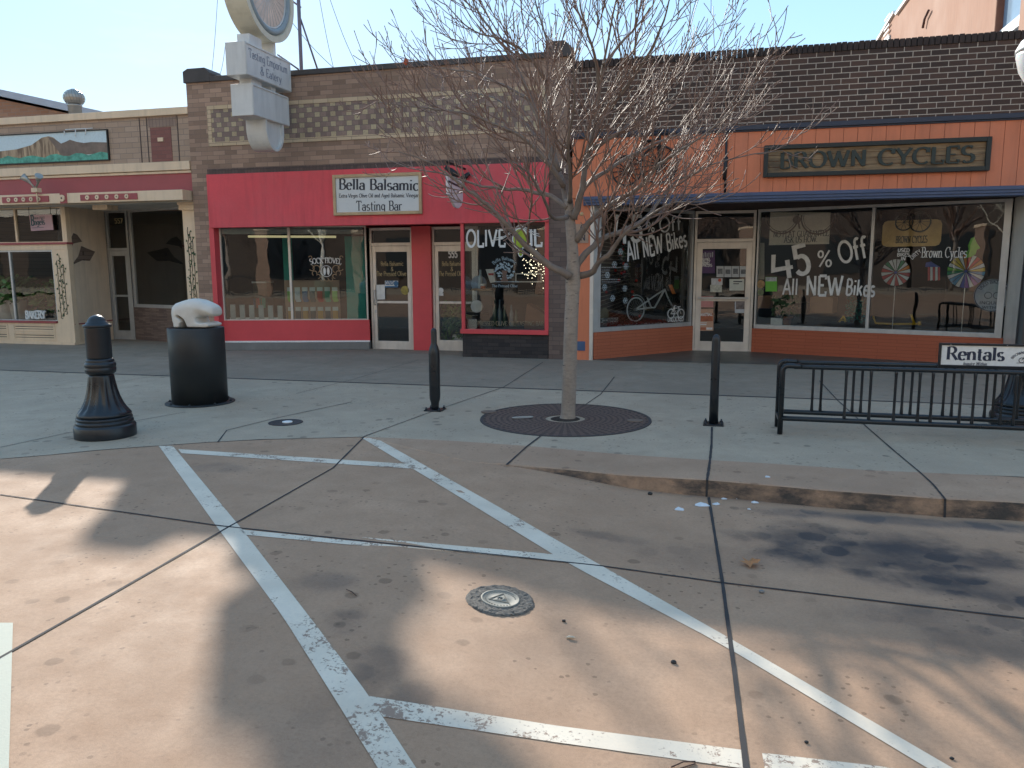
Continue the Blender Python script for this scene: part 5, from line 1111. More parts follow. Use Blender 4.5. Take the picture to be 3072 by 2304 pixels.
# --- main board of the middle shop
P = FY(13.348); u0, u1, v0, v1 = -6.755, -5.055, 2.52, 3.235
T = thing('shop_sign', (-5.9, 13.348, v0), 'white Bella Balsamic board in a pale wood frame on the crimson fascia', 'sign')
m = MB(); m.pframe(P, u0, u1, v0, v1, 0, .045, .055, .055, .055, .055); m.build('frame', WOODF, T, .005)
m = MB(); m.pbox(P, u0+.05, u1-.05, v0+.05, v1-.05, 0, .02); m.build('board', paint('aged_white_board', (.60, .61, .60), .6, .05, 2), T)
m = MB(); line(m, P, 'Bella Balsamic', z4(1450, 375), (904.5, 411.5), .185, .0215, thick=.20, thin=.06, gap=.10); line(m, P, 'Extra Virgin Olive Oil and Aged Balsamic Vinegar', z4(1447, 460), (905, 426), .066, .0215, thick=.17, thin=.09, gap=.1); line(m, P, 'Tasting Bar', z4(1628, 595), z4(2100, 592), .165, .0215, thick=.15, thin=.05, gap=.1); m.build('lettering', DKINK, T)
# --- blade sign with lamps
bx_ = atY(1001, 400, 13.25).x; PBL = Plane((bx_, 10), (bx_, 13.4))
T = thing('blade_sign', (bx_, 13.3, 2.5), 'drop shaped grey white blade sign with a dark band sticking out of the crimson fascia', 'sign')
out = [(967.5, 378), (985, 384), (1001, 395), (1000.5, 418), (1000, 432), (997, 444), (991, 450), (984, 447), (979, 436), (969, 419), (968, 399)]
m = MB(); m.prism(PBL, [PBL.uv(*p) for p in out], -.04, 0); m.build('board', paint('blade_board', (.66, .60, .61), .6, .06, 3), T)
m = MB(); quadpx(m, PBL, [(968.5, 389), (1000.5, 405), (1000.5, 409), (968.5, 393.5)], .002)
for px, py in ((973, 404), (979, 408), (988, 412)): quadpx(m, PBL, [(px, py), (px+3, py+1.5), (px+2.6, py+5), (px+.5, py+4)], .002)
a = PBL.uv(987.5, 437); text(m, PBL, 'Olive', a[0], a[1], .075, .002, .16, .08, False, width=.2); m.build('lettering', DKINK, T)
for k, (px, py) in enumerate(((975, 370), (1003, 383))):
    p = PBL.P(*PBL.uv(px, py)); m = MB(); m.tube([p+Vector((-.10*(1-2*k) , 0, .07)), p, p+Vector((.10*(1-2*k), 0, -.09))], [.03, .05, .065], 12); m.build('lamp', BLACKP, T)
m = MB(); m.bar(PBL.P(PBL.uv(968, 376)[0]-.1, 3.26), PBL.P(3.35, 3.26), .03, .03); m.build('bracket', BLACKP, T)
# --- carved wooden sign of the cycle shop
P = FY(13.373); u0, u1, v0, v1 = .645, 3.825, 2.965, 3.45
T = thing('shop_sign', (2.2, 13.373, v0), 'long carved wooden Brown Cycles sign in a black frame on orange planks', 'sign')
def woodmat():
    t = NT('weathered_sign_wood'); v = t.scaled(.8, 1, 14); f = t.noise(2.2, 6, .7, v, .6); f2 = t.noise(1.3, 4, .6, t.scaled(1.5, 1, 2.5))
    c = t.mix(t.ramp(f, .32, .68), (.13, .08, .042), (.36, .24, .13)); c = t.mix(t.ramp(f2, .5, .7, 0, .7), c, (.045, .04, .03)); t.bump(f, .4, .01); return t.fin(c, .8)
WSIGN = woodmat()
m = MB(); m.pframe(P, u0, u1, v0, v1, 0, .07, .065, .065, .065, .065); m.build('frame', paint('black_green_frame', (.018, .022, .020), .6, .2, 4), T, .006)
m = MB(); hv = (v1-v0-.12)/4
for i in range(4): m.pbox(P, u0+.06, u1-.06, v0+.06+i*hv+.003, v0+.06+(i+1)*hv-.003, 0, .024)
m.build('planks', WSIGN, T)
m = MB(); a = P.uv(1684, 364); b = P.uv(2101, 351)
text(m, P, 'BROWN', P.uv(1685, 363)[0], v0+.13, .235, .024, .21, .07, True, 5, .14, width=P.uv(1868, 360)[0]-P.uv(1685, 363)[0], raised=.022, slen=.11); text(m, P, 'CYCLES', P.uv(1897, 358)[0], v0+.13, .235, .024, .21, .07, True, 5, .14, width=P.uv(2101, 351)[0]-P.uv(1897, 358)[0], raised=.022, slen=.11); m.build('lettering', rough_flat('dark_green_letters', (.012, .026, .024), .5), T)
# --- iron penny farthing on the fascia
P = FY(13.37); T = thing('wall_bicycle', (-.9, 13.37, 2.85), 'black iron penny farthing with two spoked wheels hung on the orange fascia', 'wall ornament')
def spoked(P, u, v, d, R, rim, T, n=14, mat=BLACKP, name='wheel', sp=.006, hub=.035, tyre=None):
    m = MB(); m.torus(P, u, v, d, R, rim, 40, 8)
    o = m.build(name, tyre or mat, T); m = MB()
    for i in range(n):
        a = 6.2832*i/n+.1; m.tube([P.P(u+hub*.6*math.cos(a), v+hub*.6*math.sin(a), d), P.P(u+R*math.cos(a), v+R*math.sin(a), d)], sp, 5)
    m.build('spokes', mat, o); m = MB(); m.disc(P, u, v, d-.03, d+.03, hub, 16); m.build('hub', mat, o); return o
big = P.uv(1424, 356); sm = P.uv(1354, 369)
spoked(P, big[0], big[1], .05, .29, .018, T, 16, sp=.010, hub=.06); spoked(P, sm[0], sm[1], .05, .235, .016, T, 14, sp=.010, hub=.05)
m = MB(); m.tube([P.P(big[0], big[1], .09), P.P(big[0]+.01, big[1]+.42, .09), P.P(big[0]+.0, big[1]+.5, .09)], .018, 8); m.tube([P.P(big[0], big[1]+.40, .09), P.P(big[0]-.2, big[1]+.34, .09), P.P(big[0]-.38, big[1]+.16, .09), P.P(sm[0], sm[1], .09)], .016, 8); m.build('frame', BLACKP, T)
m = MB(); m.tube([P.P(big[0]-.27, big[1]+.42, .12), P.P(big[0]-.15, big[1]+.52, .12), P.P(big[0]+.12, big[1]+.50, .12), P.P(big[0]+.2, big[1]+.44, .12)], .014, 6); m.build('handlebar', BLACKP, T)
m = MB(); m.ball(P.P(big[0]-.17, big[1]+.37, .1), .05, 10, 6, (1.6, .8, .4)); m.build('saddle', BLACKP, T)
# --- notice on the orange pier
P = FY(13.405); a = P.uv(1249, 484); b = P.uv(1271, 525)
T = thing('pier_notice', P.P((a[0]+b[0])/2, b[1]), 'small tan notice board with dark letters on the orange pier behind the tree', 'sign')
m = MB(); m.pbox(P, -2.36, b[0]-.0, b[1], a[1], 0, .012); m.build('board', paint('notice_tan', (.36, .24, .17), .7), T); m = MB(); text(m, P, 'O', b[0]-.13, b[1]+.20, .11, .0125, .18, .08, False); text(m, P, 'IN', b[0]-.17, b[1]+.04, .10, .0125, .18, .08, False); m.build('lettering', DKINK, T)
# ================================================================== lettering on the glass (parts of their windows)
gd = -.014
m = MB(); PD2 = PD1
for (xa, xb, xc, xd) in ((283, 515, 235, 545), (918, 1120, 885, 1150)):
    t = m; line(t, PD1, 'Bella Balsamic', z5(xa, 615), z5(xb, 612), .085, gd, thick=.13, thin=.05, serif=False, gap=.1); line(t, PD1, '&', z5((xa+xb)/2-12, 668), z5((xa+xb)/2+12, 668), .08, gd, thick=.13, thin=.05, serif=False); line(t, PD1, 'The Pressed Olive', z5(xc, 720), z5(xd, 717), .09, gd, thick=.13, thin=.05, serif=False, gap=.1)
    if xa < 600: m.build('lettering', GOLD, D1); m = MB()
    else:
        m.build('lettering', GOLD, D2); m = MB(); line(m, PD1, '555', z5(985, 528), z5(1077, 526), .115, gd, thick=.24, thin=.2, serif=False, gap=.12); m.build('house_number', BONE, D2)
m = MB(); a = PD1.uv(*z5(905, 870)); m.disc(PD1, a[0], a[1], gd, gd+.001, .055, 20); m.pbox(PD1, a[0]-.05, a[0]+.05, a[1]-.10, a[1]-.05, gd, gd+.001); m.build('seal_decal', BONE, D2)
m = MB(); quadpx(m, PD1, [z5(328, 838), z5(465, 838), z5(465, 768), z5(328, 768)], gd+.006); o = put(m, 'closed_sign', BONE, 'blue and white Closed card with a clock on the left shop door', 'sign')
m = MB(); A = PD1.uv(*z5(332, 818)); line(m, PD1, 'CLOSED', z5(334, 808), z5(414, 808), .07, gd+.008, thick=.26, thin=.2, serif=False); quadpx(m, PD1, [z5(328, 838), z5(465, 838), z5(465, 822), z5(328, 822)], gd+.0085); a = PD1.uv(*z5(441, 797)); m.disc(PD1, a[0], a[1], gd+.007, gd+.0072, .05, 20); m.build('lettering', rough_flat('blue_card_ink', (.04, .13, .25), .6), o)
m = MB(); quadpx(m, PD1, [z5(232, 965), z5(330, 960), z5(326, 808), z5(230, 812)], gd+.004); o = put(m, 'paper_notice', BONE, 'white paper notice taped inside the left crimson shop door by the handle', 'notice')
m = MB(); a = PD1.uv(*z5(533, 868)); m.disc(PD1, a[0], a[1], gd+.002, gd+.004, .085, 24); put(m, 'round_sticker', paint('yellow_green_sticker', (.32, .26, .06), .6, .5, 12), 'round yellow green sticker on the left crimson shop door', 'sticker')
# sock shop lettering
m = MB(); t_ = P1; gl = -.024
A = P1.uv(*z4(1143, 1163)); B = P1.uv(*z4(1460, 1155)); text(m, t_, 'SOCK HOVEL', A[0], A[1]+.045, .105, gl, .19, .07, True, 5, .13, width=B[0]-A[0], arc=1.7)
A = P1.uv(*z4(1255, 1098)); B = P1.uv(*z4(1358, 1095)); text(m, t_, "Blister's", A[0], A[1], .05, gl, .16, .08, True, 5, .1, width=B[0]-A[0])
c = P1.uv(*z4(1308, 1222)); m.torus(P1, c[0], c[1], gl, .105, .008, 32, 4); m.disc(P1, c[0]-.035, c[1], gl, gl+.001, .025, 16, .075); m.disc(P1, c[0]+.035, c[1], gl, gl+.001, .025, 16, .075); m.build('lettering', BONE, WBELLA)
m = MB()
for s in (-1, 1):
    for ox, oy, r, a0, a1 in ((.19, .04, .07, 0, 250), (.28, .06, .05, 90, 330), (.23, -.04, .045, -60, 200), (.16, -.10, .04, 30, 280), (.30, .14+.12, .03, 0, 270)):
        m.torus(P1, c[0]+s*ox, c[1]+oy, gl, r, .008, 14, 4, a0 if s > 0 else 180-a0, a1 if s > 0 else 180-a1)
for ox in (-.08, 0, .08): m.torus(P1, c[0]+ox, c[1]-.16, gl, .035, .007, 12, 4, 180, 420)
m.build('scroll_ornament', rough_flat('tan_scrolls', (.36, .25, .15), .6), WBELLA)
# olive oil window
m = MB(); g2 = -.024
line(m, PF, 'OLIVE', z5(1172, 415), z5(1570, 410), .285, g2, thick=.17, thin=.14, serif=False, gap=.16); line(m, PF, 'IL', z5(1828, 410), z5(1950, 405), .285, g2, thick=.18, thin=.15, serif=False, gap=.1)
for pts in ([(1440, 350), (1540, 335), (1640, 270), (1722, 185)], [(1452, 330), (1560, 310), (1650, 245), (1722, 182)], [(1722, 185), (1790, 240), (1870, 290), (1935, 310)], [(1722, 182), (1800, 225), (1880, 272), (1925, 285)]):
    m.tube([PF.P(*PF.uv(*z5(*p)), g2) for p in pts], .008, 4)
a = PF.uv(*z5(1726, 330)); m.disc(PF, a[0], a[1], g2, g2+.001, .145, 28, .185); b = PF.uv(*z5(1732, 472)); m.disc(PF, b[0], b[1], g2, g2+.001, .05, 16, .085)
m.build('lettering', BONE, WB2)
OLG = paint('olive_green_decal', (.27, .36, .02), .5, .25, 5)
m = MB(); m.disc(PF, a[0], a[1], g2+.002, g2+.003, .12, 28, .16); m.disc(PF, b[0], b[1]-.01, g2+.002, g2+.003, .03, 16, .055); m.build('olive_drop', OLG, WB2)
LOGO = rough_flat('grey_blue_decal', (.26, .33, .36), .7); m = MB(); c = PF.uv(*z5(1565, 680)); random.seed(3)
text(m, PF, 'Bella Balsamic', c[0]-.21, c[1]+.21, .06, g2, .14, .06, False, width=.42, arc=.26); text(m, PF, 'The Pressed Olive', c[0]-.23, c[1]-.26, .05, g2, .14, .06, True, width=.46)
for i in range(70):
    r = .17*math.sqrt(random.random()); an = random.uniform(0, 6.28); q = (c[0]+r*math.cos(an)*1.05, c[1]+.02+r*math.sin(an)*.9); an2 = random.uniform(0, 6.28)
    m.add([PF.P(q[0]+.03*math.cos(an2), q[1]+.03*math.sin(an2), g2+.0002*i), PF.P(q[0]+.013*math.cos(an2+1.57), q[1]+.013*math.sin(an2+1.57), g2+.0002*i), PF.P(q[0]-.03*math.cos(an2), q[1]-.03*math.sin(an2), g2+.0002*i), PF.P(q[0]-.013*math.cos(an2+1.57), q[1]-.013*math.sin(an2+1.57), g2+.0002*i)], [(0, 1, 2, 3)])
m.pbox(PF, c[0]-.2, c[0]+.26, c[1]-.17, c[1]-.16, g2, g2+.001); m.build('tree_decal', LOGO, WB2)
m = MB(); m.prism(PF, [(c[0]-.07, c[1]-.16), (c[0]+.07, c[1]-.16), (c[0]+.035, c[1]-.07), (c[0]+.06, c[1]+.03), (c[0]-.05, c[1]+.03), (c[0]-.03, c[1]-.07)], g2+.0145, g2+.0155); m.build('trunk_decal', rough_flat('brown_decal', (.12, .07, .05), .7), WB2)
m = MB(); line(m, PF, 'PRESSED OLIVE OIL TASTING BAR', z5(1285, 1232), z5(1972, 1236), .075, g2, thick=.12, thin=.05, serif=False, gap=.1); m.build('bottom_lettering', rough_flat('dull_gold_letters', (.24, .20, .13), .6), WB2)
# cycle shop left window
g3 = -.035; m = MB(); random.seed(2)
line(m, PL, '45', z6(515, 500), z6(770, 505), .44, g3, thick=.16, thin=.13, serif=False, gap=.1, wob=.012); line(m, PL, '%', z6(818, 415), z6(885, 412), .17, g3, thick=.12, thin=.1, serif=False); line(m, PL, 'Off', z6(935, 420), z6(1130, 400), .26, g3, thick=.13, thin=.11, serif=False)
line(m, PL, 'All NEW', z6(640, 690), z6(965, 605), .34, g3, thick=.17, thin=.14, serif=False, gap=.12, wob=.01); line(m, PL, 'Bikes', z6(1003, 592), z6(1185, 545), .30, g3, thick=.17, thin=.14, serif=False, gap=.12, wob=.01)
line(m, PL, 'UNLOCKED', z6(1005, 1247), z6(1150, 1238), .085, g3, thick=.17, thin=.14, serif=False)
for cx in (1037, 1128): c = PL.uv(*z6(cx, 1172)); m.torus(PL, c[0], c[1], g3, .085, .010, 24, 4)
pz = lambda x, y: PL.P(*PL.uv(*z6(x, y)), g3)
for pts in ([(1037, 1172), (1062, 1122), (1110, 1118), (1087, 1172), (1062, 1122)], [(1128, 1172), (1108, 1112), (1092, 1108), (1122, 1106)], [(1087, 1172), (1037, 1172)], [(1062, 1122), (1068, 1100), (1082, 1098)]): m.tube([pz(*p) for p in pts], .008, 4)
m.build('lettering', BONE, WL)
FROST = rough_flat('pale_frost', (.42, .48, .50), .7)
for i, (x, y) in enumerate([(515, 717), (450, 815), (425, 930), (612, 940), (498, 1030), (615, 1052), (572, 600), (622, 735)]):
    c = PL.uv(*z6(x, y)); m = MB()
    for k in range(6):
        a = k*1.0472; m.tube([PL.P(c[0], c[1], g3), PL.P(c[0]+.06*math.cos(a), c[1]+.06*math.sin(a), g3)], .006, 4)
        for s in (-.5, .5): m.tube([PL.P(c[0]+.035*math.cos(a), c[1]+.035*math.sin(a), g3), PL.P(c[0]+.055*math.cos(a+s), c[1]+.055*math.sin(a+s), g3)], .004, 3)
    m.build('snowflake_decal', FROST, WL)
m = MB(); random.seed(8)
for k in range(7):
    x = 385; 
    while x < (550 if k in (0, 5, 6) else 455): 
        l = random.uniform(8, 24); quadpx(m, PL, [z6(x, 748+k*22), z6(x+l, 748+k*22), z6(x+l, 744+k*22), z6(x, 744+k*22)], g3); x += l+5
m.build('small_print', rough_flat('small_print_white', (.45, .47, .48), .7), WL)
# cycle shop right window
m = MB(); random.seed(4)
line(m, PR, '4', z7(205, 730), z7(385, 700), .42, g3, thick=.17, thin=.15, serif=False, wob=.01); line(m, PR, '5', z7(395, 708), z7(515, 680), .50, g3, thick=.17, thin=.14, serif=False, wob=.008); line(m, PR, '%', z7(560, 640), z7(675, 636), .28, g3, thick=.11, thin=.09, serif=False); line(m, PR, 'Off', z7(745, 612), z7(965, 565), .36, g3, thick=.15, thin=.13, serif=False, gap=.1)
line(m, PR, 'All', z7(285, 862), z7(400, 864), .29, g3, thick=.15, thin=.13, serif=False); line(m, PR, 'NEW', z7(468, 866), z7(755, 868), .34, g3, thick=.16, thin=.13, serif=False); line(m, PR, 'Bikes', z7(785, 862), z7(1015, 876), .27, g3, thick=.16, thin=.14, serif=False)
line(m, PR, 'USED', z7(1203, 520), z7(1295, 520), .055, g3, thick=.2, thin=.17, serif=False); line(m, PR, 'BIKES', z7(1198, 556), z7(1296, 556), .055, g3, thick=.2, thin=.17, serif=False); line(m, PR, 'IN', z7(1228, 588), z7(1263, 588), .055, g3, thick=.2, thin=.17, serif=False); line(m, PR, 'DIRTY', z7(1318, 582), z7(1395, 522), .065, g3, thick=.14, thin=.12, serif=False)
line(m, PR, 'Brown Cycles', z7(1392, 564), z7(1752, 566), .165, g3, thick=.13, thin=.04, serif=True, gap=.1)
m.build('lettering', BONE, WR)
# ================================================================== goods and posters of the cycle shop
def poster(P, pts, d, mat, label, cat='poster', name='poster', group=None):
    m = MB(); quadpx(m, P, pts, d); return put(m, name, mat, label, cat, group)
def rect(zf, x0, y0, x1, y1): return [zf(x0, y1), zf(x1, y1), zf(x1, y0), zf(x0, y0)]
PURP = paint('purple_poster', (.075, .035, .11), .6, .2, 8); PINKP = rough_flat('pink_paper', (.50, .22, .20), .7); GREYPH = paint('grey_photo', (.34, .36, .38), .6, .45, 22); BASK = paint('orange_poster', (.36, .11, .05), .6, .35, 14)
d3 = -.02
o = poster(PD, rect(z6, 1288, 588, 1428, 798), d3, PURP, 'purple dance poster on the upper left of the cycle shop door')
m = MB()
for i, s in enumerate(('GRAND', 'VALLEY', 'SWING', 'DANCERS')): line(m, PD, s, z6(1297, 680+i*19), z6(1297+(80, 88, 78, 104)[i], 680+i*19), .048, d3+.002, thick=.2, thin=.16, serif=False)
m.build('lettering', BONE, o); m = MB(); random.seed(14)
for i in range(7): x = 1300+i*17; quadpx(m, PD, [z6(x, 650), z6(x+8, 650), z6(x+10, 612+random.uniform(-8, 8)), z6(x+1, 605+random.uniform(-8, 8))], d3+.002+.0002*i)
m.build('dancer_silhouettes', GREYPH, o)
for i, x in enumerate((1443, 1515, 1585, 1657)):
    o = poster(PD, rect(z6, x, 733, x+66, 834), d3, rough_flat('photo_sheet', (.42, .44, .45), .6), ('first', 'second', 'third', 'fourth')[i]+' grey printed sheet from the left in the row on the cycle shop door', 'notice', 'photo_sheet', 'four grey sheets on the cycle shop door')
    m = MB(); quadpx(m, PD, rect(z6, x+10, 755+(i % 2)*8, x+56, 805), d3+.002); m.build('photo', paint('dim_photo', (.13, .14, .15), .6, .6, 30), o)
poster(PD, rect(z6, 1395, 845, 1498, 905), d3+.001, paint('white_flyer', (.5, .5, .5), .6, .15, 20), 'white flyer with a red spot left of the door notice', 'notice', 'flyer'); poster(PD, rect(z6, 1385, 905, 1492, 972), d3, paint('pale_flyer', (.42, .42, .36), .6, .4, 18), 'pale mixed flyer just above the push bar at left', 'notice', 'flyer')
m = MB(); a = PD.uv(*z6(1472, 862)); m.disc(PD, a[0], a[1], d3+.003, d3+.004, .03, 14); put(m, 'red_sticker', rough_flat('red_orange', (.5, .08, .03), .5), 'small red orange round sticker on the white flyer', 'sticker')
o = poster(PD, rect(z6, 1562, 852, 1697, 957), d3, rough_flat('cream_notice', (.50, .52, .46), .6), 'cream notice with two lines of print, upper right of the cycle shop door', 'notice', 'paper_notice'); m = MB(); quadpx(m, PD, rect(z6, 1598, 870, 1680, 880), d3+.002); quadpx(m, PD, rect(z6, 1598, 891, 1650, 899), d3+.002); m.build('print', DKINK, o)
poster(PD, rect(z6, 1703, 855, 1730, 980), d3, paint('black_strip', (.06, .06, .06), .6, .6, 25), 'narrow black and white strip sign by the right stile of the cycle shop door', 'sign', 'strip_sign')
poster(PD, rect(z6, 1280, 1010, 1414, 1112), d3, PINKP, 'plain pink paper sheet below the push bar', 'notice', 'pink_notice')
o = poster(PD, rect(z6, 1280, 1128, 1414, 1328), d3, rough_flat('peach_paper', (.50, .30, .20), .6), 'orange basketball poster low on the left of the cycle shop door')
m = MB(); quadpx(m, PD, rect(z6, 1284, 1165, 1410, 1240), d3+.002); quadpx(m, PD, rect(z6, 1284, 1297, 1345, 1320), d3+.002); m.build('picture', BASK, o); m = MB(); line(m, PD, 'BASKETBALL', z6(1290, 1192), z6(1404, 1190), .05, d3+.004, thick=.22, thin=.16, serif=False); quadpx(m, PD, rect(z6, 1290, 1252, 1355, 1258), d3+.002); quadpx(m, PD, rect(z6, 1290, 1266, 1350, 1276), d3+.002); quadpx(m, PD, rect(z6, 1350, 1298, 1405, 1318), d3+.002); m.build('lettering', BONE, o)
o = poster(PD, rect(z6, 1612, 1030, 1720, 1164), d3, rough_flat('photo_border', (.44, .46, .48), .6), 'photo poster with pale border on the lower right of the cycle shop door'); m = MB(); quadpx(m, PD, rect(z6, 1622, 1050, 1710, 1130), d3+.002); m.build('photo', paint('dark_photo', (.16, .13, .12), .6, .6, 14), o)
# left window goods
def uvd(P, zf, d): return lambda x, y: P.P(*P.uv(*zf(x, y), d), d)
B_ = uvd(PL, z6, -.45); T = thing('bicycle', B_(760, 1240), 'white framed bicycle with an orange tag in the cycle shop left window', 'bicycle')
BW = rough_flat('white_bike_frame', (.62, .63, .64), .3)
rc = PL.uv(*z6(697, 1132), -.45); fc = PL.uv(*z6(985, 1120), -.45); R_ = rc[1]-PL.uv(*z6(697, 1240), -.45)[1]
spoked(PL, rc[0], rc[1], -.45, R_, .014, T, 20, GALU, 'wheel', .0015, .025, tyre=BW); spoked(PL, rc[0]+1.0, rc[1], -.45, R_, .016, T, 20, GALU, 'wheel', .0015, .025, tyre=BLACKP)
m = MB()
for pts in ([(700, 1133), (838, 1115)], [(802, 1015), (840, 1115)], [(815, 1045), (962, 948)], [(838, 1115), (872, 1115), (966, 946)], [(700, 1130), (816, 1048)]): m.tube([B_(*p) for p in pts], .016, 8)
m.tube([B_(962, 940), B_(1000, 1040), PL.P(rc[0]+1.0, rc[1], -.45)], .016, 8); m.build('frame', BW, T)
m = MB(); m.tube([B_(672, 1000)]+[PL.P(rc[0]+(R_+.05)*math.cos(math.radians(a)), rc[1]+(R_+.05)*math.sin(math.radians(a)), -.45) for a in range(100, -10, -15)], .007, 5); m.build('mudguard', BW, T)
m = MB(); m.ball(B_(798, 1003), .07, 10, 6, (1.6, .8, .5)); m.build('saddle', BLACKP, T); m = MB(); m.tube([B_(962, 945), B_(965, 905), B_(985, 868)], .012, 6); m.tube([B_(930, 870)+PL.n*.2, B_(985, 870), B_(985, 870)-PL.n*.25], .010, 6); m.build('handlebar', BLACKP, T)
m = MB(); a = B_(975, 905); m.add([B_(963, 905)+PL.n*.1, B_(1000, 990)+PL.n*.1, B_(1030, 988)+PL.n*.1, B_(997, 902)+PL.n*.1], [(0, 1, 2, 3)]); tg = m.build('price_tag', rough_flat('orange_tag', (.62, .16, .02), .6), T)
C_ = uvd(PL, z6, -.9); base = C_(580, 1235); T = thing('christmas_tree', (base.x, base.y, .47), 'dark green Christmas tree with red baubles in the cycle shop left window', 'christmas tree'); random.seed(31)
m = MB(); ht = 1.75
for i in range(2600):
    h = random.random()**1.3; r = (1-h)*.48*math.sqrt(random.random()); a = random.uniform(0, 6.28); p = Vector((base.x+r*math.cos(a), base.y+r*math.sin(a), .55+h*ht)); e = Vector((math.cos(a), math.sin(a), random.uniform(-.5, .3)))*.07; s_ = Vector((-math.sin(a), math.cos(a), .3))*.008
    m.add([p-s_, p+s_, p+e], [(0, 1, 2)])
m.build('foliage', paint('dark_needles', (.012, .03, .018), .8, .4, 9), T)
BAU = rough_flat('red_bauble', (.45, .02, .015), .15)
for i in range(16):
    h = random.uniform(.05, .85); a = random.uniform(3.4, 6.0); r = (1-h)*.48; m = MB(); m.ball((base.x+r*math.cos(a), base.y+r*math.sin(a), .55+h*ht), .03, 10, 6); m.build('bauble', BAU, T)
m = MB(); random.seed(6)
for i in range(40): p = uvd(PL, z6, -.3)(random.uniform(560, 960), random.uniform(1225, 1250)); m.ball((p.x, p.y, .48), random.uniform(.05, .11), 8, 5, (1.5, 1, .7))
o = put(m, 'fake_snow', rough_flat('snow_fluff', (.55, .57, .62), .9), 'heaped white cotton snow under the window bicycle', 'fake snow'); o['kind'] = 'stuff'
m = MB(); pts = [PL.P(lerp(.2, PL.len-.12, i/60), .575+.012*math.sin(i*2.1), -.13) for i in range(61)]
for p in pts:
    for k in range(14): e = Vector((random.uniform(-1, 1), random.uniform(-1, 1), random.uniform(-1, 1))).normalized()*.045; m.add([p, p+e, p+e*.9+Vector((.012, 0, .008))], [(0, 1, 2)])
put(m, 'tinsel_garland', rough_flat('dark_red_tinsel', (.13, .008, .015), .4), 'dark red tinsel garland along the cycle shop left window sill', 'garland')
G_ = uvd(PL, z6, -.25); m = MB(); p = G_(455, 1250); m.pbox(PL, PL.uv(*z6(385, 1250), -.25)[0], PL.uv(*z6(535, 1250), -.25)[0], .56, .68, -.4, -.25); put(m, 'gift_box', brick('damask_box', (.5, .5, .48), (.02, .02, .02), (.02, .02, .02), .05, .03, .008), 'black and white patterned gift box at the left of the snow display', 'box')
a = PL.uv(*z6(412, 1185), -.35); m = MB(); m.disc(PL, a[0], a[1], -.42, -.35, .11, 20, .14); put(m, 'brass_clock', paint('dull_brass', (.20, .16, .09), .4, .2, 9, .02, .6), 'dull brass oval ornament standing behind the patterned gift box', 'ornament')
# right window goods
BAN = rough_flat('banner_cloth', (.72, .64, .54), .8); db = -.14
o = poster(PR, [z7(178, 467), z7(658, 457), z7(670, 205), z7(190, 205)], db, BAN, 'cream No Flat Guarantee banner with two wheels in the cycle shop right window', 'banner', 'banner')
m = MB(); line(m, PR, 'NO FLAT GUARANTEE', z7(196, 402), z7(640, 390), .10, db+.003, thick=.15, thin=.06, gap=.1); line(m, PR, 'ASK US HOW.', z7(282, 446), z7(547, 440), .10, db+.003, thick=.15, thin=.06, gap=.1); m.build('lettering', DKINK, o)
m = MB()
for x, r_ in ((282, .30), (572, .34)): c = PR.uv(*z7(x, 245), db); m.torus(PR, c[0], c[1], db+.004, .29, .014, 24, 4, 170, 370); m.torus(PR, c[0], c[1], db+.004, .25, .006, 24, 4, 170, 370)
c = PR.uv(*z7(400, 265), db); m.disc(PR, c[0], c[1], db+.003, db+.006, .07, 16); m.bar(PR.P(c[0]+.02, c[1], db+.004), PR.P(c[0]+.06, c[1]-.16, db+.004), .012, .03); m.build('wheel_print', rough_flat('brown_print', (.14, .10, .08), .7), o)
dw = -.2; WSG = paint('varnished_sign_wood', (.58, .38, .15), .5, .2, 4)
c0 = PR.uv(*z7(1075, 480), dw); c1 = PR.uv(*z7(1562, 258), dw); q = .08; u0, u1, v0, v1 = c0[0], c1[0], min(c0[1], c1[1]), c1[1]
T = thing('hanging_sign', PR.P((u0+u1)/2, v0, dw), 'varnished notched wooden sign with a penny farthing hanging in the right window', 'sign')
m = MB(); m.prism(PR, [(u0+q, v0), (u1-q, v0), (u1-q*.3, v0+q*.3), (u1, v0+q), (u1, v1-q), (u1-q*.3, v1-q*.3), (u1-q, v1), (u0+q, v1), (u0+q*.3, v1-q*.3), (u0, v1-q), (u0, v0+q), (u0+q*.3, v0+q*.3)], dw-.03, dw); m.build('board', WSG, T)
m = MB(); text(m, PR, 'BROWN CYCLES', u0+.22, v0+.06, .11, dw+.002, .2, .1, True, width=u1-u0-.42); um = (u0+u1)/2
for s, r_ in ((-.12, .13), (.12, .16)): 
    m.torus(PR, um+s, v0+.4, dw+.006, r_, .014, 24, 5)
    for i in range(10): m.tube([PR.P(um+s, v0+.4, dw+.005), PR.P(um+s+r_*math.cos(i*.628), v0+.4+r_*math.sin(i*.628), dw+.005)], .004, 3)
m.tube([PR.P(um-.12, v0+.4, dw+.01), PR.P(um-.02, v0+.58, dw+.01), PR.P(um+.12, v0+.58, dw+.01), PR.P(um+.12, v0+.4, dw+.01)], .010, 5); m.build('carving', rough_flat('dark_green_carving', (.03, .04, .03), .6), T)
COLS = [(.5, .03, .03), (.55, .2, .03), (.55, .42, .05), (.15, .4, .06), (.03, .25, .12), (.03, .22, .4), (.05, .08, .35), (.2, .07, .3)]
CM = [rough_flat('pinwheel_colour', c, .5) for c in COLS] + [rough_flat('pinwheel_white', (.6, .62, .62), .5), rough_flat('pinwheel_red', (.42, .06, .06), .5)]
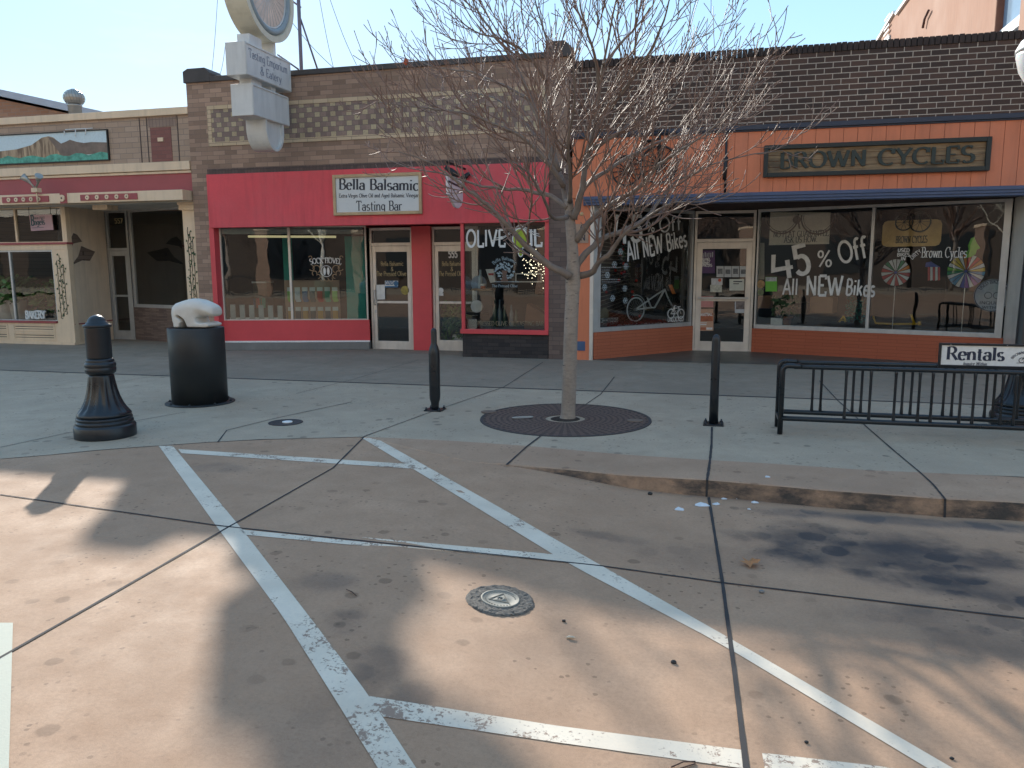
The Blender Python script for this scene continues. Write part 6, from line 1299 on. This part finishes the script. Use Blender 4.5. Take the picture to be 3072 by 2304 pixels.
def pinwheel(cx, cy, r, cols, label, d):
    c = PR.uv(*z7(cx, cy), d); R = r*.37613/FPX*15.3*1.05; T = thing('pinwheel', PR.P(c[0], c[1]-R, d), label, 'pinwheel', 'pinwheels in the right window'); n = len(cols); m = MB()
    for i, k in enumerate(cols):
        a = 6.2832*i/n; b = a+6.2832/n*.86; m.cur = k; m.add([PR.P(c[0]+.02*math.cos(a), c[1]+.02*math.sin(a), d), PR.P(c[0]+R*math.cos(a), c[1]+R*math.sin(a), d+.02), PR.P(c[0]+R*math.cos(b), c[1]+R*math.sin(b), d)], [(0, 1, 2)])
    m.build('vanes', CM, T); m = MB(); m.disc(PR, c[0], c[1], d, d+.03, .022, 12); m.build('hub', CM[6], T); m = MB(); m.tube([PR.P(c[0], c[1], d-.01), PR.P(c[0], .44, d-.02)], .006, 5); m.build('stick', WHITEP, T)
pinwheel(1190, 685, 88, [8, 1, 8, 4, 8, 8, 8, 4, 8, 9, 8, 9, 8, 9, 8, 9, 8, 9, 8, 9], 'red and white pinwheel, left one in the cycle shop right window', -.22)
pinwheel(1750, 675, 106, [2, 8, 1, 0, 8, 0, 1, 8, 2, 2, 8, 3, 4, 8, 5, 5, 8, 6, 7, 8, 7, 6, 8, 5], 'rainbow coloured pinwheel, right one in the cycle shop right window', -.22)
d = -.18; m = MB(); F_ = lambda x, y: PR.uv(*z7(x, y), d); m.prism(PR, [F_(*p) for p in [(1735, 572), (1775, 520), (1765, 470), (1790, 410), (1815, 400), (1830, 440), (1862, 490), (1835, 505), (1825, 540), (1790, 560)]], d-.05, d); m.prism(PR, [F_(*p) for p in [(1740, 545), (1772, 500), (1768, 530)]], d-.02, d+.02)
put(m, 'green_frog', rough_flat('lime_green', (.16, .48, .03), .5), 'lime green toy frog hanging above the rainbow pinwheel', 'toy frog')
m = MB(); cols = [0, 1, 0, 1, 0]
for i in range(5): x = 1445+i*20; m.cur = i % 2; m.prism(PR, [PR.uv(*z7(x, 750), -.3), PR.uv(*z7(x+18, 745), -.3), PR.uv(*z7(x+18, 640), -.3), PR.uv(*z7(x, 640), -.3)], -.31, -.3)
m.cur = 2; m.prism(PR, [PR.uv(*z7(1425, 640), -.3), PR.uv(*z7(1540, 640), -.3), PR.uv(*z7(1470, 598), -.3), PR.uv(*z7(1432, 605), -.3)], -.33, -.28); put(m, 'windsock', [CM[9], CM[8], CM[6]], 'striped red white and blue windsock between the two pinwheels', 'windsock')
d = -.05; c = PR.uv(*z7(1962, 868), d); T = thing('round_sign', PR.P(c[0], c[1]-.25, d), 'round pale used bikes sign at the right end of the window', 'sign'); m = MB(); m.disc(PR, c[0], c[1], d-.01, d, .26, 36); m.build('board', rough_flat('pale_grey_board', (.36, .40, .42), .6), T); m = MB(); text(m, PR, 'USED BIKES FOR', c[0]-.20, c[1]+.19, .05, d+.001, .18, .1, True, width=.42, arc=.19); m.torus(PR, c[0], c[1], d, .25, .006, 36, 4); text(m, PR, 'INQUIRE', c[0]-.17, c[1]-.14, .045, d+.001, .18, .1, True, width=.34); text(m, PR, 'WITHIN', c[0]-.13, c[1]-.21, .04, d+.001, .18, .1, True, width=.26)
for s in (-.06, .06): m.torus(PR, c[0]+s, c[1], d+.002, .05, .004, 20, 4)
m.build('lettering', DKINK, T)
for (x, y, r, cc, lb) in ((113, 778, .075, (.32, .20, .09), 'upper round tan sticker at the left edge of the right window'), (112, 843, .06, (.14, .16, .08), 'lower round olive sticker at the left edge of the right window')):
    c = PR.uv(*z7(x, y), g3); m = MB(); m.disc(PR, c[0], c[1], g3, g3+.002, r, 24); put(m, 'round_sticker', paint('sticker', cc, .6, .5, 12), lb, 'sticker')
o = poster(PR, rect(z7, 150, 720, 242, 836), g3, rough_flat('lime_poster', (.13, .42, .05), .6), 'bright green poster with a pale top at the left of the right window'); m = MB(); quadpx(m, PR, rect(z7, 152, 722, 240, 755), g3+.002); m.build('header', GREYPH, o)
poster(PR, rect(z7, 84, 448, 142, 740), -.12, rough_flat('beige_panel', (.33, .31, .27), .8), 'tall beige panel behind the left edge of the right window', 'panel', 'beige_panel')
CARD = paint('cardboard', (.42, .25, .15), .9, .12, 3)
def boxat(P, zf, x0, y0, x1, y1, d, dep, name, mat, label, cat):
    a = P.uv(*zf(x0, y1), d); b = P.uv(*zf(x1, y0), d); m = MB(); m.pbox(P, a[0], b[0], a[1], b[1], d-dep, d); return put(m, name, mat, label, cat, None, .006)
boxat(PR, z7, 500, 885, 690, 1005, -.9, .4, 'cardboard_box', CARD, 'large tan cardboard box under the white Bikes lettering', 'box'); boxat(PR, z7, 85, 875, 190, 970, -.7, .4, 'cardboard_box', CARD, 'small tan cardboard box behind the left edge of the right window', 'box'); boxat(PR, z7, 392, 925, 497, 1010, -.8, .3, 'black_crate', BLACKP, 'black crate left of the large cardboard box', 'crate')
boxat(PR, z7, 190, 1050, 286, 1106, -.12, .02, 'card_sign', BONE, 'small blank white card standing on the window platform', 'card')
p = PR.P(*PR.uv(*z7(322, 1104), -.2), -.2); T = thing('potted_plant', p, 'terracotta pot with a dark leafy plant beside the white card', 'potted plant'); m = MB(); m.lathe(p, [(.06, 0), (.09, .13), (.10, .13), (.10, .16), (.001, .15)], 20); m.build('pot', paint('terracotta', (.30, .11, .05), .8), T)
def foliage(name, c, rx, rz, n, size, mat, T=None, seed=1):
    random.seed(seed); m = MB()
    for i in range(n):
        a = random.uniform(0, 6.28); b = random.uniform(-1, 1); r = random.random()**.4; p = Vector((c[0]+rx*r*math.cos(a), c[1]+rx*r*math.sin(a), c[2]+rz*r*b)); e = Vector((random.uniform(-1, 1), random.uniform(-1, 1), random.uniform(-.6, .8))).normalized()*size; s_ = e.orthogonal().normalized()*size*.35
        m.add([p-e*.5, p+s_, p+e*.5, p-s_], [(0, 1, 2, 3)])
    return m.build(name, mat, T)
DKLEAF = paint('dark_leaf', (.025, .06, .02), .6, .4, 20); MIDLEAF = paint('mid_leaf', (.10, .19, .05), .6, .4, 20)
foliage('leaves', (p.x-.05, p.y, p.z+.35), .25, .25, 140, .12, DKLEAF, T, 5)
YEL = rough_flat('yellow_frame_paint', (.52, .32, .01), .35); Y_ = uvd(PR, z7, -.35)
T = thing('bike_stand', Y_(1270, 1100), 'yellow bent bike stand lying on the platform right of the mullion', 'bike stand'); m = MB(); m.tube([Y_(1010, 1035), Y_(1030, 1090), Y_(1165, 1096), Y_(1378, 1094)], .018, 8); m.build('base_tube', YEL, T); m = MB(); m.tube([Y_(1310, 1018), Y_(1338, 1092)], .02, 8); m.build('upright', YEL, T); m = MB(); m.tube([Y_(1378, 1075), Y_(1380, 1105)], .026, 8); m.build('foot', YEL, T)
T = thing('bike_stand', Y_(760, 1082), 'small yellow A shaped stand left of the mullion', 'bike stand'); m = MB(); m.tube([Y_(738, 1080), Y_(775, 1032)], .018, 8); m.tube([Y_(775, 1032), Y_(790, 1080)], .018, 8); m.tube([Y_(750, 1066), Y_(786, 1066)], .012, 8); m.build('frame', YEL, T)
p = PR.P(*PR.uv(*z7(865, 1085), -.45), -.45); T = thing('tinsel_figure', p, 'glittery teal tinsel figure beside the mullion of the right window', 'ornament'); foliage('tinsel', (p.x, p.y, p.z+.24), .17, .26, 420, .05, rough_flat('teal_tinsel', (.01, .16, .13), .2), T, 8)
# ================================================================== goods of the middle shop
random.seed(17)
R1 = uvd(P1, z4, -.75); a = P1.uv(*z4(890, 1700), -.75); b = P1.uv(*z4(1440, 1315), -.75)
ub, ut = a[0], b[0]; vt_ = b[1]
T = thing('sock_rack', P1.P((ub+ut)/2, .1, -.8), 'brown display board with rows of hanging socks in the crimson shop window', 'display rack')
m = MB(); m.pbox(P1, ub, ut, .25, vt_, -.80, -.75); m.build('board', paint('rack_board', (.36, .23, .165), .8, .1, 3), T); m = MB(); m.pbox(P1, ub, ut, .02, .25, -.95, -.70); m.build('base', DARKIN, T)
SOCKC = [(.12, .25, .05), (.05, .06, .06), (.2, .32, .08), (.28, .3, .32), (.3, .05, .04), (.32, .18, .05), (.03, .08, .16), (.08, .2, .14)]; SM = [rough_flat('sock_wool', tuple(min(1, 1.9*x) for x in c), .9) for c in SOCKC]; SN = ['green', 'black', 'light green', 'grey', 'red', 'tan', 'navy', 'teal']
for r in range(3):
    for c in range(7):
        k = (r*5+c*3+(c*r)) % 8; u = ub+.11+(ut-ub-.2)*c/6; v = vt_-.14-.40*r
        Tk = thing('sock_pack', P1.P(u, v-.3, -.74), f"{SN[k]} sock pack, {('first','second','third','fourth','fifth','sixth','last')[c]} from left in {('top','middle','bottom')[r]} row of the rack", 'socks', 'sock packs on the display board')
        m = MB(); m.pbox(P1, u-.055, u+.055, v-.08, v+.0, -.745, -.735); m.build('card', BONE, Tk); m = MB(); m.prism(P1, [(u-.05, v-.08), (u+.05, v-.08), (u+.05, v-.22), (u+.075, v-.27), (u+.06, v-.30), (u-.02, v-.30), (u-.05, v-.24)], -.745, -.72); m.build('sock', SM[k], Tk)
m = MB(); m.pbox(P1, .1, P1.len-.1, 2.24, 2.38, -.14, -.12); m.build('blind', rough_flat('pale_blind', (.40, .44, .44), .7), OL)
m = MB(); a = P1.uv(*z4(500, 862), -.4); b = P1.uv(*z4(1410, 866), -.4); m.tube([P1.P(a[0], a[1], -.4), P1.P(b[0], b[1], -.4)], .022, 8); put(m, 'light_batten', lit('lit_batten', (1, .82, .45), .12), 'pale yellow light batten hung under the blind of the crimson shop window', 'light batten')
for x0, x1, lb, dd in ((1525, 1700, 'tall teal panel at the right end of the crimson shop window', -.5), (885, 945, 'narrow teal panel behind the mullion of the crimson shop window', -1.0)):
    a = P1.uv(*z4(x0, 1600), dd); b = P1.uv(*z4(x1, 860), dd); m = MB(); m.pbox(P1, a[0], b[0], .02, b[1], dd-.05, dd); put(m, 'teal_panel', TEALIN, lb, 'panel')
T = thing('picket_screen', P1.P(.5, .1, -.2), 'row of short white pickets inside the left of the crimson shop window', 'picket screen')
for i in range(7): 
    u = P1.uv(*z4(240+i*98, 1600), -.18)[0]; m = MB(); m.pbox(P1, u-.05, u+.05, .59, P1.uv(*z4(300, 1565+i*3), -.18)[1], -.2, -.18); m.build('picket', rough_flat('picket_white', (.42, .45, .46), .7), T)
m = MB(); m.pbox(P1, .15, 1.1, .59, .62, -.22, -.2); m.build('rail', WHITEP, T)
T = thing('display_table', P1.P(.9, .02, -1.3), 'dark display table with a pale top inside the crimson shop window', 'table')
a = P1.uv(*z4(410, 1330), -1.3)[0]; b = P1.uv(*z4(690, 1330), -1.3)[0]; v = P1.uv(*z4(550, 1330), -1.3)[1]; m = MB(); m.pbox(P1, a, b, v-.03, v, -1.8, -1.25); m.build('top', WHITEP, T); m = MB(); m.pbox(P1, a, b, .02, v-.03, -1.75, -1.3); m.build('body', paint('dark_table', (.10, .085, .06), .8, .3, 5), T)
for i in range(6): u = lerp(a+.1, b-.1, i/5); m = MB(); m.pbox(P1, u-.06, u+.06, v-.55, v-.35, -1.295, -1.27); m.build('drawer', SM[(i*3) % 8], T)
T = thing('wall_shelf', P1.P(.9, 1.5, -2.0), 'two dark wall shelves of small pale packets inside the crimson shop', 'shelf')
for j, y in enumerate((1170, 1235)):
    a = P1.uv(*z4(345, y), -2.0); b = P1.uv(*z4(610, y), -2.0); m = MB(); m.pbox(P1, a[0], b[0], a[1]-.02, a[1], -2.2, -2.0); m.build('board', DARKIN, T)
    for i in range(8): u = lerp(a[0]+.07, b[0]-.07, i/7); m = MB(); m.pbox(P1, u-.06, u+.06, a[1], a[1]+.13, -2.15, -2.02); m.build('packet', rough_flat('packet_paper', random.choice([(.4, .38, .3), (.22, .32, .22), (.45, .42, .36)]), .8), T)
# plant behind the second door
p = Vector((-4.85, 14.75, .02)); T = thing('potted_plant', p, 'bushy dark green plant behind the lower glass of the 555 door', 'potted plant'); m = MB(); m.lathe(p, [(.13, 0), (.17, .26), (.001, .25)], 20); m.build('pot', WHITEP, T); foliage('leaves', (p.x-.05, p.y, .55), .32, .42, 700, .08, MIDLEAF, T, 12)
# olive window props
Q = uvd(PF, z5, -.35)
def bottle(px, py, h, r, mat, label, d=-.35, group='bottles in the olive oil window'):
    p = PF.P(*PF.uv(*z5(px, py), d), d); m = MB(); m.lathe(p, [(r, 0), (r*1.03, h*.04), (r, h*.6), (r*.45, h*.75), (r*.4, h*.97), (r*.5, h), (.001, h)], 14); return put(m, 'bottle', mat, label, 'bottle', group)
SIL = rough_flat('silver', (.5, .5, .5), .25, .9); SHELFW = paint('shelf_wood', (.28, .17, .09), .6, .15, 5)
T = thing('display_shelf', Q(1330, 870), 'small pale wood shelf at the left of the olive oil window', 'shelf'); a = PF.uv(*z5(1225, 870), -.3); b = PF.uv(*z5(1430, 850), -.3); m = MB(); m.pbox(PF, a[0], b[0], a[1], b[1], -.6, -.3); m.build('board', SHELFW, T); m = MB(); m.pbox(PF, a[0]+.06, b[0]-.02, .44, a[1], -.58, -.45); m.build('stand', DARKIN, T)
bottle(1320, 850, .34, .045, rough_flat('pale_glass_bottle', (.28, .33, .34), .2), 'pale slim bottle on the wooden window shelf', -.4)
p = PF.P(*PF.uv(*z5(1345, 852), -.33), -.33); m = MB(); m.lathe(p, [(.045, 0), (.05, .02), (.05, .05)], 14); m.cur = 1; m.lathe((p.x, p.y, p.z+.05), [(.05, 0), (.05, .04), (.001, .042)], 14); put(m, 'jar', [rough_flat('orange_jar', (.45, .12, .04), .4), BONE], 'small orange and white jar on the wooden window shelf', 'jar')
p = PF.P(*PF.uv(*z5(1300, 800), -.5), -.5); m = MB(); m.disc(FY(p.y), p.x, p.z, -.02, 0, .15, 24); put(m, 'blue_plate', paint('blue_grey_plate', (.16, .22, .27), .3, .2, 14), 'round blue grey plate leaning behind the jars', 'plate')
m = MB(); m.prism(PF, [PF.uv(*z5(*q), -.3) for q in [(1372, 650), (1455, 645), (1475, 780), (1420, 790)]], -.36, -.3); m.cur = 1; m.prism(PF, [PF.uv(*z5(*q), -.3) for q in [(1400, 690), (1455, 690), (1455, 712), (1402, 712)]], -.299, -.297); put(m, 'striped_towel', [BONE, CM[9]], 'white towel with a red stripe hanging in the olive oil window', 'towel')
a = PF.uv(*z5(1278, 1035), -.25); T = thing('kitchen_scale', PF.P(a[0], .44, -.3), 'vintage kitchen scale with a round white dial in the olive oil window', 'scale'); m = MB(); m.disc(PF, a[0], a[1], -.3, -.25, .11, 24); m.build('dial', BONE, T); m = MB(); m.lathe(PF.P(a[0]-.05, .44, -.32), [(.20, 0), (.15, .20), (.06, .24), (.06, .28)], 20); m.build('body', SIL, T); m = MB(); m.lathe(PF.P(a[0]-.05, a[1]-.16, -.32), [(.05, 0), (.24, .03), (.25, .05), (.001, .04)], 24); m.build('pan', BLACKP, T)
m = MB(); c0, c1 = PF.uv(*z5(1150, 1265), -.1), PF.uv(*z5(1282, 1165), -.1); m.pbox(PF, c0[0], c1[0], .45, c1[1], -.2, -.1); o = put(m, 'foil_box', SIL, 'crumpled silver foil box in the lower left corner of the olive oil window', 'box', None, .01)
for i, (x, y, w_, lb) in enumerate([(1345, 1255, .09, 'tan dish'), (1415, 1252, .11, 'white dish')]): 
    p = PF.P(*PF.uv(*z5(x, y), -.18), -.18); m = MB(); m.lathe((p.x, p.y, .445), [(w_*.5, 0), (w_, .03), (w_*.9, .032), (.001, .02)], 20); put(m, 'dish', BONE if i else SHELFW, f'small {lb} on the olive oil window floor', 'dish')
random.seed(23)
for i, x in enumerate((1470, 1520, 1570, 1640, 1690)): bottle(x, 1240, random.uniform(.25, .5), random.uniform(.035, .05), [rough_flat('dark_green_bottle', (.02, .05, .03), .15), rough_flat('blue_grey_bottle', (.12, .17, .2), .2)][i % 2], ('first', 'second', 'third', 'fourth', 'last')[i]+(' dark green' if i % 2 == 0 else ' blue grey')+' bottle from the left on the olive oil window floor', -.22)
m = MB(); m.prism(PF, [PF.uv(*z5(*q), -.5) for q in [(1770, 1265), (2005, 1275), (2005, 1130), (1800, 1010)]], -.9, -.5); put(m, 'wood_cabinet', paint('red_brown_wood', (.16, .065, .03), .6, .15, 3), 'red brown slanted cabinet at the right of the olive oil window', 'cabinet')
T = thing('fairy_lights', Q(1880, 640), 'cloud of tiny white fairy lights on a dark branch in the olive oil window', 'string lights'); LIT = NT('lit_bulb'); LIT.b.inputs['Emission Color'].default_value = (1, .85, .6, 1); LIT.b.inputs['Emission Strength'].default_value = 1.2; LIT = LIT.fin((.9, .8, .6), .4)
m = MB()
for i in range(90):
    a = random.gauss(0, 1); b = random.gauss(0, 1); p = Q(1885+70*a, 620+95*b); m.ball((p.x, p.y+random.uniform(-.1, .2), p.z), .0075, 5, 3)
o = m.build('bulbs', LIT, T); o['kind'] = 'stuff'
m = MB(); m.tube([Q(1780, 560), Q(1860, 600), Q(1960, 700), Q(1990, 760)], .006, 5); m.tube([Q(1960, 560), Q(1900, 640), Q(1840, 740)], .006, 5); m.build('wire', DKLEAF, T)
m = MB(); c0, c1 = PF.uv(*z5(1680, 785), -.6), PF.uv(*z5(1955, 690), -.6); m.pframe(PF, c0[0], c1[0], c0[1], c1[1], -.62, -.6, .02, .02, .02, .02); put(m, 'picture_frame', BONE, 'thin pale picture frame hanging below the fairy lights', 'picture frame')
# ================================================================== cafe details
P = Plane((-19, 13.70), (-13, 13.70))
T = thing('bagel_sign', P.P(*P.uv(*z2(425, 455))), 'pink Bagels sign hung on two chains in the cafe window', 'sign'); m = MB(); m.prism(P, [P.uv(*z2(*q)) for q in [(322, 460), (552, 448), (532, 288), (302, 293)]], -.02, 0); m.build('board', paint('pink_board', (.46, .30, .33), .7, .06, 4), T)
m = MB(); line(m, P, 'B', z2(325, 402), z2(357, 402), .21, .002, thick=.24, thin=.08); line(m, P, 'agels', z2(360, 398), z2(468, 392), .12, .002, thick=.2, thin=.06, gap=.08); line(m, P, 'MAIN STREET', z2(358, 340), z2(468, 335), .045, .002, thick=.15, thin=.1, serif=False)
quadpx(m, P, [z2(330, 430), z2(455, 424), z2(455, 420), z2(330, 426)], .003); m.build('lettering', rough_flat('teal_ink', (.015, .06, .075), .6), T)
m = MB()
for x in (296, 518): m.tube([P.P(*P.uv(*z2(x+6, 290))), P.P(*P.uv(*z2(x, 190)))], .006, 5)
m.build('chain', BLACKP, T)
m = MB(); line(m, PLD, '557', z2(1180, 380), z2(1262, 378), .10, -.03, thick=.2, thin=.15, serif=False); m.build('house_number', GOLD, D4)
m = MB(); P = Plane((-19, 13.68), (-13, 13.68)); line(m, P, 'BAKERY', z2(280, 1368), z2(480, 1366), .16, .002, thick=.22, thin=.13, serif=True, gap=.06, raised=.03); put(m, 'bakery_letters', BONE, 'white cut out BAKERY letters standing in the cafe window', 'sign')
for i, (x, lb) in enumerate(((70, 'left'), (200, 'right'))):
    p = PB.P(*PB.uv(*z2(x, 1368), -.35), -.35); T = thing('potted_plant', p, f'white bucket of dark foliage in the cafe window, {lb} one', 'potted plant', 'white buckets in the cafe window'); m = MB(); m.lathe((p.x, p.y, .5), [(.13, 0), (.18, .40), (.19, .41), (.001, .38)], 20); m.build('bucket', BONE, T); foliage('leaves', (p.x, p.y, 1.15), .38, .32, 260, .16, MIDLEAF, T, 40+i)
p = PB.P(*PB.uv(*z2(540, 1300), -.6), -.6); T = thing('potted_plant', (p.x, p.y, .3), 'loose olive green plant behind the bakery letters', 'potted plant'); m = MB(); m.lathe((p.x, p.y, .3), [(.12, 0), (.15, .25), (.001, .24)], 16); m.build('pot', BLACKP, T); foliage('leaves', (p.x, p.y, .95), .4, .4, 220, .15, MIDLEAF, T, 44)
# floodlights on the canopy
P = FY(13.1); c = P.uv(78, 400); T = thing('floodlight', P.P(c[0], 2.86, 0), 'twin white floodlight on a conduit in front of the cafe canopy', 'floodlight'); m = MB(); m.tube([P.P(c[0], 2.84, .0), P.P(c[0]-.005, 3.10, .0)], .014, 8); m.build('conduit', CREAM, T); m = MB(); m.pbox(P, c[0]-.07, c[0]+.07, 3.08, 3.16, -.05, .06); m.build('junction_box', CREAM, T)
for s in (-1, 1): m = MB(); b = P.P(c[0], 3.15, .02); m.tube([b, b+Vector((s*.09, -.02, .10)), b+Vector((s*.13, -.05, .16)), b+Vector((s*.20, -.09, .23))], [.018, .02, .045, .075], 12); m.build('lamp_head', GALV, T)
m = MB(); m.box(-12.2, -11.85, 13.6, 13.9, 2.76, 2.85); put(m, 'canopy_light', CREAM, 'small cream box light fixed under the cafe canopy', 'light')

for i, (x, y, lb) in enumerate(((1.0, 16.6, 'lit fluorescent ceiling light just right of the cycle shop door'), (3.0, 17.2, 'lit fluorescent ceiling light deep inside the right window'), (-1.2, 17.0, 'lit fluorescent ceiling light inside the left window of the cycle shop'))):
    T = thing('ceiling_light', (x, y, 2.9), lb, 'ceiling light', 'ceiling lights of the cycle shop'); m = MB(); m.box(x-.6, x+.6, y-.1, y+.1, 2.90, 2.96); m.build('housing', WHITEP, T); m = MB(); m.tube([(x-.58, y-.04, 2.88), (x+.58, y-.04, 2.88)], .016, 8); m.build('tube', lit('lit_tube', (1, .9, .7), 2.5), T)
# ------------------------------------------------------------------ across the street, seen in the glass; pale storeys added to bounce sun
random.seed(9)
mb = MB(); mb.quad((-60, -15, -.004), (60, -15, -.004), (60, -20, .10), (-60, -20, .10)); mb.quad((-60, -20, .10), (60, -20, .10), (60, -40, .1), (-60, -40, .1)); struct(mb.build('far_pavement', GREY))
DKB = brick('opposite_dark_brick', (.075, .055, .043), (.11, .08, .062), (.05, .045, .04), .3, .09, .01)
PALE_BOUNCE = paint('opposite_bounce_stucco', (.70, .62, .50), .9, .06, .3); DGL = rough_flat('dark_opposite_glass', (.02, .025, .03), .15)
for x0, x1, h, lb in ((-60, -17, 17, 'building with a dark ground floor and added tall pale bounce storeys, left across the street'), (-16.6, 14, 21, 'building with a dark ground floor and the tallest added pale bounce storeys, straight across the street'), (14.4, 60, 16, 'building with a dark ground floor and added tall pale bounce storeys, right across the street')):
    T = thing('opposite_building', ((x0+x1)/2, -24, .1), lb, 'building', 'buildings across the street')
    mb = MB(); mb.box(x0, x1, -32, -24, .1, 5.6); mb.build('ground_floor', DKB, T); mb = MB(); mb.box(x0, x1, -32, -23.9, 5.6, h); mb.build('wall', PALE_BOUNCE, T); mb = MB(); mb.box(x0, x1, -32, -23.6, h, h+.4); mb.build('cornice', CREAM, T)  # upper walls unseen: height and pale colour shaped to fill the shaded shopfronts
    n = int((x1-x0)/6)
    for i in range(n):
        xa = x0+1.2+i*6; mb = MB(); mb.box(xa, xa+3.6, -23.98, -23.95, .9, 3.6); mb.build('shop_window', DGL, T)
        for k in range(int((h-6)/3.6)): mb = MB(); mb.box(xa+.6, xa+1.9, -23.89, -23.86, 6.8+k*3.6, 8.8+k*3.6); mb.build('window', DGL, T)
# iron fence with low wall
T = thing('iron_fence', (0, -17, .06), 'black iron picket fence across the street', 'fence')
mb = MB(); mb.box(-16, 16, -17.02, -16.98, .95, 1.0); mb.box(-16, 16, -17.02, -16.98, .2, .25); mb.build('rail', MBLK, T)
mb = MB()
for i in range(214): mb.box(-16+i*.15, -15.98+i*.15, -17.01, -16.99, .06, 1.1)
o = mb.build('picket', MBLK, T); o['kind'] = 'stuff'
def far_tree(x, y, h, label, white=False, pot=False):
    T = thing('street_tree', (x, y, .06), label, 'tree', 'trees across the street'); random.seed(int(x*7+99))
    m = MB(); z0 = .06+(.75 if pot else 0)
    m.tube([(x, y, z0), (x+.03, y, z0+h*.2), (x-.02, y, z0+h*.4), (x, y, z0+h*.62)], [.15, .12, .10, .07] if not white else [.11, .10, .08, .05], 10)
    m.build('trunk', rough_flat('white_bark', (.72, .70, .62), .7) if white else BARK, T)
    c = MB()
    for i in range(26 if not white else 16):
        a = random.uniform(0, 6.28); el = random.uniform(.3, 1.2); p = Vector((x, y, z0+h*random.uniform(.35, .62))); d = Vector((math.cos(a)*math.cos(el), math.sin(a)*math.cos(el), math.sin(el))); pts = [p]
        for k in range(7): d = (d+Vector((random.uniform(-.25, .25), random.uniform(-.25, .25), .08))).normalized(); pts.append(pts[-1]+d*h*.09)
        c.tube(pts, [lerp(.04, .008, k/7) for k in range(8)], 5, False)
        for q in pts[2:]:
            for _ in range(3):
                e = Vector((random.uniform(-1, 1), random.uniform(-1, 1), random.uniform(-.2, 1))).normalized(); c.tube([q, q+e*h*.05, q+e*h*.1+Vector((0, 0, h*.02))], [.012, .009, .005], 3, False)
    c.build('crown', rough_flat('white_twigs', (.6, .56, .45), .7) if white else TWIG, T)
    if pot: m = MB(); m.lathe((x, y, .06), [(.34, 0), (.46, .8), (.48, .82), (.001, .80)], 24); m.build('planter', paint('green_grey_planter', (.09, .14, .12), .6), T)
far_tree(-6.4, -12.5, 5.2, 'white barked tree in a planter across the street, left one', True, True)
far_tree(6.0, -12.2, 5.2, 'white barked tree in a planter across the street, right one', True, True)
far_tree(-11.5, -18.5, 8, 'tall bare tree across the street, leftmost'); far_tree(-2.5, -19, 8.5, 'tall bare tree across the street, second from the left'); far_tree(2.8, -18.5, 8, 'tall bare tree across the street, third from the left'); far_tree(10.5, -19, 8.5, 'tall bare tree across the street, rightmost')
for i, x in enumerate((-9.5, -4.2, 1.5, 6.5)):
    T = thing('brick_column', (x, -17.2, .06), ('leftmost', 'second', 'third', 'rightmost')[i]+' tan brick column of the iron fence across the street', 'column', 'columns across the street'); m = MB(); m.box(x-.3, x+.3, -17.5, -16.9, .06, 3.6); m.build('shaft', brick('column_brick', (.30, .19, .13), (.38, .25, .18), (.3, .26, .22), .3, .09, .01), T); m = MB(); m.box(x-.36, x+.36, -17.56, -16.84, 3.6, 3.75); m.build('capital', CREAM, T)
